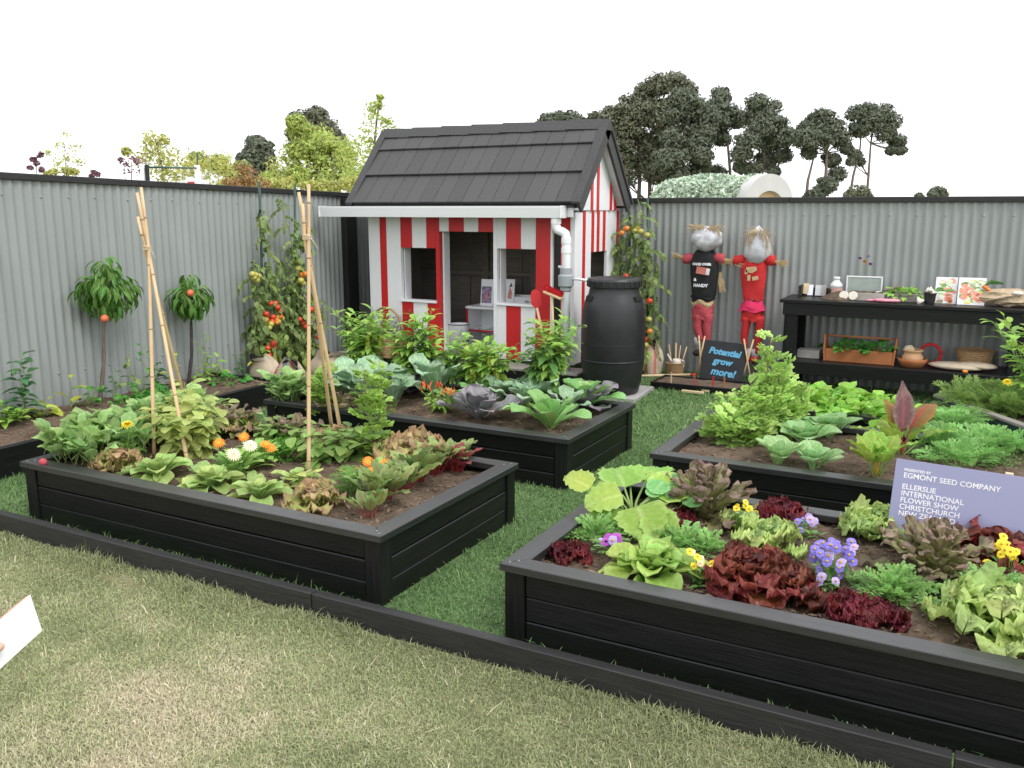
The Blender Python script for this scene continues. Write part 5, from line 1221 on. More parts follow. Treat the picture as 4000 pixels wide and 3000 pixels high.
bean(420, 985, 'pale green bean plant climbing the first bamboo tripod', L_beanp, 27, .28, .4)
bean(385, 960, 'yellowish bean plant behind the front cane of the first tripod', L_beanp, 18, .16, .36)
bean(700, 1000, 'dark green bean plant at the foot of the second bamboo tripod', L_bean, 9, .17, .22)
bean(755, 985, 'bean plant between the second tripod and the orange marigolds', L_bean, 7, .13, .17)
bean(668, 1060, 'small yellowing bean plant at the front cane of the second tripod', L_beanp, 3, .05, .1)
def calend(vx, vy, label, n, fl, s=1., h=.12):
    r = plant('calendula', label, 'flower', vx, vy, 'calendulas')
    rosette(r, L_cal, n, 1.35, .15, .6 * s, 1.1 * s, .07, .3, z=.04)
    st = []
    for me, u, v, dep in fl:
        p = AY(u, v, r.location.y + dep) - r.location; p = Matrix.Rotation(-r.rotation_euler.z, 3, 'Z') @ p
        st.append([(p.x * .25, p.y * .25, .01), (p.x * .75, p.y * .75, p.z * .6), tuple(p)])
        fc_ = math.atan2(-r.location.x, r.location.y) - r.rotation_euler.z; put('flower', me, r, p, fc_ + random.uniform(-.4, .4), random.uniform(.5, .85), random.uniform(.95, 1.12))
    stems(r, 'stem_green', st, .003, 'flower_stem')
calend(512, 1022, 'calendula with cream flowers in front of the parsley', 40, [(F_cream, 505, 982, -.15), (F_cream, 541, 963, -.13)], 1.05)
calend(560, 1000, 'calendula with bright orange flowers beside the cream ones', 40, [(F_or, 527, 944, -.14), (F_or, 574, 960, -.15), (F_or, 585, 968, -.13), (F_or, 473, 957, -.16)], 1.05)
calend(822, 1030, 'small orange calendula near the beetroot row', 18, [(F_or, 795, 997, -.08), (F_or, 834, 1002, -.08), (F_or, 802, 1017, -.1)], .8)
def parsley(vx, vy, label, n=26, s=1.):
    r = plant('parsley', label, 'herb', vx, vy, 'curly parsley'); rosette(r, F_parsley, n, 1.45, .35, .7 * s, 1.05 * s, .05, .3, name='frond')
parsley(465, 925, 'curly parsley clump behind the orange flowers', 30, 1.15); parsley(505, 935, 'second curly parsley clump beside the orange flowers', 28, 1.15)
parsley(628, 955, 'curly parsley right of the calendulas', 30, 1.15); bean(810, 985, 'low dark green bean plant behind the right orange calendula', L_bean, 6, .12, .16); bean(600, 960, 'low green bean plant behind the calendula flowers', L_bean, 7, .14, .18)
parsley(610, 985, 'curly parsley in front beside the calendula leaves', 26, 1.0)
frilly(500, 905, 'orange bronze lettuce at the back left of the tripod bed', L_bronze, 24, 1.3); frilly(455, 900, 'bronze lettuce behind the beans', L_bronze, 18, 1.1)
frilly(572, 912, 'tall brown oak leaf lettuce at the back rim of the tripod bed', L_oak, 34, 1.3, 1.55, .4)
frilly(598, 960, 'small pinkish bronze lettuce behind the orange flowers', L_bronze, 16, .75)
frilly(715, 930, 'brown oak leaf lettuce behind the second tripod', L_oak, 28, 1.2, 1.55, .3)
frilly(658, 915, 'purplish oak leaf lettuce left of the second tripod', L_oak, 24, 1.1, 1.55, .3)
frilly(790, 955, 'pink edged bronze lettuce behind the second tripod', L_bronze, 26, 1.2)
frilly(922, 990, 'large pink bronze frilly lettuce at the back right of the tripod bed', L_bronze, 36, 1.4)
frilly(683, 1098, 'golden bronze lettuce at the front rim of the tripod bed', L_bronze, 26, .95)
def coriander(vx, vy, label, h, n, spread=.06, F=F_cor):
    r = plant('coriander', label, 'herb', vx, vy, 'tall coriander')
    ps = [path((random.uniform(-.02, .02), random.uniform(-.02, .02), 0), h * random.uniform(.6, 1), random.uniform(-spread, spread), random.uniform(-spread, spread), 8, .01) for _ in range(4)]
    stems(r, 'stem_brown', ps[:1], .005); stems(r, 'stem_green', ps[1:], .004); leafy(r, ps, F, n, .08, 1, (-.1, .7), (.6, 1.0)); return r
coriander(842, 975, 'tall bright green coriander standing up in front of the cabbage bed', .56, 14, .1)
coriander(655, 900, 'bushy light green coriander left of the second tripod', .36, 13, .13)
r = plant('marigold', 'feathery green marigold in front of the bean plant', 'flower', 758, 1070, 'marigolds'); pth = [path((0, 0, 0), .13, .05 * math.cos(a), .05 * math.sin(a), 4) for a in range(6)]
stems(r, 'stem_green', pth, .0025); leafy(r, pth, F_tagetes, 7, .1, 1)
for q in (1, 3): put('bud', F_orpom, r, pth[q][-1], 0, .3, .4)
bt_ = [(800, 1118, 'small beetroot plant nearest the front corner', 9, .8, L_beet), (812, 1088, 'beetroot plant second from the front corner', 14, 1.15, L_beet), (838, 1078, 'beetroot plant third along the right rim', 14, 1.1, L_beet), (872, 1058, 'beetroot plant fourth along the right rim', 14, 1., L_beet),
       (905, 1040, 'beetroot plant fifth along the right rim', 15, 1.15, L_beet), (938, 1027, 'beetroot plant beside the pink lettuce', 15, 1.1, L_beet), (968, 1010, 'beetroot plant with greyish leaves behind the pink lettuce', 15, 1.05, L_beet), (1000, 1000, 'green and red beetroot plant near the back rim', 14, 1.1, L_beet), (1040, 992, 'dark red leaved beetroot in the back right corner', 18, 1.05, L_beetr)]
for u, v, lab, n, s_, L_ in bt_:
    r = plant('beetroot', lab, 'vegetable plant', u, v, 'row of beetroot'); rosette(r, L_ if L_ is L_beetr else L_beet + (L_beetr[:1] if u > 930 else []), int(n * 1.3), 1.5, .8, .75 * s_, 1.3 * s_, .03, .25)
# bamboo tripods
def tripod(label, feet, tie, tops):
    c = G(*feet[0], SOIL); ty = c.y + .22
    t = thing('bamboo_tripod', label, 'plant support', (c.x, ty, SOIL), 0, 'bamboo tripods'); o_ = Vector((c.x, ty, SOIL))
    tiep = AY(*tie, ty)
    for i, (ft, tp) in enumerate(zip(feet, tops)):
        p0 = (G(*ft, SOIL) if not isinstance(ft, Vector) else ft) - Vector((0, 0, .06)); off = Vector((.013 * math.cos(i * 2.1), .013 * math.sin(i * 2.1), 0)); pm = tiep + off
        p1 = AY(*tp, ty + .03 * math.cos(i * 2.1)); 
        pts = [p0 + (pm - p0) * k for k in np.linspace(0, 1, 8)] + [pm + (p1 - pm) * k for k in (.5, 1)]
        L_ = sum((pts[k + 1] - pts[k]).length for k in range(len(pts) - 1))
        cane = obj('cane', MB().tube([p - o_ for p in pts], np.linspace(.0115, .0085, len(pts)), 10), m_['bamboo'], t, smooth=True)
        nd = MB()
        for q in range(5):
            f = (q + .5 + random.uniform(-.15, .15)) / 5; k = f * (len(pts) - 1); a_ = int(k); p = pts[a_] + (pts[a_ + 1] - pts[a_]) * (k - a_); d = (pts[a_ + 1] - pts[a_]).normalized()
            nd.tube([p - o_ - d * .004, p - o_, p - o_ + d * .004], [.0112, .0132, .0112], 10)
        obj('node', nd, m_['bamboo_node'], cane, smooth=True)
    tw = MB()
    for k in range(4): tw.tube([tiep - o_ + Vector((.024 * math.cos(a), .022 * math.sin(a), (k - 1.5) * .005 + .004 * math.sin(a + k))) for a in np.linspace(0, 6.283, 14)], .0028, 5, caps=False)
    tw.tube([tiep - o_ + Vector((.024, -.01, 0)), tiep - o_ + Vector((.06, -.02, -.02)), tiep - o_ + Vector((.09, -.02, -.06))], .0015, 4)
    obj('twine', tw, m_['twine'], t, smooth=True)
tripod('bamboo cane tripod on the left with pale beans at its foot', [(332, 985), (410, 1012), (412, 900)], (318, 535), [(305, 405), (296, 416), (298, 468)])
tripod('bamboo cane tripod in the middle of the front bed with dark beans', [(666, 1032), (720, 938), (746, 968)], (663, 512), [(667, 398), (645, 415), (654, 440)])

# --- right front bed
def facing(root, az, k=.42):     # broad leaves tilt to the open, bright side of the bed
    d = Matrix.Rotation(-root.rotation_euler.z, 3, 'Z') @ (Vector((.25, -1, 0)).normalized()); return -k * (-d.x * math.sin(az) + d.y * math.cos(az)), k * (d.x * math.cos(az) + d.y * math.sin(az))
z_ = plant('courgette_plant', 'large courgette plant with broad pale green leaves in the bed corner', 'vegetable plant', 1365, 1135)
for i, (u, v, dep, s_, L_) in enumerate(((1345, 1035, .15, 1.2, L_zuc), (1400, 1020, .3, 1.15, L_zuc), (1425, 1055, .1, 1.15, L_zuc), (1380, 1085, -.08, 1.2, L_zuc), (1340, 1055, -.03, 1.05, L_zucy), (1310, 1050, .1, .85, L_zuc), (1330, 1092, -.08, .85, L_zuc), (1440, 1035, .28, 1.0, L_zuc), (1420, 1105, -.12, .9, L_zuc), (1360, 1025, .25, 1., L_zuc))):
    c = z_.location; p = AY(u, v, c.y + dep) - c; pr = Matrix.Rotation(-z_.rotation_euler.z, 3, 'Z') @ p
    az = math.atan2(-pr.x, pr.y); leafbase = pr * .82
    obj('leaf_stalk', MB().tube([(0, 0, 0), (leafbase.x * .3, leafbase.y * .3, leafbase.z * .65), tuple(leafbase)], [.008, .006, .0045], 7), m_['stem_green'], z_, smooth=True)
    el_, ro_ = facing(z_, az); put('leaf', random.choice(L_), z_, leafbase, az, el_ + random.uniform(-.15, .15), s_ * .9, ro_ + random.uniform(-.15, .15))
p = AY(1275, 1055, z_.location.y + .02) - z_.location; pr = Matrix.Rotation(-z_.rotation_euler.z, 3, 'Z') @ p
obj('leaf_stalk', MB().tube([(0, 0, 0), (pr.x * .4, pr.y * .4, .12), tuple(pr)], [.008, .006, .0045], 7), m_['stem_green'], z_, smooth=True)
put('leaf', L_zucy[0], z_, pr, math.atan2(-pr.x, pr.y), *((lambda q: (q[0] + .2, .75, q[1]))(facing(z_, math.atan2(-pr.x, pr.y)))))
nas = plant('nasturtium', 'nasturtium with round green leaves beside the courgette', 'flower', 1452, 1125); ps = []
for i in range(11):
    a = random.uniform(0, 6.28); q = random.uniform(.02, .1); h_ = random.uniform(.06, .2); ps.append([(0, 0, 0), (q * .5 * math.cos(a), q * .5 * math.sin(a), h_ * .6), (q * math.cos(a), q * math.sin(a), h_)])
    el_, ro_ = facing(nas, a); put('leaf', random.choice(L_nast), nas, ps[-1][-1], a, el_ + random.uniform(-.2, .2), random.uniform(.8, 1.2), ro_)
stems(nas, 'stem_green', ps, .0022)
frilly(1518, 1120, 'tall grey brown oak leaf lettuce between the courgette and the back bed', L_oak, 60, 1.25, 1.6, .2, .03, .95)
frilly(1462, 1150, 'dark red frilly lettuce under the courgette leaves', L_lollo, 34, 1.15)
frilly(1235, 1212, 'low dark red frilly lettuce in the front left corner', L_lollo, 22, .9, 1.3, .1); frilly(1210, 1205, 'smaller dark red lettuce at the very corner of the right bed', L_lollo, 14, .75, 1.3, .1)
frilly(1690, 1128, 'dark red frilly lettuce in front of the chard bed', L_lollo, 44, 1.4)
frilly(1838, 1335, 'left of two dark red frilly lettuces near the front rim', L_lollo, 32, 1.0, 1.4, .15); frilly(1893, 1350, 'right of two dark red frilly lettuces near the front rim', L_lollo, 34, 1.05, 1.4, .15)
frilly(2150, 1268, 'dark red frilly lettuce below the yellow violas', L_lollo, 26, .95)
def rocket(vx, vy, label, n=22, s=1.):
    r = plant('rocket_plant', label, 'salad plant', vx, vy, 'serrated salad greens'); rosette(r, F_rocket, n, 1.35, .15, .6 * s, 1.05 * s, .025, .3)
rocket(1290, 1165, 'serrated green salad plant in front of the courgette', 26, .95); rocket(1475, 1185, 'serrated salad plant behind the butterhead lettuce', 18, .9); rocket(1530, 1195, 'serrated salad plant right of the butterhead lettuce', 14, .8)
rocket(1932, 1290, 'serrated green salad plant below the blue violas', 28, 1.05); rocket(2140, 1300, 'serrated pale green plant behind the crisp lettuce', 22, 1.15)
frilly(1405, 1245, 'large green butterhead lettuce in the front of the right bed', L_butter, 34, 1.25, 1.45, .0, .04)
frilly(1662, 1190, 'light green crisp lettuce under the yellow flowers', L_frilly, 24, 1.15, 1.4, .15)
frilly(1600, 1150, 'small light green lettuce behind the red brown one', L_frilly, 12, .8)
frilly(1895, 1150, 'bright lime frilly lettuce left of the purple sign', L_frilly, 36, 1.15, 1.45, .1)
frilly(2165, 1375, 'crisp iceberg lettuce at the right front corner', L_frilly, 40, 1.5, 1.45, .05, .05); frilly(2120, 1345, 'crisp green lettuce left behind the iceberg lettuce', L_frilly, 16, .9, 1.3, .1)
frilly(1630, 1270, 'big red brown lettuce spilling over the front rim', L_redb, 34, 1.1, 1.5, .05, .05); frilly(1690, 1290, 'rusty red lettuce lying on the front rim', L_redb, 22, .95, 1.2, -.1, .03)
frilly(2150, 1220, 'red brown lettuce in front of the purple sign', L_redb, 34, 1.3, 1.5, .1, .05); frilly(2225, 1210, 'rightmost red brown lettuce by the purple sign', L_redb, 28, 1.1)
frilly(2020, 1245, 'large grey purple oak leaf lettuce right of the blue violas', L_oak, 56, 1.15, 1.55, .1, .04, .85)
def viola(vx, vy, label, meshes, nf, h=.1, spread=.05, nl=26, s=1.):
    r = plant('viola', label, 'flower', vx, vy, 'violas and pansies'); ps = []
    for i in range(nl): 
        a = random.uniform(0, 6.28); q = random.uniform(0, spread); put('leaf', random.choice(L_violal), r, (q * math.cos(a), q * math.sin(a), random.uniform(0, h * .6)), random.uniform(0, 6.28), random.uniform(-.1, .9), random.uniform(.8, 1.4) * s)
    for i in range(nf):
        a = random.uniform(0, 6.28); q = spread * math.sqrt(random.random()) * 1.1; z = h * random.uniform(.55, 1.1)
        ps.append([(q * .4 * math.cos(a), q * .4 * math.sin(a), 0), (q * math.cos(a), q * math.sin(a), z)])
        d = (Vector((0, 0, CAMH)) - r.location); face = math.atan2(-d.x, d.y) - r.rotation_euler.z
        put('flower', random.choice(meshes), r, ps[-1][-1], face + random.uniform(-.7, .7), -math.pi / 2 + random.uniform(.3, 1.0), random.uniform(.85, 1.25) * s)
    stems(r, 'stem_green', ps, .0014)
viola(1798, 1265, 'blue violas with yellow eyes in the middle of the right bed', [V_blue, V_blue, V_lil], 30, .16, .075, 46, 1.25); viola(1780, 1275, 'pale lilac violas at the foot of the blue ones', [V_lil, V_blue], 8, .07, .06, 20)
viola(1745, 1165, 'small blue violas by the light green crisp lettuce', [V_blue, V_lil], 9, .09, .05, 22, 1.1)
viola(1318, 1205, 'magenta pansies beside the butterhead lettuce', [V_vio, V_vio, V_lil], 7, .1, .05, 20, 1.35)
viola(1512, 1265, 'cream violas between the butterhead and red lettuce', [V_cream, V_yel], 12, .12, .05, 34)
viola(1612, 1140, 'yellow pansies behind the light green crisp lettuce', [V_yel], 8, .12, .05, 16, 1.1)
viola(2175, 1260, 'bright yellow pansies at the right edge of the bed', [V_yel], 15, .15, .08, 30, 1.3)
viola(1430, 1150, 'dark purple violas under the courgette leaves', [V_vio], 5, .07, .05, 16)

# --- cabbage and pepper bed
def cabbage(vx, vy, label, L, n, s=1., e_in=1.4, e_out=.25, r=.02, cat='cabbage'):
    q = plant('cabbage', label, cat, vx, vy, 'cabbages'); rosette(q, L, n, e_in + .05, e_out + .3, .55 * s, 1.0 * s, r, .2); return q
cabbage(1035, 905, 'red cabbage with upright purple leaves at the front of the cabbage bed', L_rcab, 12, 1.25, 1.45, .15); cabbage(1270, 885, 'red cabbage near the right rim of the cabbage bed', L_rcab, 12, 1.15, 1.4, .15)
cabbage(1190, 925, 'green cabbage in the front right corner of the cabbage bed', L_cabg, 14, 1.22, 1.4, .1); cabbage(1310, 860, 'green cabbage in front of the black barrel', L_cabg, 14, 1.25, 1.3, .2)
cabbage(800, 880, 'blue green broccoli plant at the left of the cabbage bed', L_cab, 15, 1.3, 1.3, .2, .03); cabbage(755, 865, 'blue green broccoli plant in the left corner of the cabbage bed', L_cab, 14, 1.2, 1.3, .2); cabbage(770, 838, 'blue green broccoli behind the left corner ones', L_cab, 12, 1.0, 1.35, .2)
cabbage(1135, 890, 'small blue green broccoli behind the red cabbage', L_cab, 15, 1.0, 1.4, .2); cabbage(1175, 865, 'grey green kale behind the small broccoli', L_cab, 12, .8, 1.4, .3); cabbage(935, 865, 'broad blue green cabbage left of the chilli plant', L_cab, 13, 1.3, 1.4, .3); cabbage(985, 845, 'blue green cabbage behind the chilli plant', L_cab, 12, 1.15, 1.4, .4); cabbage(850, 850, 'broccoli plant in the middle back of the cabbage bed', L_cab, 12, 1.05, 1.35, .25)
cabbage(895, 850, 'dark purple red cabbage between the pepper plants', L_rcabd, 15, 1.1, 1.45, .2); cabbage(1235, 850, 'dark purple cabbage under the big pepper plant', L_rcabd, 10, .9)
def pepper(vx, vy, label, h, spread, n, L, fruit=None, nfr=0, nst=7):
    r = plant('pepper_plant', label, 'pepper plant', vx, vy, 'pepper plants'); h *= 1.28; top = []
    main = path((0, 0, 0), h * .45, 0, 0, 4, .006); ps = [main]
    for i in range(nst):
        a = i * 2.4; q = spread * random.uniform(.5, 1); ps.append(path(main[-1] if i % 2 else main[-2], h * random.uniform(.35, .6), 1.2 * q * math.cos(a), 1.1 * q * math.sin(a), 5, .008))
    stems(r, 'stem_green', ps, .0045); leafy(r, ps[1:], L, int(n * 1.8), .03, 1, (-.5, .35), (.75, 1.2))
    for i in range(nfr):
        p = along(random.choice(ps[1:]), random.uniform(.1, .75)); put('pepper', fruit, r, p, random.uniform(0, 6.28), random.uniform(-.25, .25), random.uniform(.8, 1.1))
    return r
pepper(850, 815, 'bushy pepper plant at the back left beside the wicker basket', .48, .26, 16, L_pep, P_yel, 7, 10)
pepper(955, 835, 'tall pepper plant with dark green fruit in front of the playhouse', .5, .13, 14, L_pep, P_grn, 7)
pepper(920, 830, 'pepper plant with narrow leaves beside the tall one', .4, .12, 11, L_pep, P_grn, 2)
pepper(1048, 850, 'pepper plant with yellow green fruit in front of the doorway', .38, .2, 13, L_pep, P_yel, 10); pepper(1105, 850, 'second pepper plant with yellow green fruit before the door post', .35, .17, 11, L_pep, P_yel, 7)
pepper(1215, 868, 'largest pepper plant at the back right in front of the downpipe', .52, .22, 20, L_pep + L_pepd[:1], P_grn, 4, 9)
pepper(1180, 870, 'dark leaved pepper plant under the largest one', .38, .12, 13, L_pepd, P_grn, 3)
pepper(1010, 842, 'pepper plant in the gap behind the chilli plant', .34, .15, 10, L_pep, P_yel, 3); pepper(770, 822, 'low pepper plant at the back left corner of the cabbage bed', .36, .16, 10, L_pep, P_grn, 3)
cabbage(1085, 875, 'blue green kale in the middle of the cabbage bed', L_cab, 11, .85, 1.4, .25); cabbage(850, 880, 'blue green kale behind the tall coriander', L_cab, 11, .9, 1.4, .2)
cabbage(1040, 865, 'green cabbage between the chilli plant and the yellow peppers', L_cabg, 10, .9, 1.4, .3); cabbage(1230, 905, 'grey green kale between the green cabbage and the right red cabbage', L_cab, 10, .8, 1.4, .2); cabbage(990, 880, 'young green cabbage beside the chilli plant', L_cabg, 9, .75, 1.4, .3)
ch = plant('chilli_plant', 'small chilli plant covered in red upright chillies', 'chilli plant', 950, 890); ps = [path((0, 0, 0), random.uniform(.1, .17), .1 * math.cos(a), .1 * math.sin(a), 4) for a in range(7)]
stems(ch, 'stem_green', ps, .003); leafy(ch, ps, L_pep, 9, .2, .9, (-.8, 0), (.5, .75))
for i in range(22): put('chilli', P_chil, ch, Vector(along(random.choice(ps), .98)) + Vector((random.uniform(-.03, .03), random.uniform(-.03, .03), random.uniform(.02, .05))), random.uniform(0, 6), math.pi + random.uniform(-.6, .6), random.uniform(.7, 1.1))
for i, (u, v, hh) in enumerate(((1063, 838, .34), (1110, 835, .33))):
    o = obj('plant_stake', MB().tube([(0, 0, 0), (.01, 0, hh)], .005, 6), m_['bamboo'], M4=T(*base(u, v)), smooth=True); tag(o, ('thin bamboo stake among the yellow peppers in front of the kitchen unit', 'thin bamboo stake right of the yellow peppers by the door post')[i], 'stake', 'pepper stakes')

# --- chard bed
def celery(vx, vy, label, h, n, sp):
    r = plant('flowering_herb', label, 'herb', vx, vy, 'bolting herbs')
    ps = [path((random.uniform(-.05, .05), random.uniform(-.05, .05), 0), h * random.uniform(.55, 1.), random.uniform(-sp, sp), random.uniform(-sp, sp), 8, .01) for _ in range(9)]
    stems(r, 'stem_brown', ps[:1], .007); stems(r, 'stem_green', ps[1:], .004); leafy(r, ps, F_cel, n, .1, 1, (-.2, .7), (.6, 1.0))
celery(1625, 950, 'bushy pale green herb at the left end of the chard bed', .34, 15, .11); celery(1575, 960, 'pale green herb clump in the left corner of the chard bed', .2, 12, .12); celery(1700, 930, 'pale green herb clump behind the pak choi', .34, 12, .16)
r = plant('flowering_herb', 'tall spire of pale green herb rising in front of the potting bench', 'herb', 1660, 940, 'bolting herbs'); ps = [path((0, 0, 0), .62, .02, 0, 10, .008), path((0, 0, 0), .5, .05, .03, 8, .01), path((0, 0, 0), .45, -.06, .03, 8, .01)]
stems(r, 'stem_brown', ps, .007); leafy(r, ps, F_cel, 26, .1, 1, (-.1, .8), (.5, .8))
def pak(vx, vy, label, n=11, s=1.):
    r = plant('pak_choi', label, 'vegetable plant', vx, vy, 'pak choi'); rosette(r, L_pak, n + 2, 1.5, .7, .6 * s, 1.0 * s, .025, .2)
pak(1680, 1003, 'pak choi on the left at the front of the chard bed', 11, 1.0); pak(1755, 1015, 'pak choi in the middle at the front of the chard bed', 9, 1.0); pak(1735, 965, 'larger pak choi behind the two front ones', 13, 1.15); pak(1790, 945, 'blue green pak choi farthest back in the row', 13, 1.15)
c = plant('chard', 'rainbow chard with yellow stalks left of the purple sign', 'chard', 1893, 1030, 'rainbow chard'); rosette(c, L_chard, 12, 1.5, .85, .5, .85, .02, .25)
obj('stalk', MB().tube([(0, 0, 0), (.02, 0, .12), (.03, 0, .2)], [.013, .011, .008], 8), m_['stem_yellow'], c, smooth=True)
c = plant('chard', 'rainbow chard with dark red stalks and upright leaves', 'chard', 1945, 985, 'rainbow chard'); rosette(c, L_chard[:2], 7, 1.2, .5, .7, 1., .015, .3)
for az_, el_, L_, s_ in ((0, 1.5, L_chardg, 1.15), (-1.0, 1.0, L_chardr, 1.2), (.3, 1.35, L_chardr, 1.0)):
    put('leaf', L_[0], c, (0, 0, 0), az_ - c.rotation_euler.z - YAW * 0 + .5, el_, s_)
def strawb(vx, vy, label, n=16, s=1., L=None):
    r = plant('strawberry_plant', label, 'strawberry plant', vx, vy, 'strawberry plants'); rosette(r, L or L_straw, n, 1.35, .35, .8 * s, 1.15 * s, .05, .3); return r
for i, (u, v, lab) in enumerate(((1730, 885, 'at the left of the back row'), (1775, 878, 'second in the back row'), (1825, 882, 'third in the back row'), (1880, 886, 'fourth in the back row'), (1930, 892, 'fifth in the back row'), (1850, 915, 'in front of the back row'), (1800, 905, 'in the left of the second row'), (1960, 920, 'in the right of the second row'))):
    strawb(u, v, 'leafy green strawberry plant ' + lab + ' behind the chard bed', 22, 1.25 if u < 1900 else .9)
def carrot(vx, vy, label, n=24, s=1.):
    r = plant('carrot_plant', label, 'carrot plant', vx, vy, 'feathery carrot tops'); rosette(r, F_carrot, n, 1.4, .45, .7 * s, 1.05 * s, .06, .35, name='frond')
for u, v, lab, n in ((2075, 1010, 'at the front beside the sign', 22), (2120, 985, 'behind the sign panel', 24), (2040, 980, 'left of the carrot patch', 22), (2090, 950, 'in the middle of the patch', 24), (2150, 945, 'toward the right of the patch', 24), (2050, 940, 'back left of the patch', 20), (2195, 940, 'at the right edge of the picture', 22), (2110, 915, 'at the back of the patch', 22), (2180, 975, 'front right of the patch', 18)):
    carrot(u, v, 'feathery green carrot top ' + lab, n + 8, .95 if v > 960 else .68)

# --- trough planter on the right
ta = Vector((-.27, 7.15, 0)); dxy = Vector((.33, -.48, 0)).normalized(); an = math.atan2(dxy.y, dxy.x)
tp_ = thing('trough_planter', 'dark green trough planter with pale rim holding dill and yellow marigold', 'planter', (ta.x, ta.y, 0), an)
M('planter_green', (.02, .05, .045), (.03, .065, .055), 6, rough=.5)
tl_, tw2 = 1.3, .55
for yy, nm in ((.012, 0), (tw2 - .012, 1)): boxpart('side_board', tp_, (tl_ / 2, yy, .155), (tl_, .024, .3), m_['planter_green'], .003)
for xx in (.012, tl_ - .012): boxpart('end_board', tp_, (xx, tw2 / 2, .155), (.024, tw2 - .05, .3), m_['planter_green'], .003)
for yy in (.02, tw2 - .02): boxpart('rim_board', tp_, (tl_ / 2, yy, .318), (tl_ + .03, .06, .022), m_['weathered_wood'], .003)
for xx in (.02, tl_ - .02): boxpart('rim_board', tp_, (xx, tw2 / 2, .3175), (.06, tw2 - .102, .021), m_['weathered_wood'], .003)
so_ = soil(.03, tl_ - .03, .03, tw2 - .03, .27, 77, .012, 200); so_.matrix_world = T(ta) @ RZ(an)
def tpw(a, b): return T(ta) @ RZ(an) @ Vector((a, b, .27))
for i, (a, b, lab) in enumerate(((.25, .3, 'at the back end of the green trough'), (.45, .22, 'in the middle of the green trough'), (.62, .35, 'toward the right of the green trough'), (.35, .4, 'at the far side of the green trough'), (.2, .15, 'over the pale rim of the green trough'))):
    r = thing('dill', 'feathery dill clump ' + lab, 'herb', tpw(a, b), random.random() * 6, 'dill'); rosette(r, F_dill, 34, 1.45, .45, .8, 1.3, .06, .35, name='frond')
r = thing('marigold', 'yellow marigold flowering among the dill at the right edge', 'flower', tpw(.58, .24), 0, 'marigolds'); fp = AY(2176, 825, r.location.y) - r.location; fp2 = AY(2085, 802, r.location.y + .1) - r.location
stems(r, 'stem_green', [[(0, 0, 0), tuple(fp)], [(0, 0, 0), tuple(fp2)]], .003); put('flower', F_yel, r, fp, 0, .3, 1.15); put('flower', F_or, r, fp2, 0, .4, .6)
leafy(r, [[(0, 0, 0), tuple(fp)]], F_tagetes, 12, .1, .9)
r = thing('basil_plant', 'tall leafy pale green herb at the right above the trough', 'herb', tpw(.5, .42)); ps = [path((0, 0, 0), random.uniform(.4, .68), random.uniform(-.28, .28), random.uniform(-.2, .2), 7, .012) for _ in range(12)]
stems(r, 'stem_green', ps, .004); leafy(r, ps, L_pep, 15, .3, 1, (-.3, .4), (1.0, 1.5))

# ------------------------------------------------------------------ border bed plants
def peach(label, foot, top, crownc, rad, n, fruits, bark):
    X_ = FX + .2; f = AX(*foot, X_); f.z = BS; t = thing('peach_tree', label, 'tree', f, 0, 'dwarf peach trees'); tp = AX(*top, X_) - f; cc = AX(*crownc, X_) - f
    mid = tp * .5 + Vector((.01, .015, 0))
    tr = [(0, 0, -.02), tuple(mid), tuple(tp), tuple(cc + Vector((0, 0, rad * .5)))]
    obj('trunk', MB().tube([along(tr, q) for q in np.linspace(0, .999, 14)], np.linspace(.017, .009, 14) * (1 + .12 * np.sin(np.arange(14) * 2.7)), 8), m_[bark], t, smooth=True)
    br_ = []
    for i in range(10):
        a = i * 2.4; q = rad * random.uniform(.35, .85); br_.append([tuple(cc + Vector((0, 0, -rad * .3))), tuple(cc + Vector((q * .5 * math.cos(a), q * .5 * math.sin(a), rad * .35))), tuple(cc + Vector((q * math.cos(a), q * math.sin(a), rad * random.uniform(.1, .6))))])
    stems(t, 'stem_green', br_, .005, 'branch')
    for i in range(n):
        d = Vector((random.gauss(0, 1), random.gauss(0, 1), random.gauss(0, 1))).normalized() * random.random() ** .35
        tuft = i % 9 == 0; q_ = .85 + .25 * math.sin(3 * math.atan2(d.y, d.x) + n)
        p = cc + (Vector((d.x * rad * .4, d.y * rad * .4, rad * (.85 + .35 * d.z))) if tuft else Vector((d.x * rad * .75, d.y * rad * 1.05 * q_, rad * (.05 + d.z * .62))))
        az = math.atan2(-d.x, d.y) + random.gauss(0, .5)
        put('leaf', random.choice(L_peach), t, p, az, -.95 + .9 * max(-.2, d.z) + random.gauss(0, .3), random.uniform(.8, 1.2), random.uniform(-.5, .5))
    pf = MB().ball((0, 0, 0), .03, 12, 8).mesh('peach', m_['peach_fruit'], True)
    for u, v in fruits: link('peach', pf, t, T(AX(u, v, X_ + .14) - f))
peach('larger dwarf peach tree with drooping leaves in front of the grey fence', (214, 868), (224, 690), (234, 632), .25, 298, [(226, 688)], 'bark')
peach('smaller dwarf peach tree with a dark trunk by the grey fence', (407, 842), (413, 700), (411, 645), .19, 230, [(411, 633)], 'bark_dark')
BX = FX + .25
def bord(u, v): 
    p = AX(u, v, BX); p.z = BS; return p
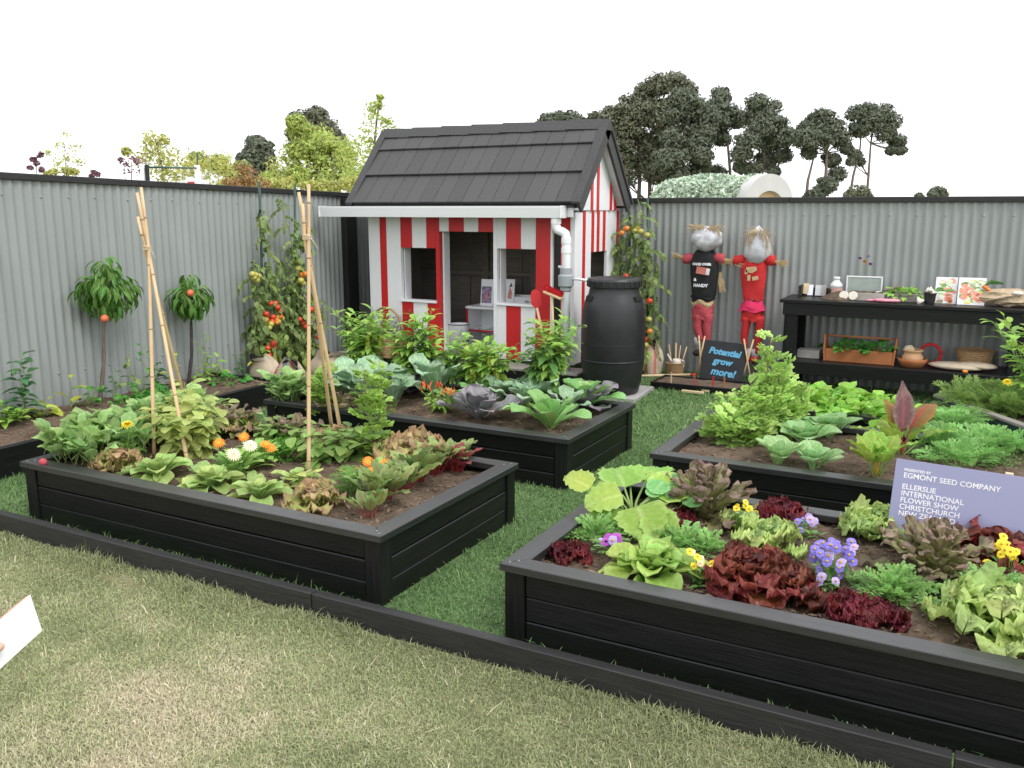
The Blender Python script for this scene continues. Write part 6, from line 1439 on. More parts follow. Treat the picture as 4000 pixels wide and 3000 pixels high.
def stalky(label, foot, top, L, per, s=(.7, 1.1), nst=1, sp=.04, el=(-.3, .4), name='leafy_plant', cat='plant', X_=None, r0=.004, mat='stem_green'):
    X_ = X_ or BX; f = AX(*foot, X_); f.z = BS; tp = AX(*top, X_) - f
    t = thing(name, label, cat, f, 0, 'border plants along the fence'); ps = []
    for i in range(nst): ps.append([(0, 0, 0)] + [(tp.x * q + random.gauss(0, .012) + sp * (i - (nst - 1) / 2) * q, tp.y * q + random.gauss(0, .012) + sp * random.uniform(-1, 1) * q * (nst > 1), tp.z * q * (1 - .15 * i)) for q in (.25, .5, .75, 1)])
    stems(t, mat, ps, r0); leafy(t, ps, L, per, .12, 1, el, s); return t
stalky('tall glossy green plant at the left end of the border bed', (55, 905), (42, 765), L_glossy, 17, (.9, 1.4), 2, .07, name='shrub', cat='shrub')
stalky('seedling with pale yellow green leaves right of the glossy plant', (157, 880), (150, 812), L_yel, 4, (.8, 1.1), 1, 0, (0, .6), 'seedling')
stalky('low plant with drooping green leaves at the far left of the border', (20, 930), (15, 880), L_pep, 18, (.8, 1.2), 4, .1, name='seedling')
stalky('broad leaved yellow green seedling below the glossy plant', (100, 905), (104, 868), L_yel, 6, (.7, 1.1), 2, .1, name='seedling')
for i, (a, b, L_, n, s_, lab) in enumerate((((285, 845), (270, 760), L_toml, 5, .8, 'tall thin plant with curled leaves right of the larger peach'), ((310, 840), (318, 745), L_strawd, 7, .9, 'sparse dark leaved plant behind the first tripod'), ((340, 835), (345, 790), L_glossy, 12, 1., 'bushy dark plant behind the first tripod canes'),
        ((365, 825), (375, 765), L_yel, 4, .8, 'yellow green seedling between the tripod and the smaller peach'), ((445, 810), (437, 720), L_pep, 6, 1.0, 'slender plant with paired leaves right of the smaller peach'), ((470, 815), (455, 765), L_pep, 7, 1., 'leafy seedling in the border near its right end'),
        ((515, 800), (520, 760), L_glossy, 9, .6, 'small upright dark plant near the end of the border'), ((555, 815), (560, 752), L_yel, 3, 1.0, 'broad leaf seedling on a cane at the border corner'), ((440, 835), (437, 800), L_pep, 9, .9, 'spiky seedling at the foot of the smaller peach'), ((190, 860), (196, 825), L_strawd, 8, .9, 'little dark plant left of the larger peach trunk'), ((250, 850), (248, 800), L_glossy, 6, .8, 'thin dark seedling right of the larger peach trunk'))):
    stalky(lab, a, b, L_, n, (.7 * s_, 1.1 * s_), 2 if n > 5 else 1, .08, name='seedling')
for i, (u, v, lab) in enumerate(((275, 860, 'left of the first tripod behind the greens'), (340, 845, 'right of the first tripod behind the greens'), (310, 850, 'in the middle behind the greens'), (495, 822, 'near the end of the border'))):
    f = AX(u, v, FX + .5); f.z = BS; r = thing('strawberry_plant', 'dark green strawberry plant in the border ' + lab, 'strawberry plant', f, 0, 'border strawberries'); rosette(r, L_strawd, 14, 1.3, .3, .8, 1.1, .05, .3)
# tomato vines
def tomato_vine(label, X_=None, Y_=None, stakes=(), vines=(), fruit=(), nleaf=9, n0=.05):
    A = (lambda u, v, d=0: AX(u, v, X_ + d)) if X_ is not None else (lambda u, v, d=0: AY(u, v, Y_ - d))
    o_ = A(*stakes[0][0]); o_.z = 0
    t = thing('tomato_plant', label, 'tomato plant', o_, 0, 'tomato plants on green stakes')
    for a, b in stakes:
        p0, p1 = A(*a), A(*b); obj('stake', MB().tube([p0 - o_, p1 - o_], .012, 8), m_['green_steel'], t, smooth=True)
    ps = []
    for pts in vines:
        q = [A(u, v, random.uniform(0, .08)) - o_ for u, v in pts]; ps.append([tuple(Vector(along(q, f)) + Vector((random.gauss(0, .008), random.gauss(0, .008), 0))) for f in np.linspace(0, .999, 10)])
    stems(t, 'stem_green', ps, .006, 'vine'); leafy(t, ps, L_tom + L_toml[:2], nleaf, n0, 1, (-.9, .1), (.75, 1.15), grow=True)
    for c_, pts in fruit:
        for u, v in pts: link('tomato', TOM[c_], t, T(A(u, v, .12 + random.uniform(-.03, .03)) - o_) @ RX(random.uniform(-.4, .4)) @ S(random.uniform(.85, 1.1)))
XV = FX + .16
tomato_vine('tall tomato vine on the left green stake with a big cluster of fruit', XV, None, [((572, 800), (560, 392))], [((570, 795), (560, 700), (585, 600), (570, 500), (566, 450)), ((575, 795), (600, 700), (590, 620), (605, 560)), ((565, 795), (548, 740), (555, 660), (545, 600), (548, 560)), ((580, 795), (572, 720), (560, 640), (590, 560)), ((575, 795), (590, 740), (610, 690), (600, 640))],
            [('red', [(575, 678), (590, 685), (600, 664), (585, 655), (595, 655), (606, 672), (588, 694), (582, 768), (592, 770), (590, 752), (578, 752), (590, 742), (594, 778)]), ('orange', [(575, 691), (597, 690), (606, 684), (598, 697)]), ('green', [(601, 684), (609, 688), (601, 695), (578, 701), (585, 700), (582, 708), (553, 594), (549, 600), (560, 596), (555, 605), (545, 592)])], 30)
tomato_vine('tomato vine on the right green stake behind the second tripod', XV, None, [((640, 800), (637, 400))], [((640, 795), (650, 700), (640, 600), (625, 500), (600, 420)), ((640, 795), (625, 700), (640, 620), (650, 540), (645, 470)), ((650, 795), (668, 720), (655, 640), (660, 560)), ((640, 795), (665, 740), (680, 690), (690, 640)), ((635, 795), (620, 730), (625, 660), (615, 600)), ((645, 795), (655, 760), (640, 700), (650, 660)), ((635, 790), (660, 660), (630, 560), (655, 500))],
            [('red', [(648, 690), (655, 698), (660, 705), (690, 748), (684, 710), (688, 728), (672, 668)]), ('orange', [(653, 594), (660, 592), (690, 762)]), ('green', [(648, 565), (650, 606), (655, 612), (645, 580)])], 25)
tomato_vine('tomato vine between the playhouse and right fence with scattered fruit', None, 8.62, [((1400, 800), (1399, 428)), ((1362, 800), (1360, 455))], [((1400, 795), (1405, 700), (1395, 600), (1400, 500), (1380, 430)), ((1380, 795), (1370, 690), (1350, 600), (1370, 520), (1355, 460)), ((1400, 795), (1415, 650), (1410, 560), (1385, 500)), ((1370, 795), (1335, 600), (1330, 545), (1345, 490)), ((1390, 795), (1390, 700), (1385, 640), (1360, 560)), ((1390, 790), (1370, 620), (1395, 540), (1340, 470))],
            [('red', [(1352, 596), (1348, 604), (1357, 606), (1345, 608), (1375, 632), (1397, 733), (1403, 650)]), ('orange', [(1372, 612), (1354, 494), (1344, 503), (1404, 716)]), ('green', [(1376, 491), (1384, 500), (1372, 498), (1398, 508), (1402, 690), (1395, 745), (1370, 625)])], 24)

# ------------------------------------------------------------------ pots, basket and herbs on the deck
hb = thing('handled_basket', 'handled wicker basket full of dark herbs left of the playhouse door', 'basket', (AY(835, 740, 7.42).x, 7.42, FLZ))
obj('body', basket_mb(.17, .22, .17), m_['wicker'], hb)
obj('handle', MB().tube([(.215 * math.cos(a), 0, .16 + .3 * math.sin(a)) for a in np.linspace(0, math.pi, 18)], .017, 8, ell=.6), m_['wicker'], hb, smooth=True)
for i in range(2):
    r = thing('herb_plant', ('dark trailing herb on the left inside the handled basket', 'dark upright herb on the right inside the handled basket')[i], 'herb', hb.location + Vector((-.06 + .14 * i, 0, .1)), 0, 'herbs in the handled basket')
    ps = [path((0, 0, 0), random.uniform(.18, .36), .24 * math.cos(a), .16 * math.sin(a), 5, .01) for a in np.arange(0, 6.2, .42)]
    stems(r, 'stem_brown', ps, .0016); leafy(r, ps, L_herbs, 18, .05, 1, (-.4, .8), (1.0, 1.8))
for i, (u, lab) in enumerate(((843, 'left round wicker pot on the deck among the peppers'), (873, 'right round wicker pot on the deck beside the first one'))):
    t = thing('wicker_pot', lab, 'pot', (AY(u, 755, 7.28).x, 7.24, .2), 0, 'wicker pots'); obj('body', basket_mb(.05, .062, .11, 20, 6), m_['wicker'], t)
for i, (u, v, lab) in enumerate(((752, 735, 'dark leafy shrub in the gap between fence and playhouse'),)):
    r = thing('shrub', lab, 'shrub', (AY(u, v, 7.6).x, 7.6, 0)); ps = [path((0, 0, 0), random.uniform(.3, .62), random.uniform(-.08, .1), random.uniform(-.1, .1), 6) for _ in range(6)]
    stems(r, 'stem_brown', ps, .003); leafy(r, ps, L_strawd, 9, .3, 1, (-.3, .5), (.5, .7))
r = thing('strawberry_plant', 'green strawberry plants growing in the orange trug', 'strawberry plant', tb.location + Vector((-.1, 0, .09)), 0, 'trug strawberries'); rosette(r, L_strawd, 26, 1.4, .25, .8, 1.1, .09, .4)
r = thing('strawberry_plant', 'second clump of strawberry plants at the right in the orange trug', 'strawberry plant', tb.location + Vector((.12, 0, .09)), 0, 'trug strawberries'); rosette(r, L_strawd, 24, 1.4, .3, .8, 1.05, .08, .4)
sd_ = thing('seedling', 'yellow green seedlings in the brown tray on the bench', 'seedling', on(1952, 630, 8.66, TOPZ + .05)); rosette(sd_, L_straw, 46, 1.4, .35, .45, .6, .11, .4)
cf = thing('cut_flowers', 'purple and orange cut flowers standing behind the cold frame', 'flowers', on(1858, 625, 8.86, TOPZ)); ps = [path((0, 0, 0), h_, dx, 0, 4, .003) for h_, dx in ((.36, -.02), (.38, .05), (.33, .02), (.31, .07))]; stems(cf, 'stem_green', ps, .002)
for p_, me in zip(ps, (V_vio, V_lil, F_orpom, V_vio)): put('flower', me, cf, p_[-1], 0, -.8, 1.1)
for i, (u, v, me, s_, lab) in enumerate(((2028, 642, V_cream, 1.5, 'white daisy lying left of the orange flower on the bench'), (2052, 655, F_orpom, 1.2, 'orange flower lying on the front edge of the bench'), (2034, 632, V_cream, 1.4, 'white daisy leaning on the catalogue on the bench'))):
    p = AY(u, v, 8.47); t = thing('flower', lab, 'flower', (p.x, 8.47, TOPZ), 0, 'loose flowers on the bench'); put('petals', me, t, (0, 0, .03), .3, -1.0, s_); stems(t, 'stem_green', [[(0, 0, .028), (-.03, .02, .012), (-.09, .04, .004)]], .002)
# ------------------------------------------------------------------ scarecrows on the back fence
def straw_bundle(p0, p1, n, spread, r=.003, flare=1.6):
    mb = MB(); p0, p1 = Vector(p0), Vector(p1)
    for _ in range(n):
        o0 = Vector((random.gauss(0, spread * .5), random.gauss(0, spread * .5), random.gauss(0, spread * .5))); o1 = Vector((random.gauss(0, spread * flare), random.gauss(0, spread), random.gauss(0, spread * flare)))
        k = random.uniform(.7, 1.1); a, b = p0 + o0, p0 + (p1 - p0) * k + o1; mb.tube([a, (a + b) / 2 + Vector((0, 0, random.gauss(0, spread * .4))), b], r * random.uniform(.6, 1.2), 3, caps=False)
    return mb
SYF = 8.80
def cloth(rows, c, sy, seed):
    # stuffed cloth: extra rings with folds and sags
    rows = np.array(rows); t = np.linspace(0, 1, len(rows)); tt = np.linspace(0, 1, 26)
    r_ = np.interp(tt, t, rows[:, 0]); z_ = np.interp(tt, t, rows[:, 1]); n = 30; a = np.arange(n) * 2 * math.pi / n; mb = MB(); V = []
    for i, (q, z) in enumerate(zip(r_, z_)):
        k = 1 + .05 * np.sin(3 * a + seed + 5 * tt[i]) + .035 * np.sin(7 * a - 9 * tt[i] + seed) + .014 * np.sin(16 * tt[i] + 2 * np.sin(a + seed))
        V.append(np.stack([q * k * np.cos(a), q * k * np.sin(a) * sy, z + .012 * np.sin(4 * a + seed)], 1))
    V = np.concatenate(V) + np.asarray(c)
    return mb.add(V, [(i * n + j, i * n + (j + 1) % n, (i + 1) * n + (j + 1) % n, (i + 1) * n + j) for i in range(25) for j in range(n)])
def lumpy(mb, c, amp, seed):
    v = mb.v[0]; q = v - np.asarray(c); k = 1 + amp * (np.sin(q[:, 0] * 31 + seed) * np.sin(q[:, 2] * 27 + 2 * seed) + .6 * np.sin(q[:, 0] * 60 - q[:, 2] * 50 + seed) + .5 * np.sin(q[:, 2] * 90 + q[:, 1] * 70)); mb.v[0] = q * k[:, None] + np.asarray(c); return mb
def scarecrow(label, v2):
    A = lambda u, v, d=0.: AY(u, v, SYF - d)
    f = A(v2['feet'][0][0], v2['feet'][0][1]); f.z = 0
    t = thing('scarecrow', label, 'scarecrow', f, 0); P = lambda u, v, d=0.: A(u, v, d) - f
    k = .00478
    prof = lambda rows: [(w_ * k / 2, P(v2['cx'], v).z) for v, w_ in rows]
    cxp = P(v2['cx'], 600)
    obj('head', lumpy(MB().ball(P(*v2['head'], .02), v2['hr'][0], 26, 18, sc=(1.05, .8, v2['hr'][1])), P(*v2['head'], .02), .06, 2.) if not v2.get('cone') else lumpy(MB().lathe([(.001, -.16), (.08, -.15), (.122, -.08), (.13, -.02), (.11, .05), (.07, .12), (.03, .18), (.001, .2)], 26, P(*v2['head'], .02), sy=.8), P(*v2['head'], .02), .06, 5.), m_['wadding'], t, smooth=True)
    hp_ = P(*v2['head'], .03); st = MB()
    for _ in range(v2['hair']):
        a = random.uniform(0, 6.28); x = math.cos(a) * v2['hr'][0]; p = hp_ + Vector((x * random.uniform(.1, .8), -.07 * random.random(), v2['hz'] * random.uniform(.75, 1.1)))
        q = p + Vector((x * random.uniform(.3, 1.1), random.uniform(-.05, .02), -random.uniform(.0, v2['hl']))); st.tube([p, (p + q) / 2 + Vector((x * .25, -.03, .03)), q], .0028, 3, caps=False)
    obj('straw_hair', st, m_['straw'], t)
    obj(v2['top'][0], cloth(prof(v2['top'][2]), (cxp.x, cxp.y, 0), .62, v2['cx']), m_[v2['top'][1]], t, smooth=True)
    for s_, (a, b) in zip(('sleeve', 'sleeve'), v2['sleeves']): obj(s_, MB().tube([P(*a), P(*a) * .7 + P(*b) * .3 + Vector((0, 0, .008)), P(*a) * .35 + P(*b) * .65 - Vector((0, 0, .006)), P(*b)], [.043, .046, .05, .05], 12), m_[v2['sleeve_mat']], t, smooth=True)
    for a, b in v2['arms']: obj('straw_arm', straw_bundle(P(*a, .02), P(*b, .02), 60, .011), m_['straw'], t)
    for nm, mt, rows in v2.get('extra', ()): obj(nm, cloth(prof(rows), (cxp.x, cxp.y, 0), .6, v2['cx'] + 2), m_[mt], t, smooth=True)
    for leg in v2['legs']:
        pts = [P(u, v, .01) for u, v, _ in leg]; fl = np.linspace(0, .999, 16); ws = np.interp(fl, np.linspace(0, 1, len(leg)), [w_ * k / 2 for _, _, w_ in leg]) * (1 + .025 * np.sin(np.arange(16) * .9 + v2['cx']))
        obj('trouser_leg', MB().tube([Vector(along([tuple(q) for q in pts], f_)) + Vector((.006 * math.sin(9 * f_), 0, 0)) for f_ in fl], ws, 12), m_[v2['leg_mat']], t, smooth=True)
    for (u, v), (u2, v2_) in v2['feet_p']: obj('sock', MB().tube([P(u, v - 12), P(u, v + 8)], .04, 10), m_['wadding'], t, smooth=True); obj('shoe', MB().ball(P(u2, v2_, .03), .045, 12, 8, sc=(1, 1.7, .75)), m_[v2['shoe_mat']], t, smooth=True)
    for (u, v), (u2, v2_) in v2['feet_p'][:1]: obj('pole', MB().tube([P(v2['cx'] + 2, 640, -.06), P(v2['cx'], v2_, -.05) * 1, Vector((P(v2['cx'], v2_).x, 0, 0))], .014, 8), m_['weathered_wood'], t)
    return t, P
t, P = scarecrow('scarecrow with a black printed vest and pinkish red trousers on the fence', dict(cx=1521, feet=[(1515, 800)], head=(1527, 516), hr=(.15, .8), hair=60, hl=.09, hz=.115, top=('vest', 'cloth_black', [(645, 40), (640, 50), (600, 58), (575, 58), (555, 52), (545, 40), (540, 24)]),
    sleeves=[((1500, 558), (1478, 558)), ((1545, 558), (1565, 558))], sleeve_mat='cloth_pinkred', arms=[((1480, 557), (1456, 553)), ((1560, 560), (1608, 568)), ((1556, 590), (1560, 625))],
    extra=[('waistband', 'cloth_black', [(650, 44), (641, 52), (639, 40)]), ('straw_waist', 'straw', [(664, 40), (655, 48), (648, 44)]), ('hips', 'cloth_pinkred', [(690, 42), (672, 46), (658, 44)])],
    legs=[[(1508, 680, 22), (1508, 705, 20), (1512, 735, 16)], [(1529, 680, 22), (1529, 705, 19), (1526, 745, 13)]], leg_mat='cloth_pinkred', feet_p=[((1508, 740), (1506, 762)), ((1526, 752), (1528, 770))], shoe_mat='cloth_black'))
ya = P(1521, 590, .165).y
for tx, v, sz, u in (('HAND OVER', 572, .036, 1521), ('&', 605, .042, 1508), ('HANDY', 618, .045, 1519)):
    link('lettering', wrap(text_mesh(tx, sz * .9, m_['white_print'], 'lettering', .002, 0, .0022, 'CENTER'), .142, .66), t, T(P(1521, v).x + (u - 1521) * .0048, P(1521, v).y - .012, P(u, v).z) @ RX(math.pi / 2))
obj('patch', MB().cbox((0, 0, 0), (.13, .006, .07), .001), m_['sack_red'], t, M4=T(P(1524, 584).x, ya + .068, P(1524, 584).z) @ RY(R(9)))
obj('patch_corner', MB().cbox((0, 0, 0), (.035, .006, .06), .001), m_['white_print'], t, M4=T(P(1535, 586).x, ya + .064, P(1535, 586).z) @ RY(R(9)))
t, P = scarecrow('scarecrow in a red shirt, bright pink skirt and red leggings on the fence', dict(cx=1629, feet=[(1632, 800)], head=(1637, 532), hr=(.1, 1.15), cone=True, hair=60, hl=.26, hz=.16, top=('shirt', 'cloth_red', [(648, 40), (640, 42), (630, 44), (600, 50), (575, 52), (560, 46), (550, 30)]),
    sleeves=[((1610, 562), (1586, 562)), ((1650, 562), (1675, 562))], sleeve_mat='cloth_red', arms=[((1590, 563), (1560, 566)), ((1674, 565), (1698, 570))],
    extra=[('skirt', 'cloth_pink', [(672, 54), (664, 50), (652, 40), (648, 34)]), ('hips', 'cloth_red', [(692, 42), (676, 44), (665, 40)])],
    legs=[[(1612, 685, 21), (1610, 710, 17), (1608, 735, 14), (1612, 762, 9)], [(1640, 685, 21), (1640, 715, 16), (1638, 745, 13), (1633, 762, 13)]], leg_mat='cloth_red', feet_p=[((1632, 766), (1631, 777)), ((1612, 764), (1612, 776))], shoe_mat='cloth_red'))
ya = P(1629, 600, .15).y
for poly in ([(1620, 576), (1640, 574), (1642, 582), (1632, 588), (1618, 586)], [(1622, 592), (1628, 592), (1628, 604), (1622, 604)], [(1632, 596), (1644, 594), (1645, 602), (1633, 604)], [(1617, 583), (1622, 580), (1622, 590), (1616, 590)]):
    obj('shirt_print', MB().prism([(P(u, v).x, P(u, v).z) for u, v in poly], ya + .006, ya + .02, 'y'), m_['straw'], t)

# ------------------------------------------------------------------ person at the left edge holding a folded white programme
bA, bB, bC = [AD(u, v, d_) for u, v, d_ in ((65, 1285, 1.966), (91, 1362, 2.0), (0, 1445, 1.881))]
uv = (bB - bC).normalized(); vv = (bA - bB); hh = vv.length; vv.normalize(); vv = (vv - uv * vv.dot(uv)).normalized(); nn = uv.cross(vv).normalized()
if nn.dot(Vector((0, 0, CAMH)) - bB) < 0: nn = -nn
Lb = .2; o_ = bB - uv * Lb
BM = Matrix(((uv.x, vv.x, nn.x, o_.x), (uv.y, vv.y, nn.y, o_.y), (uv.z, vv.z, nn.z, o_.z), (0, 0, 0, 1)))
bk_ = thing('booklet', 'folded white printed booklet held at the left edge of the picture', 'booklet', o_)
bl_ = T(-o_) @ BM
obj('cover', MB().cbox((Lb / 2, hh / 2, 0), (Lb, hh, .0012), .0004), m_['paper'], bk_, M4=bl_)
obj('page', MB().cbox((Lb / 2, hh / 2, -.002), (Lb - .002, hh - .001, .0012), .0004), m_['paper'], bk_, M4=bl_)
obj('back_cover', MB().cbox((Lb / 2 - .004, hh / 2 + .001, -.004), (Lb - .008, hh, .0012), .0004), m_['print_coral'], bk_, M4=bl_)
W3 = lambda u, v, n: tuple(BM @ Vector((u, v, n)))
pel = Vector((-2.2, .62, .93)); r = thing('person', 'person at the left edge of whom only the hand holding a white booklet shows', 'person', (pel.x, pel.y, 0))
rel = lambda p: tuple(Vector(p) - Vector((pel.x, pel.y, 0)))
fwd2 = Vector((.55, .8, 0)).normalized(); sid = Vector((fwd2.y, -fwd2.x, 0))
def bp(f_, s_, z): return tuple(Vector((pel.x, pel.y, 0)) + fwd2 * f_ + sid * s_ + Vector((0, 0, z)))
wr_ = W3(-.075, .03, -.006)
V = [bp(0, 0, .93), bp(0, 0, 1.1), bp(.01, 0, 1.28), bp(.0, 0, 1.42), bp(.01, 0, 1.5), bp(.03, 0, 1.58), bp(.035, 0, 1.66),
     bp(0, .17, 1.4), tuple((Vector(bp(0, .2, 1.38)) + Vector(wr_)) / 2 - fwd2 * .05), wr_,
     bp(0, -.17, 1.4), bp(-.02, -.22, 1.12), bp(.03, -.24, .86),
     bp(0, .1, .86), bp(.02, .11, .48), bp(-.01, .11, .09), bp(.12, .12, .04), bp(0, -.1, .86), bp(.02, -.11, .48), bp(-.01, -.11, .09), bp(.12, -.12, .04)]
E_ = [(0, 1), (1, 2), (2, 3), (3, 4), (4, 5), (5, 6), (3, 7), (7, 8), (8, 9), (3, 10), (10, 11), (11, 12), (0, 13), (13, 14), (14, 15), (15, 16), (0, 17), (17, 18), (18, 19), (19, 20)]
rad_ = [.14, .125, .14, .1, .05, .085, .09, .06, .042, .027, .06, .042, .03, .085, .055, .04, .035, .085, .055, .04, .035]
link('body', skin_mesh([rel(p) for p in V], E_, rad_, m_['skin'], 'body'), r)
link('jumper', skin_mesh([rel(p) for p in (V[0], V[1], V[2], V[3], V[7], tuple(Vector(V[8])), tuple(Vector(V[8]) * .35 + Vector(V[9]) * .65), V[10], V[11], bp(.02, -.235, .93))], [(0, 1), (1, 2), (2, 3), (3, 4), (4, 5), (5, 6), (3, 7), (7, 8), (8, 9)], [.155, .14, .155, .11, .075, .055, .042, .075, .055, .042], m_['jumper'], 'jumper'), r)
link('trousers', skin_mesh([rel(p) for p in (V[0], V[13], V[14], bp(-.01, .11, .14), V[17], V[18], bp(-.01, -.11, .14))], [(0, 1), (1, 2), (2, 3), (0, 4), (4, 5), (5, 6)], [.15, .1, .07, .06, .1, .07, .06], m_['denim'], 'trousers'), r)
link('hair', skin_mesh([rel(bp(.0, 0, 1.7)), rel(bp(-.05, 0, 1.64)), rel(bp(-.06, 0, 1.54))], [(0, 1), (1, 2)], [.085, .085, .06], m_['hair_brown'], 'hair'), r)
# holding hand: palm under the end of the booklet, four fingers behind it, thumb across the front
hv = [(-.075, .03, -.006), (-.03, .034, -.014)]; he = [(0, 1)]; hr_ = [.024, .025]
for i, (v0, ln) in enumerate(((.066, .07), (.046, .08), (.025, .076), (.006, .06))):
    b0 = len(hv); hv += [(.005, v0, -.017), (.005 + ln * .45, v0 + .003, -.019), (.005 + ln * .75, v0 + .004, -.0165), (.005 + ln, v0 + .004, -.0145)]
    he += [(1, b0), (b0, b0 + 1), (b0 + 1, b0 + 2), (b0 + 2, b0 + 3)]; hr_ += [.0105, .009, .0085, .007]
b0 = len(hv); hv += [(-.03, .055, .006), (.02, .062, .0135), (.06, .055, .0125), (.085, .05, .011)]; he += [(1, b0), (b0, b0 + 1), (b0 + 1, b0 + 2), (b0 + 2, b0 + 3)]; hr_ += [.015, .0115, .0105, .009]
link('hand', skin_mesh([rel(W3(*p)) for p in hv], he, hr_, m_['skin'], 'hand'), r)

# ------------------------------------------------------------------ beyond the fences
LEAF('lf_pine', (.085, .104, .075), (.115, .138, .1), rnd=.16, rough=.6, transl=.1, tex=4)  # pine green lightened so the colour itself carries the distance haze
LEAF('lf_gum', (.1, .112, .075), (.13, .142, .095), rnd=.16, rough=.55, transl=.15, tex=4)
LEAF('lf_lime', (.3, .38, .1), (.38, .45, .16), rnd=.2, rough=.5, transl=.35, tex=4)
LEAF('lf_yelgreen', (.36, .39, .12), (.42, .44, .18), rnd=.2, rough=.5, transl=.35, tex=4)
LEAF('lf_midgreen', (.16, .22, .08), (.22, .28, .1), rnd=.35, rough=.55, transl=.2, tex=4)
LEAF('lf_rust', (.24, .13, .06), (.28, .19, .08), rnd=.35, transl=.3, tex=4)
LEAF('lf_mauve', (.16, .08, .12), (.22, .13, .15), rnd=.3, transl=.3, tex=4)
LEAF('lf_netting', (.2, .3, .22), (.44, .53, .46), rnd=.35, transl=.2, tex=5, lo=.1, hi=.7)
def cards(mb, c, rx, ry, rz, n, size, g=rng, flat=.0, asp=.45):
    """leaf-sized faces spread through a clump, denser toward its shell"""
    d = g.normal(size=(n, 3)); d /= np.linalg.norm(d, axis=1)[:, None]; q = g.random((n, 1)) ** .42
    p = np.asarray(c) + d * q * np.array([rx, ry, rz])
    nr_ = d + .5 * g.normal(size=(n, 3)) + np.array([0, 0, .35]); a = np.cross(nr_, g.normal(size=(n, 3))); a /= np.linalg.norm(a, axis=1)[:, None]
    b = np.cross(nr_, a); b /= np.linalg.norm(b, axis=1)[:, None]
    s = (size * g.uniform(.6, 1.4, (n, 1)))
    v = np.stack([p - a * s, p + b * s * asp, p + a * s, p - b * s * asp], 1).reshape(-1, 3)
    mb.add(v, np.arange(n * 4).reshape(-1, 4), edge=np.tile([0, .6, 1, .6], n), tint=np.repeat(g.random(n), 4))
def tree(name, label, cat, dist, clumps, trunk, mat, n=900, size=.2, asp=.4, tr=.2, trunk_mat='bark', dens=1., group=None, sub=9, limbs=True, loose=False):
    k = dist / 1926.
    u0, v0 = trunk[0][0]; f = AD(u0, v0, dist); f.z = 0
    t = thing(name, label, cat, f, 0, group); mb = MB(); tb_ = MB()
    off = {}
    for (u, v, r_) in clumps:
        c = AD(u, v, dist) - f; dep = random.gauss(0, r_ * k * .6); c = c + Vector((0, dep, 0)); R_ = r_ * k
        if loose:
            cards(mb, c, R_ * 1.5, R_ * 1.5, R_ * 1.3, max(10, int(n * dens * .8)), size * .8, asp=asp); continue
        cards(mb, c, R_ * 1.3, R_ * 1.3, R_ * 1.05, int(n * dens * .7), size * .75, asp=asp)
        for _ in range(sub):
            a = random.uniform(0, 6.28); q = random.uniform(.3, 1.) * R_; cc = c + Vector((q * math.cos(a), q * math.sin(a), random.uniform(-.5, .6) * R_)); rr = R_ * random.uniform(.3, .6)
            cards(mb, cc, rr * 1.1, rr * 1.1, rr * .75, max(12, int(n * dens * (rr / R_) ** 2 / sub * 5.5)), size * .8, asp=asp)
        if limbs:
            line = trunk[0]; j = min(range(len(line)), key=lambda i: abs(line[i][1] - (v + r_ * .9)))
            tp = AD(*line[j], dist) - f; tb_.tube([tp, tp * .5 + c * .5 + Vector((0, 0, -.1 * R_)), c], [tr * .4, tr * .3, tr * .12], 5)
            for _ in range(3):
                e_ = c + Vector((random.uniform(-1, 1), random.uniform(-1, 1), random.uniform(-.3, .8))) * R_; m0 = tp * .4 + c * .6; tb_.tube([m0, m0 * .5 + e_ * .5 + Vector((0, 0, .08 * R_)), e_], [tr * .2, tr * .12, tr * .05], 4)
    obj('crown', mb, m_[mat], t)
    for line in trunk:
        p = [AD(u, v, dist) - f for u, v in line]; p[0] = Vector((p[0].x, p[0].y, min(p[0].z, 0)))
        tb_.tube(p, np.linspace(tr, tr * .35, len(p)), 7)
    obj('trunk', tb_, m_[trunk_mat], t, smooth=True); return t
PT = 'tall trees beyond the back fence'
tree('pine_tree', 'dark pine crown peeping over the playhouse ridge', 'tree', 80, [(1185, 262, 20), (1205, 255, 18), (1232, 258, 20), (1252, 270, 16), (1170, 272, 12)], [[(1212, 440), (1212, 260)]], 'lf_pine', 1000, .24, group=PT)
tree('gum_tree', 'tall broad gum tree rising right of the playhouse roof', 'tree', 75, [(1425, 185, 26), (1455, 176, 24), (1478, 190, 20), (1395, 198, 22), (1368, 225, 30), (1335, 250, 26), (1308, 265, 24), (1395, 250, 34), (1425, 235, 30), (1350, 330, 30), (1440, 340, 30), (1400, 335, 30), (1450, 260, 28), (1318, 285, 24), (1330, 375, 26), (1440, 385, 26), (1375, 265, 28), (1360, 285, 30), (1395, 310, 28), (1335, 310, 24), (1345, 350, 24), (1385, 360, 30), (1420, 370, 28), (1350, 385, 24), (1430, 290, 24)],
     [[(1404, 440), (1404, 340), (1412, 260), (1440, 195)], [(1378, 440), (1385, 320), (1370, 240)]], 'lf_gum', 1100, .22, group=PT)
tree('pine_tree', 'tall dark pine standing in the middle of the tree group', 'tree', 70, [(1510, 320, 28), (1490, 320, 28), (1450, 350, 26), (1520, 280, 26), (1478, 215, 26), (1500, 235, 30), (1465, 248, 26), (1530, 255, 26), (1485, 280, 30), (1455, 300, 24), (1515, 300, 26), (1470, 340, 24), (1500, 370, 24), (1460, 378, 24), (1530, 340, 18)], [[(1476, 440), (1477, 330), (1482, 225)]], 'lf_pine', 1100, .21, group=PT)
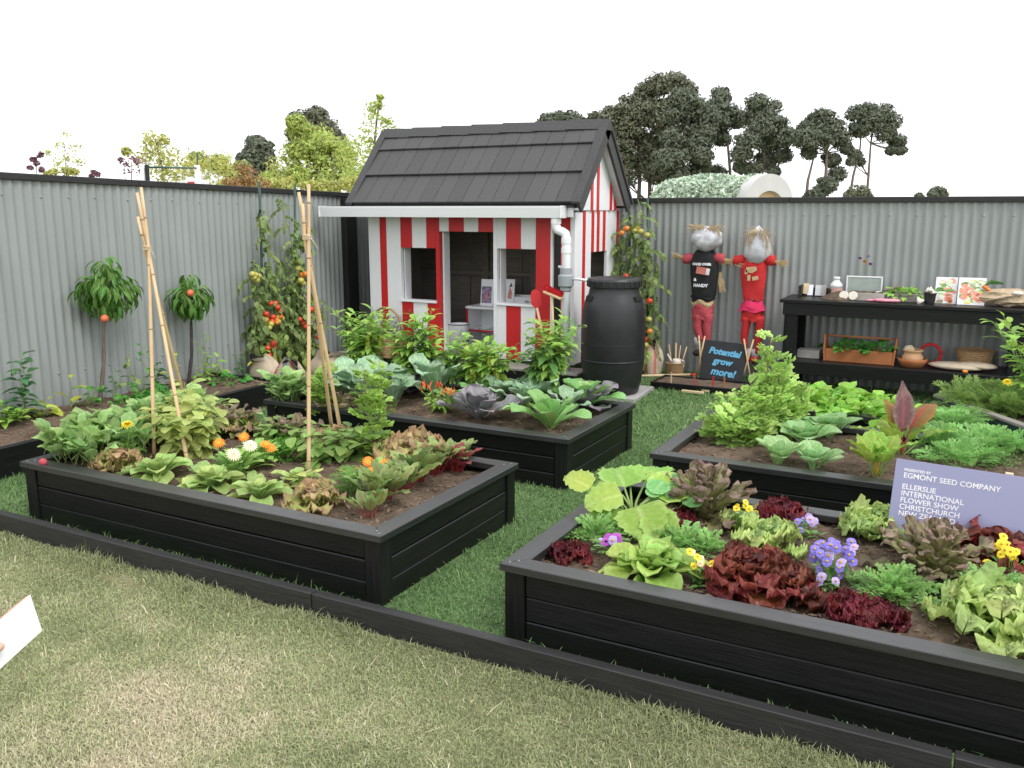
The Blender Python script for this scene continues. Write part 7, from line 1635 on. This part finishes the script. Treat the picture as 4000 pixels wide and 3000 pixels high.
tree('pine_tree', 'pine with a bare leaning trunk right of the tall one', 'tree', 72, [(1550, 202, 18), (1560, 212, 16), (1548, 232, 24), (1575, 245, 26), (1555, 265, 26), (1590, 262, 16), (1538, 290, 22), (1560, 300, 16), (1520, 362, 16), (1545, 372, 18)], [[(1579, 440), (1577, 370), (1570, 290), (1555, 215)]], 'lf_pine', 1000, .2, .38, .16, group=PT)
tree('pine_tree', 'rounded dark pine left of the gap in the tree group', 'tree', 68, [(1638, 222, 20), (1658, 238, 26), (1625, 250, 24), (1645, 275, 30), (1680, 272, 24), (1705, 300, 22), (1665, 305, 28), (1622, 310, 24), (1605, 335, 20), (1650, 345, 22), (1630, 365, 20), (1690, 335, 18), (1600, 362, 14), (1675, 372, 12)], [[(1648, 440), (1650, 370), (1652, 300), (1645, 230)], [(1660, 440), (1672, 380), (1700, 310)]], 'lf_pine', 1000, .2, .38, .16, group=PT)
tree('pine_tree', 'dark pine with a shaggy trunk second from the right', 'tree', 66, [(1775, 255, 22), (1755, 275, 24), (1795, 272, 26), (1740, 300, 22), (1775, 300, 28), (1815, 300, 22), (1830, 322, 12), (1745, 330, 14), (1795, 345, 16), (1805, 375, 18), (1790, 400, 18), (1770, 415, 16), (1755, 425, 14)], [[(1776, 440), (1783, 390), (1786, 330), (1778, 260)], [(1738, 440), (1745, 390), (1760, 330)]], 'lf_pine', 950, .2, .38, .16, group=PT)
tree('pine_tree', 'rightmost pine with two thin bare trunks', 'tree', 66, [(1850, 245, 18), (1872, 240, 22), (1905, 248, 24), (1925, 262, 20), (1885, 268, 26), (1858, 280, 18), (1915, 290, 18), (1938, 305, 16), (1945, 325, 10), (1925, 325, 10), (1845, 335, 12), (1838, 350, 8), (1858, 350, 8)], [[(1870, 440), (1876, 380), (1881, 310), (1890, 255)], [(1828, 440), (1843, 380), (1858, 320), (1862, 260)]], 'lf_pine', 950, .2, .38, .12, group=PT)
for u, v, r_, m2, lab in ((1852, 418, 20, 'lf_gum', 'olive bush showing above the right fence under the pines'), (2025, 416, 14, 'lf_pine', 'dark low bush above the right end of the fence'), (1985, 424, 7, 'lf_pine', 'tiny dark bush tip above the right fence')):
    tree('bush', lab, 'bush', 60, [(u, v, r_), (u + r_ * .7, v + 4, r_ * .7), (u - r_ * .7, v + 5, r_ * .7)], [[(u, 445), (u, v)]], m2, 600, .16, tr=.06, group='bushes beyond the right fence')
LT = 'trees and shrubs beyond the left fence'
tree('tree', 'pale lime green tree with a dense crown left of the playhouse roof', 'tree', 30, [(640, 290, 30), (615, 330, 30), (660, 330, 34), (690, 310, 30), (620, 375, 32), (665, 380, 34), (705, 360, 32), (735, 345, 26), (740, 385, 28), (645, 265, 18), (720, 320, 22), (590, 390, 22), (690, 400, 30)], [[(670, 445), (668, 380), (650, 290)]], 'lf_lime', 620, .095, .42, .1, dens=.95, group=LT)
tree('tree', 'grey green taller tree behind the lime green one', 'tree', 50, [(650, 262, 24), (680, 250, 22), (700, 275, 24), (665, 285, 26), (715, 300, 22), (690, 310, 26), (735, 320, 20), (635, 290, 18)], [[(685, 445), (684, 350), (678, 265)]], 'lf_gum', 900, .17, group=LT)
tree('birch_tree', 'slender pale green birch just left of the playhouse roof', 'tree', 26, [(800, 232, 12), (818, 225, 9), (812, 255, 18), (835, 262, 12), (800, 285, 18), (825, 290, 18), (848, 285, 12), (790, 315, 20), (815, 325, 22), (842, 315, 14), (780, 350, 22), (805, 360, 22), (770, 390, 24), (800, 395, 20), (822, 210, 6)], [[(800, 445), (806, 340), (815, 250), (822, 205)]], 'lf_lime', 200, .075, .4, .05, dens=.75, group=LT, loose=True)
tree('pine_tree', 'small dark round pine above the left fence', 'tree', 55, [(552, 312, 20), (535, 325, 20), (572, 325, 22), (550, 345, 26), (585, 345, 14), (525, 342, 12), (560, 370, 24), (540, 385, 22)], [[(552, 445), (552, 380), (550, 320)]], 'lf_pine', 900, .17, group=LT)
tree('shrub_tree', 'yellow green shrub behind the green pipe frame', 'tree', 20, [(325, 300, 14), (345, 300, 10), (310, 322, 18), (340, 330, 24), (370, 330, 24), (300, 345, 16), (395, 345, 22), (355, 360, 24), (330, 370, 22), (385, 375, 22), (415, 365, 16), (280, 328, 8)], [[(355, 440), (352, 370), (335, 300)]], 'lf_yelgreen', 300, .06, .42, .04, dens=.6, group=LT, loose=True)
tree('shrub_tree', 'mid green shrubs right of the pipe frame', 'tree', 38, [(500, 385, 24), (530, 390, 24), (415, 370, 22), (455, 375, 24), (560, 400, 20), (440, 345, 18), (465, 355, 20), (435, 372, 20), (490, 352, 18), (500, 375, 20), (470, 385, 18), (420, 340, 12), (520, 360, 14), (450, 395, 16)], [[(465, 445), (465, 360)]], 'lf_midgreen', 500, .12, .42, .06, group=LT)
tree('shrub_tree', 'rust tinged shrub in front of the small dark pine', 'tree', 22, [(525, 365, 14), (540, 380, 16), (515, 390, 14), (552, 392, 14), (495, 395, 12), (570, 400, 12), (530, 400, 14)], [[(535, 440), (533, 380)]], 'lf_rust', 220, .06, .42, .03, dens=.6, group=LT, loose=True)
tree('shrub_tree', 'yellow green low shrub between the rust shrub and the lime tree', 'tree', 24, [(585, 398, 20), (560, 403, 18), (605, 400, 20), (630, 405, 20), (480, 398, 16), (660, 405, 20), (700, 405, 20), (735, 405, 20), (510, 402, 16), (760, 395, 18)], [[(600, 440), (600, 405)]], 'lf_yelgreen', 260, .06, .42, .03, dens=.8, group=LT)
tree('birch_sapling', 'sparse young birch above the left fence', 'tree', 16, [(137, 290, 10), (130, 312, 9), (160, 318, 10), (140, 335, 14), (160, 345, 12), (128, 350, 10), (150, 362, 16), (172, 350, 8), (110, 330, 6)], [[(146, 445), (142, 360), (137, 285)], [(150, 400), (162, 310)]], 'lf_yelgreen', 60, .042, .4, .01, dens=.75, group=LT, loose=True)
tree('shrub_tree', 'small yellow green shrub at the foot of the young birch', 'tree', 16, [(140, 370, 12), (118, 372, 9), (162, 372, 9), (105, 376, 6)], [[(140, 440), (140, 372)]], 'lf_yelgreen', 150, .045, .42, .015, dens=.8, group=LT)
tree('flower_stalk', 'mauve flower spike above the left fence', 'flower', 10, [(80, 335, 7), (74, 345, 5), (82, 352, 5), (72, 362, 5), (92, 366, 5)], [[(78, 440), (78, 380), (80, 332)]], 'lf_mauve', 60, .03, .5, .008, dens=.8, group=LT, limbs=False)
tree('flower_stalk', 'purple leaved plant left of the green pipe frame', 'plant', 12, [(270, 350, 8), (285, 345, 9), (300, 350, 9), (278, 365, 10), (295, 370, 10), (262, 345, 4), (308, 365, 8)], [[(285, 440), (284, 380), (285, 345)], [(270, 420), (268, 348)]], 'lf_mauve', 40, .035, .5, .01, dens=.7, group=LT, loose=True)
tree('flower_stalk', 'little purple sprig above the middle of the left fence', 'plant', 12, [(204, 372, 5), (210, 378, 5), (198, 380, 4)], [[(205, 440), (205, 372)]], 'lf_mauve', 40, .03, .5, .006, dens=.8, group=LT, limbs=False)
tree('shrub_tree', 'airy pale green shrubbery under the slender birch by the roof', 'tree', 28, [(760, 370, 22), (785, 375, 24), (745, 340, 20), (765, 400, 22), (720, 385, 22), (795, 340, 18), (700, 290, 18), (735, 310, 18)], [[(762, 445), (762, 370)], [(720, 445), (722, 330)]], 'lf_lime', 240, .085, .4, .03, dens=.7, group=LT, loose=True)
tree('shrub_tree', 'airy yellow green shrubbery between the pipe frame and dark pine', 'tree', 30, [(445, 350, 20), (475, 345, 20), (500, 360, 22), (425, 365, 18), (460, 375, 20), (490, 385, 20), (590, 360, 18), (600, 385, 18)], [[(470, 445), (470, 350)], [(595, 445), (595, 370)]], 'lf_yelgreen', 240, .085, .4, .03, dens=.7, group=LT, loose=True)
# green pipe frame with white posts, white marquee roof
a, b = AD(307, 361, 12), AD(426, 363, 13.5)
fr = thing('pipe_frame', 'green horizontal pipe on two white posts behind the left fence', 'frame', (a.x, a.y, 0))
az = Vector((a.x, a.y, 0)); obj('pipe', MB().tube([a - az, b - az], .014, 8), m_['green_steel'], fr, smooth=True)
for p in (a, b): obj('post', MB().tube([Vector((p.x, p.y, 0)) - az, p - az + Vector((0, 0, .04))], .042, 10), m_['white_paint'], fr, smooth=True)
obj('strap', MB().cbox(a - az + Vector((.09, 0, -.12)), (.05, .05, .3), .01), m_['black_paint'], fr); tp2 = AD(426, 330, 13.5); obj('pipe_end', MB().tube([b - az, tp2 - az], .012, 8), m_['green_steel'], fr)
c = AD(450, 396, 34); mq = thing('marquee', 'white marquee roof partly seen behind the left fence', 'tent', (c.x, c.y, 0)); ry_ = YAW
obj('canopy', MB().prism([(-1.1, 1.9), (1.1, 1.9), (.9, c.z + .0), (-.3, c.z + .55), (-1.0, c.z + .35)], -1, 1, 'y'), m_['white_plastic'], mq, M4=RZ(-ry_)); obj('red_trim', MB().cbox((-.3, -1.02, c.z + .0), (.25, .02, .06), .003), m_['red_paint'], mq, M4=RZ(-ry_))
# leaf covered vault with a white arched end
D_ = 21.; k = D_ / 1926.
ec = AD(1655, 441, D_); vr = 60 * k
vt = thing('leafy_vault', 'rounded vault covered in pale grey green leaves with a white arched end', 'garden building', (ec.x, ec.y, 0), R(-38))
prof_ = [(-vr, ec.z * 0)] + [(vr * math.cos(q), ec.z + vr * math.sin(q)) for q in np.linspace(math.pi, 0, 18)] + [(vr, 0)]
Lv = 3.9
obj('vault', MB().prism([(a_ * .97, b_ - .02) for a_, b_ in prof_], -Lv, -.1, 'x'), m_['concrete'], vt, M4=RZ(0))
ring = [(vr * 1.06 * math.cos(q), ec.z + vr * 1.06 * math.sin(q)) for q in np.linspace(math.pi, 0, 22)]; inner = [(vr * .66 * math.cos(q), ec.z - .1 + vr * .62 * math.sin(q)) for q in np.linspace(0, math.pi, 22)]
obj('end_wall', MB().prism([(-vr * .66, 0)] + inner[::-1] + [(vr * .66, 0)], -.07, -.03, 'x'), m_['pine_wood'], vt)
mb = MB(); n_ = 22
Vv = [(x_, a_, b_) for x_ in (-.25, .12) for a_, b_ in ring] + [(x_, a_, b_) for x_ in (-.25, .12) for a_, b_ in inner[::-1]]
Ff = []
for i in range(n_ - 1): Ff += [(i, i + 1, n_ + i + 1, n_ + i), (n_ + i, n_ + i + 1, 3 * n_ + i + 1, 3 * n_ + i), (2 * n_ + i, 3 * n_ + i, 3 * n_ + i + 1, 2 * n_ + i + 1), (i, 2 * n_ + i, 2 * n_ + i + 1, i + 1)]
M('arch_white', (.56, .56, .55), (.5, .5, .49), 3); mb.add(Vv, Ff); obj('arch', mb, m_['arch_white'], vt, smooth=False)
mb = MB(); g = rng
nL = 5200; q = g.uniform(.02, math.pi - .02, nL); xx = g.uniform(-Lv - .1, -.2, nL); rr = vr * g.uniform(1., 1.1, nL)
p = np.stack([xx, rr * np.cos(q), ec.z + rr * np.sin(q) + .05 * np.sin(xx * 2)], 1); nrm_ = np.stack([np.zeros(nL), np.cos(q), np.sin(q)], 1)
a_ = g.normal(size=(nL, 3)); a_ /= np.linalg.norm(a_, axis=1)[:, None]; b_ = np.cross(a_, nrm_ + .5 * g.normal(size=(nL, 3))); b_ /= np.linalg.norm(b_, axis=1)[:, None]
s_ = .06 * g.uniform(.6, 1.4, (nL, 1)); mb.add(np.stack([p - a_ * s_, p + b_ * s_ * .6, p + a_ * s_, p - b_ * s_ * .6], 1).reshape(-1, 3), np.arange(nL * 4).reshape(-1, 4), edge=np.tile([0, .6, 1, .6], nL), tint=np.repeat(g.random(nL), 4))
obj('leaf_cover', mb, m_['lf_netting'], vt, kind='stuff')
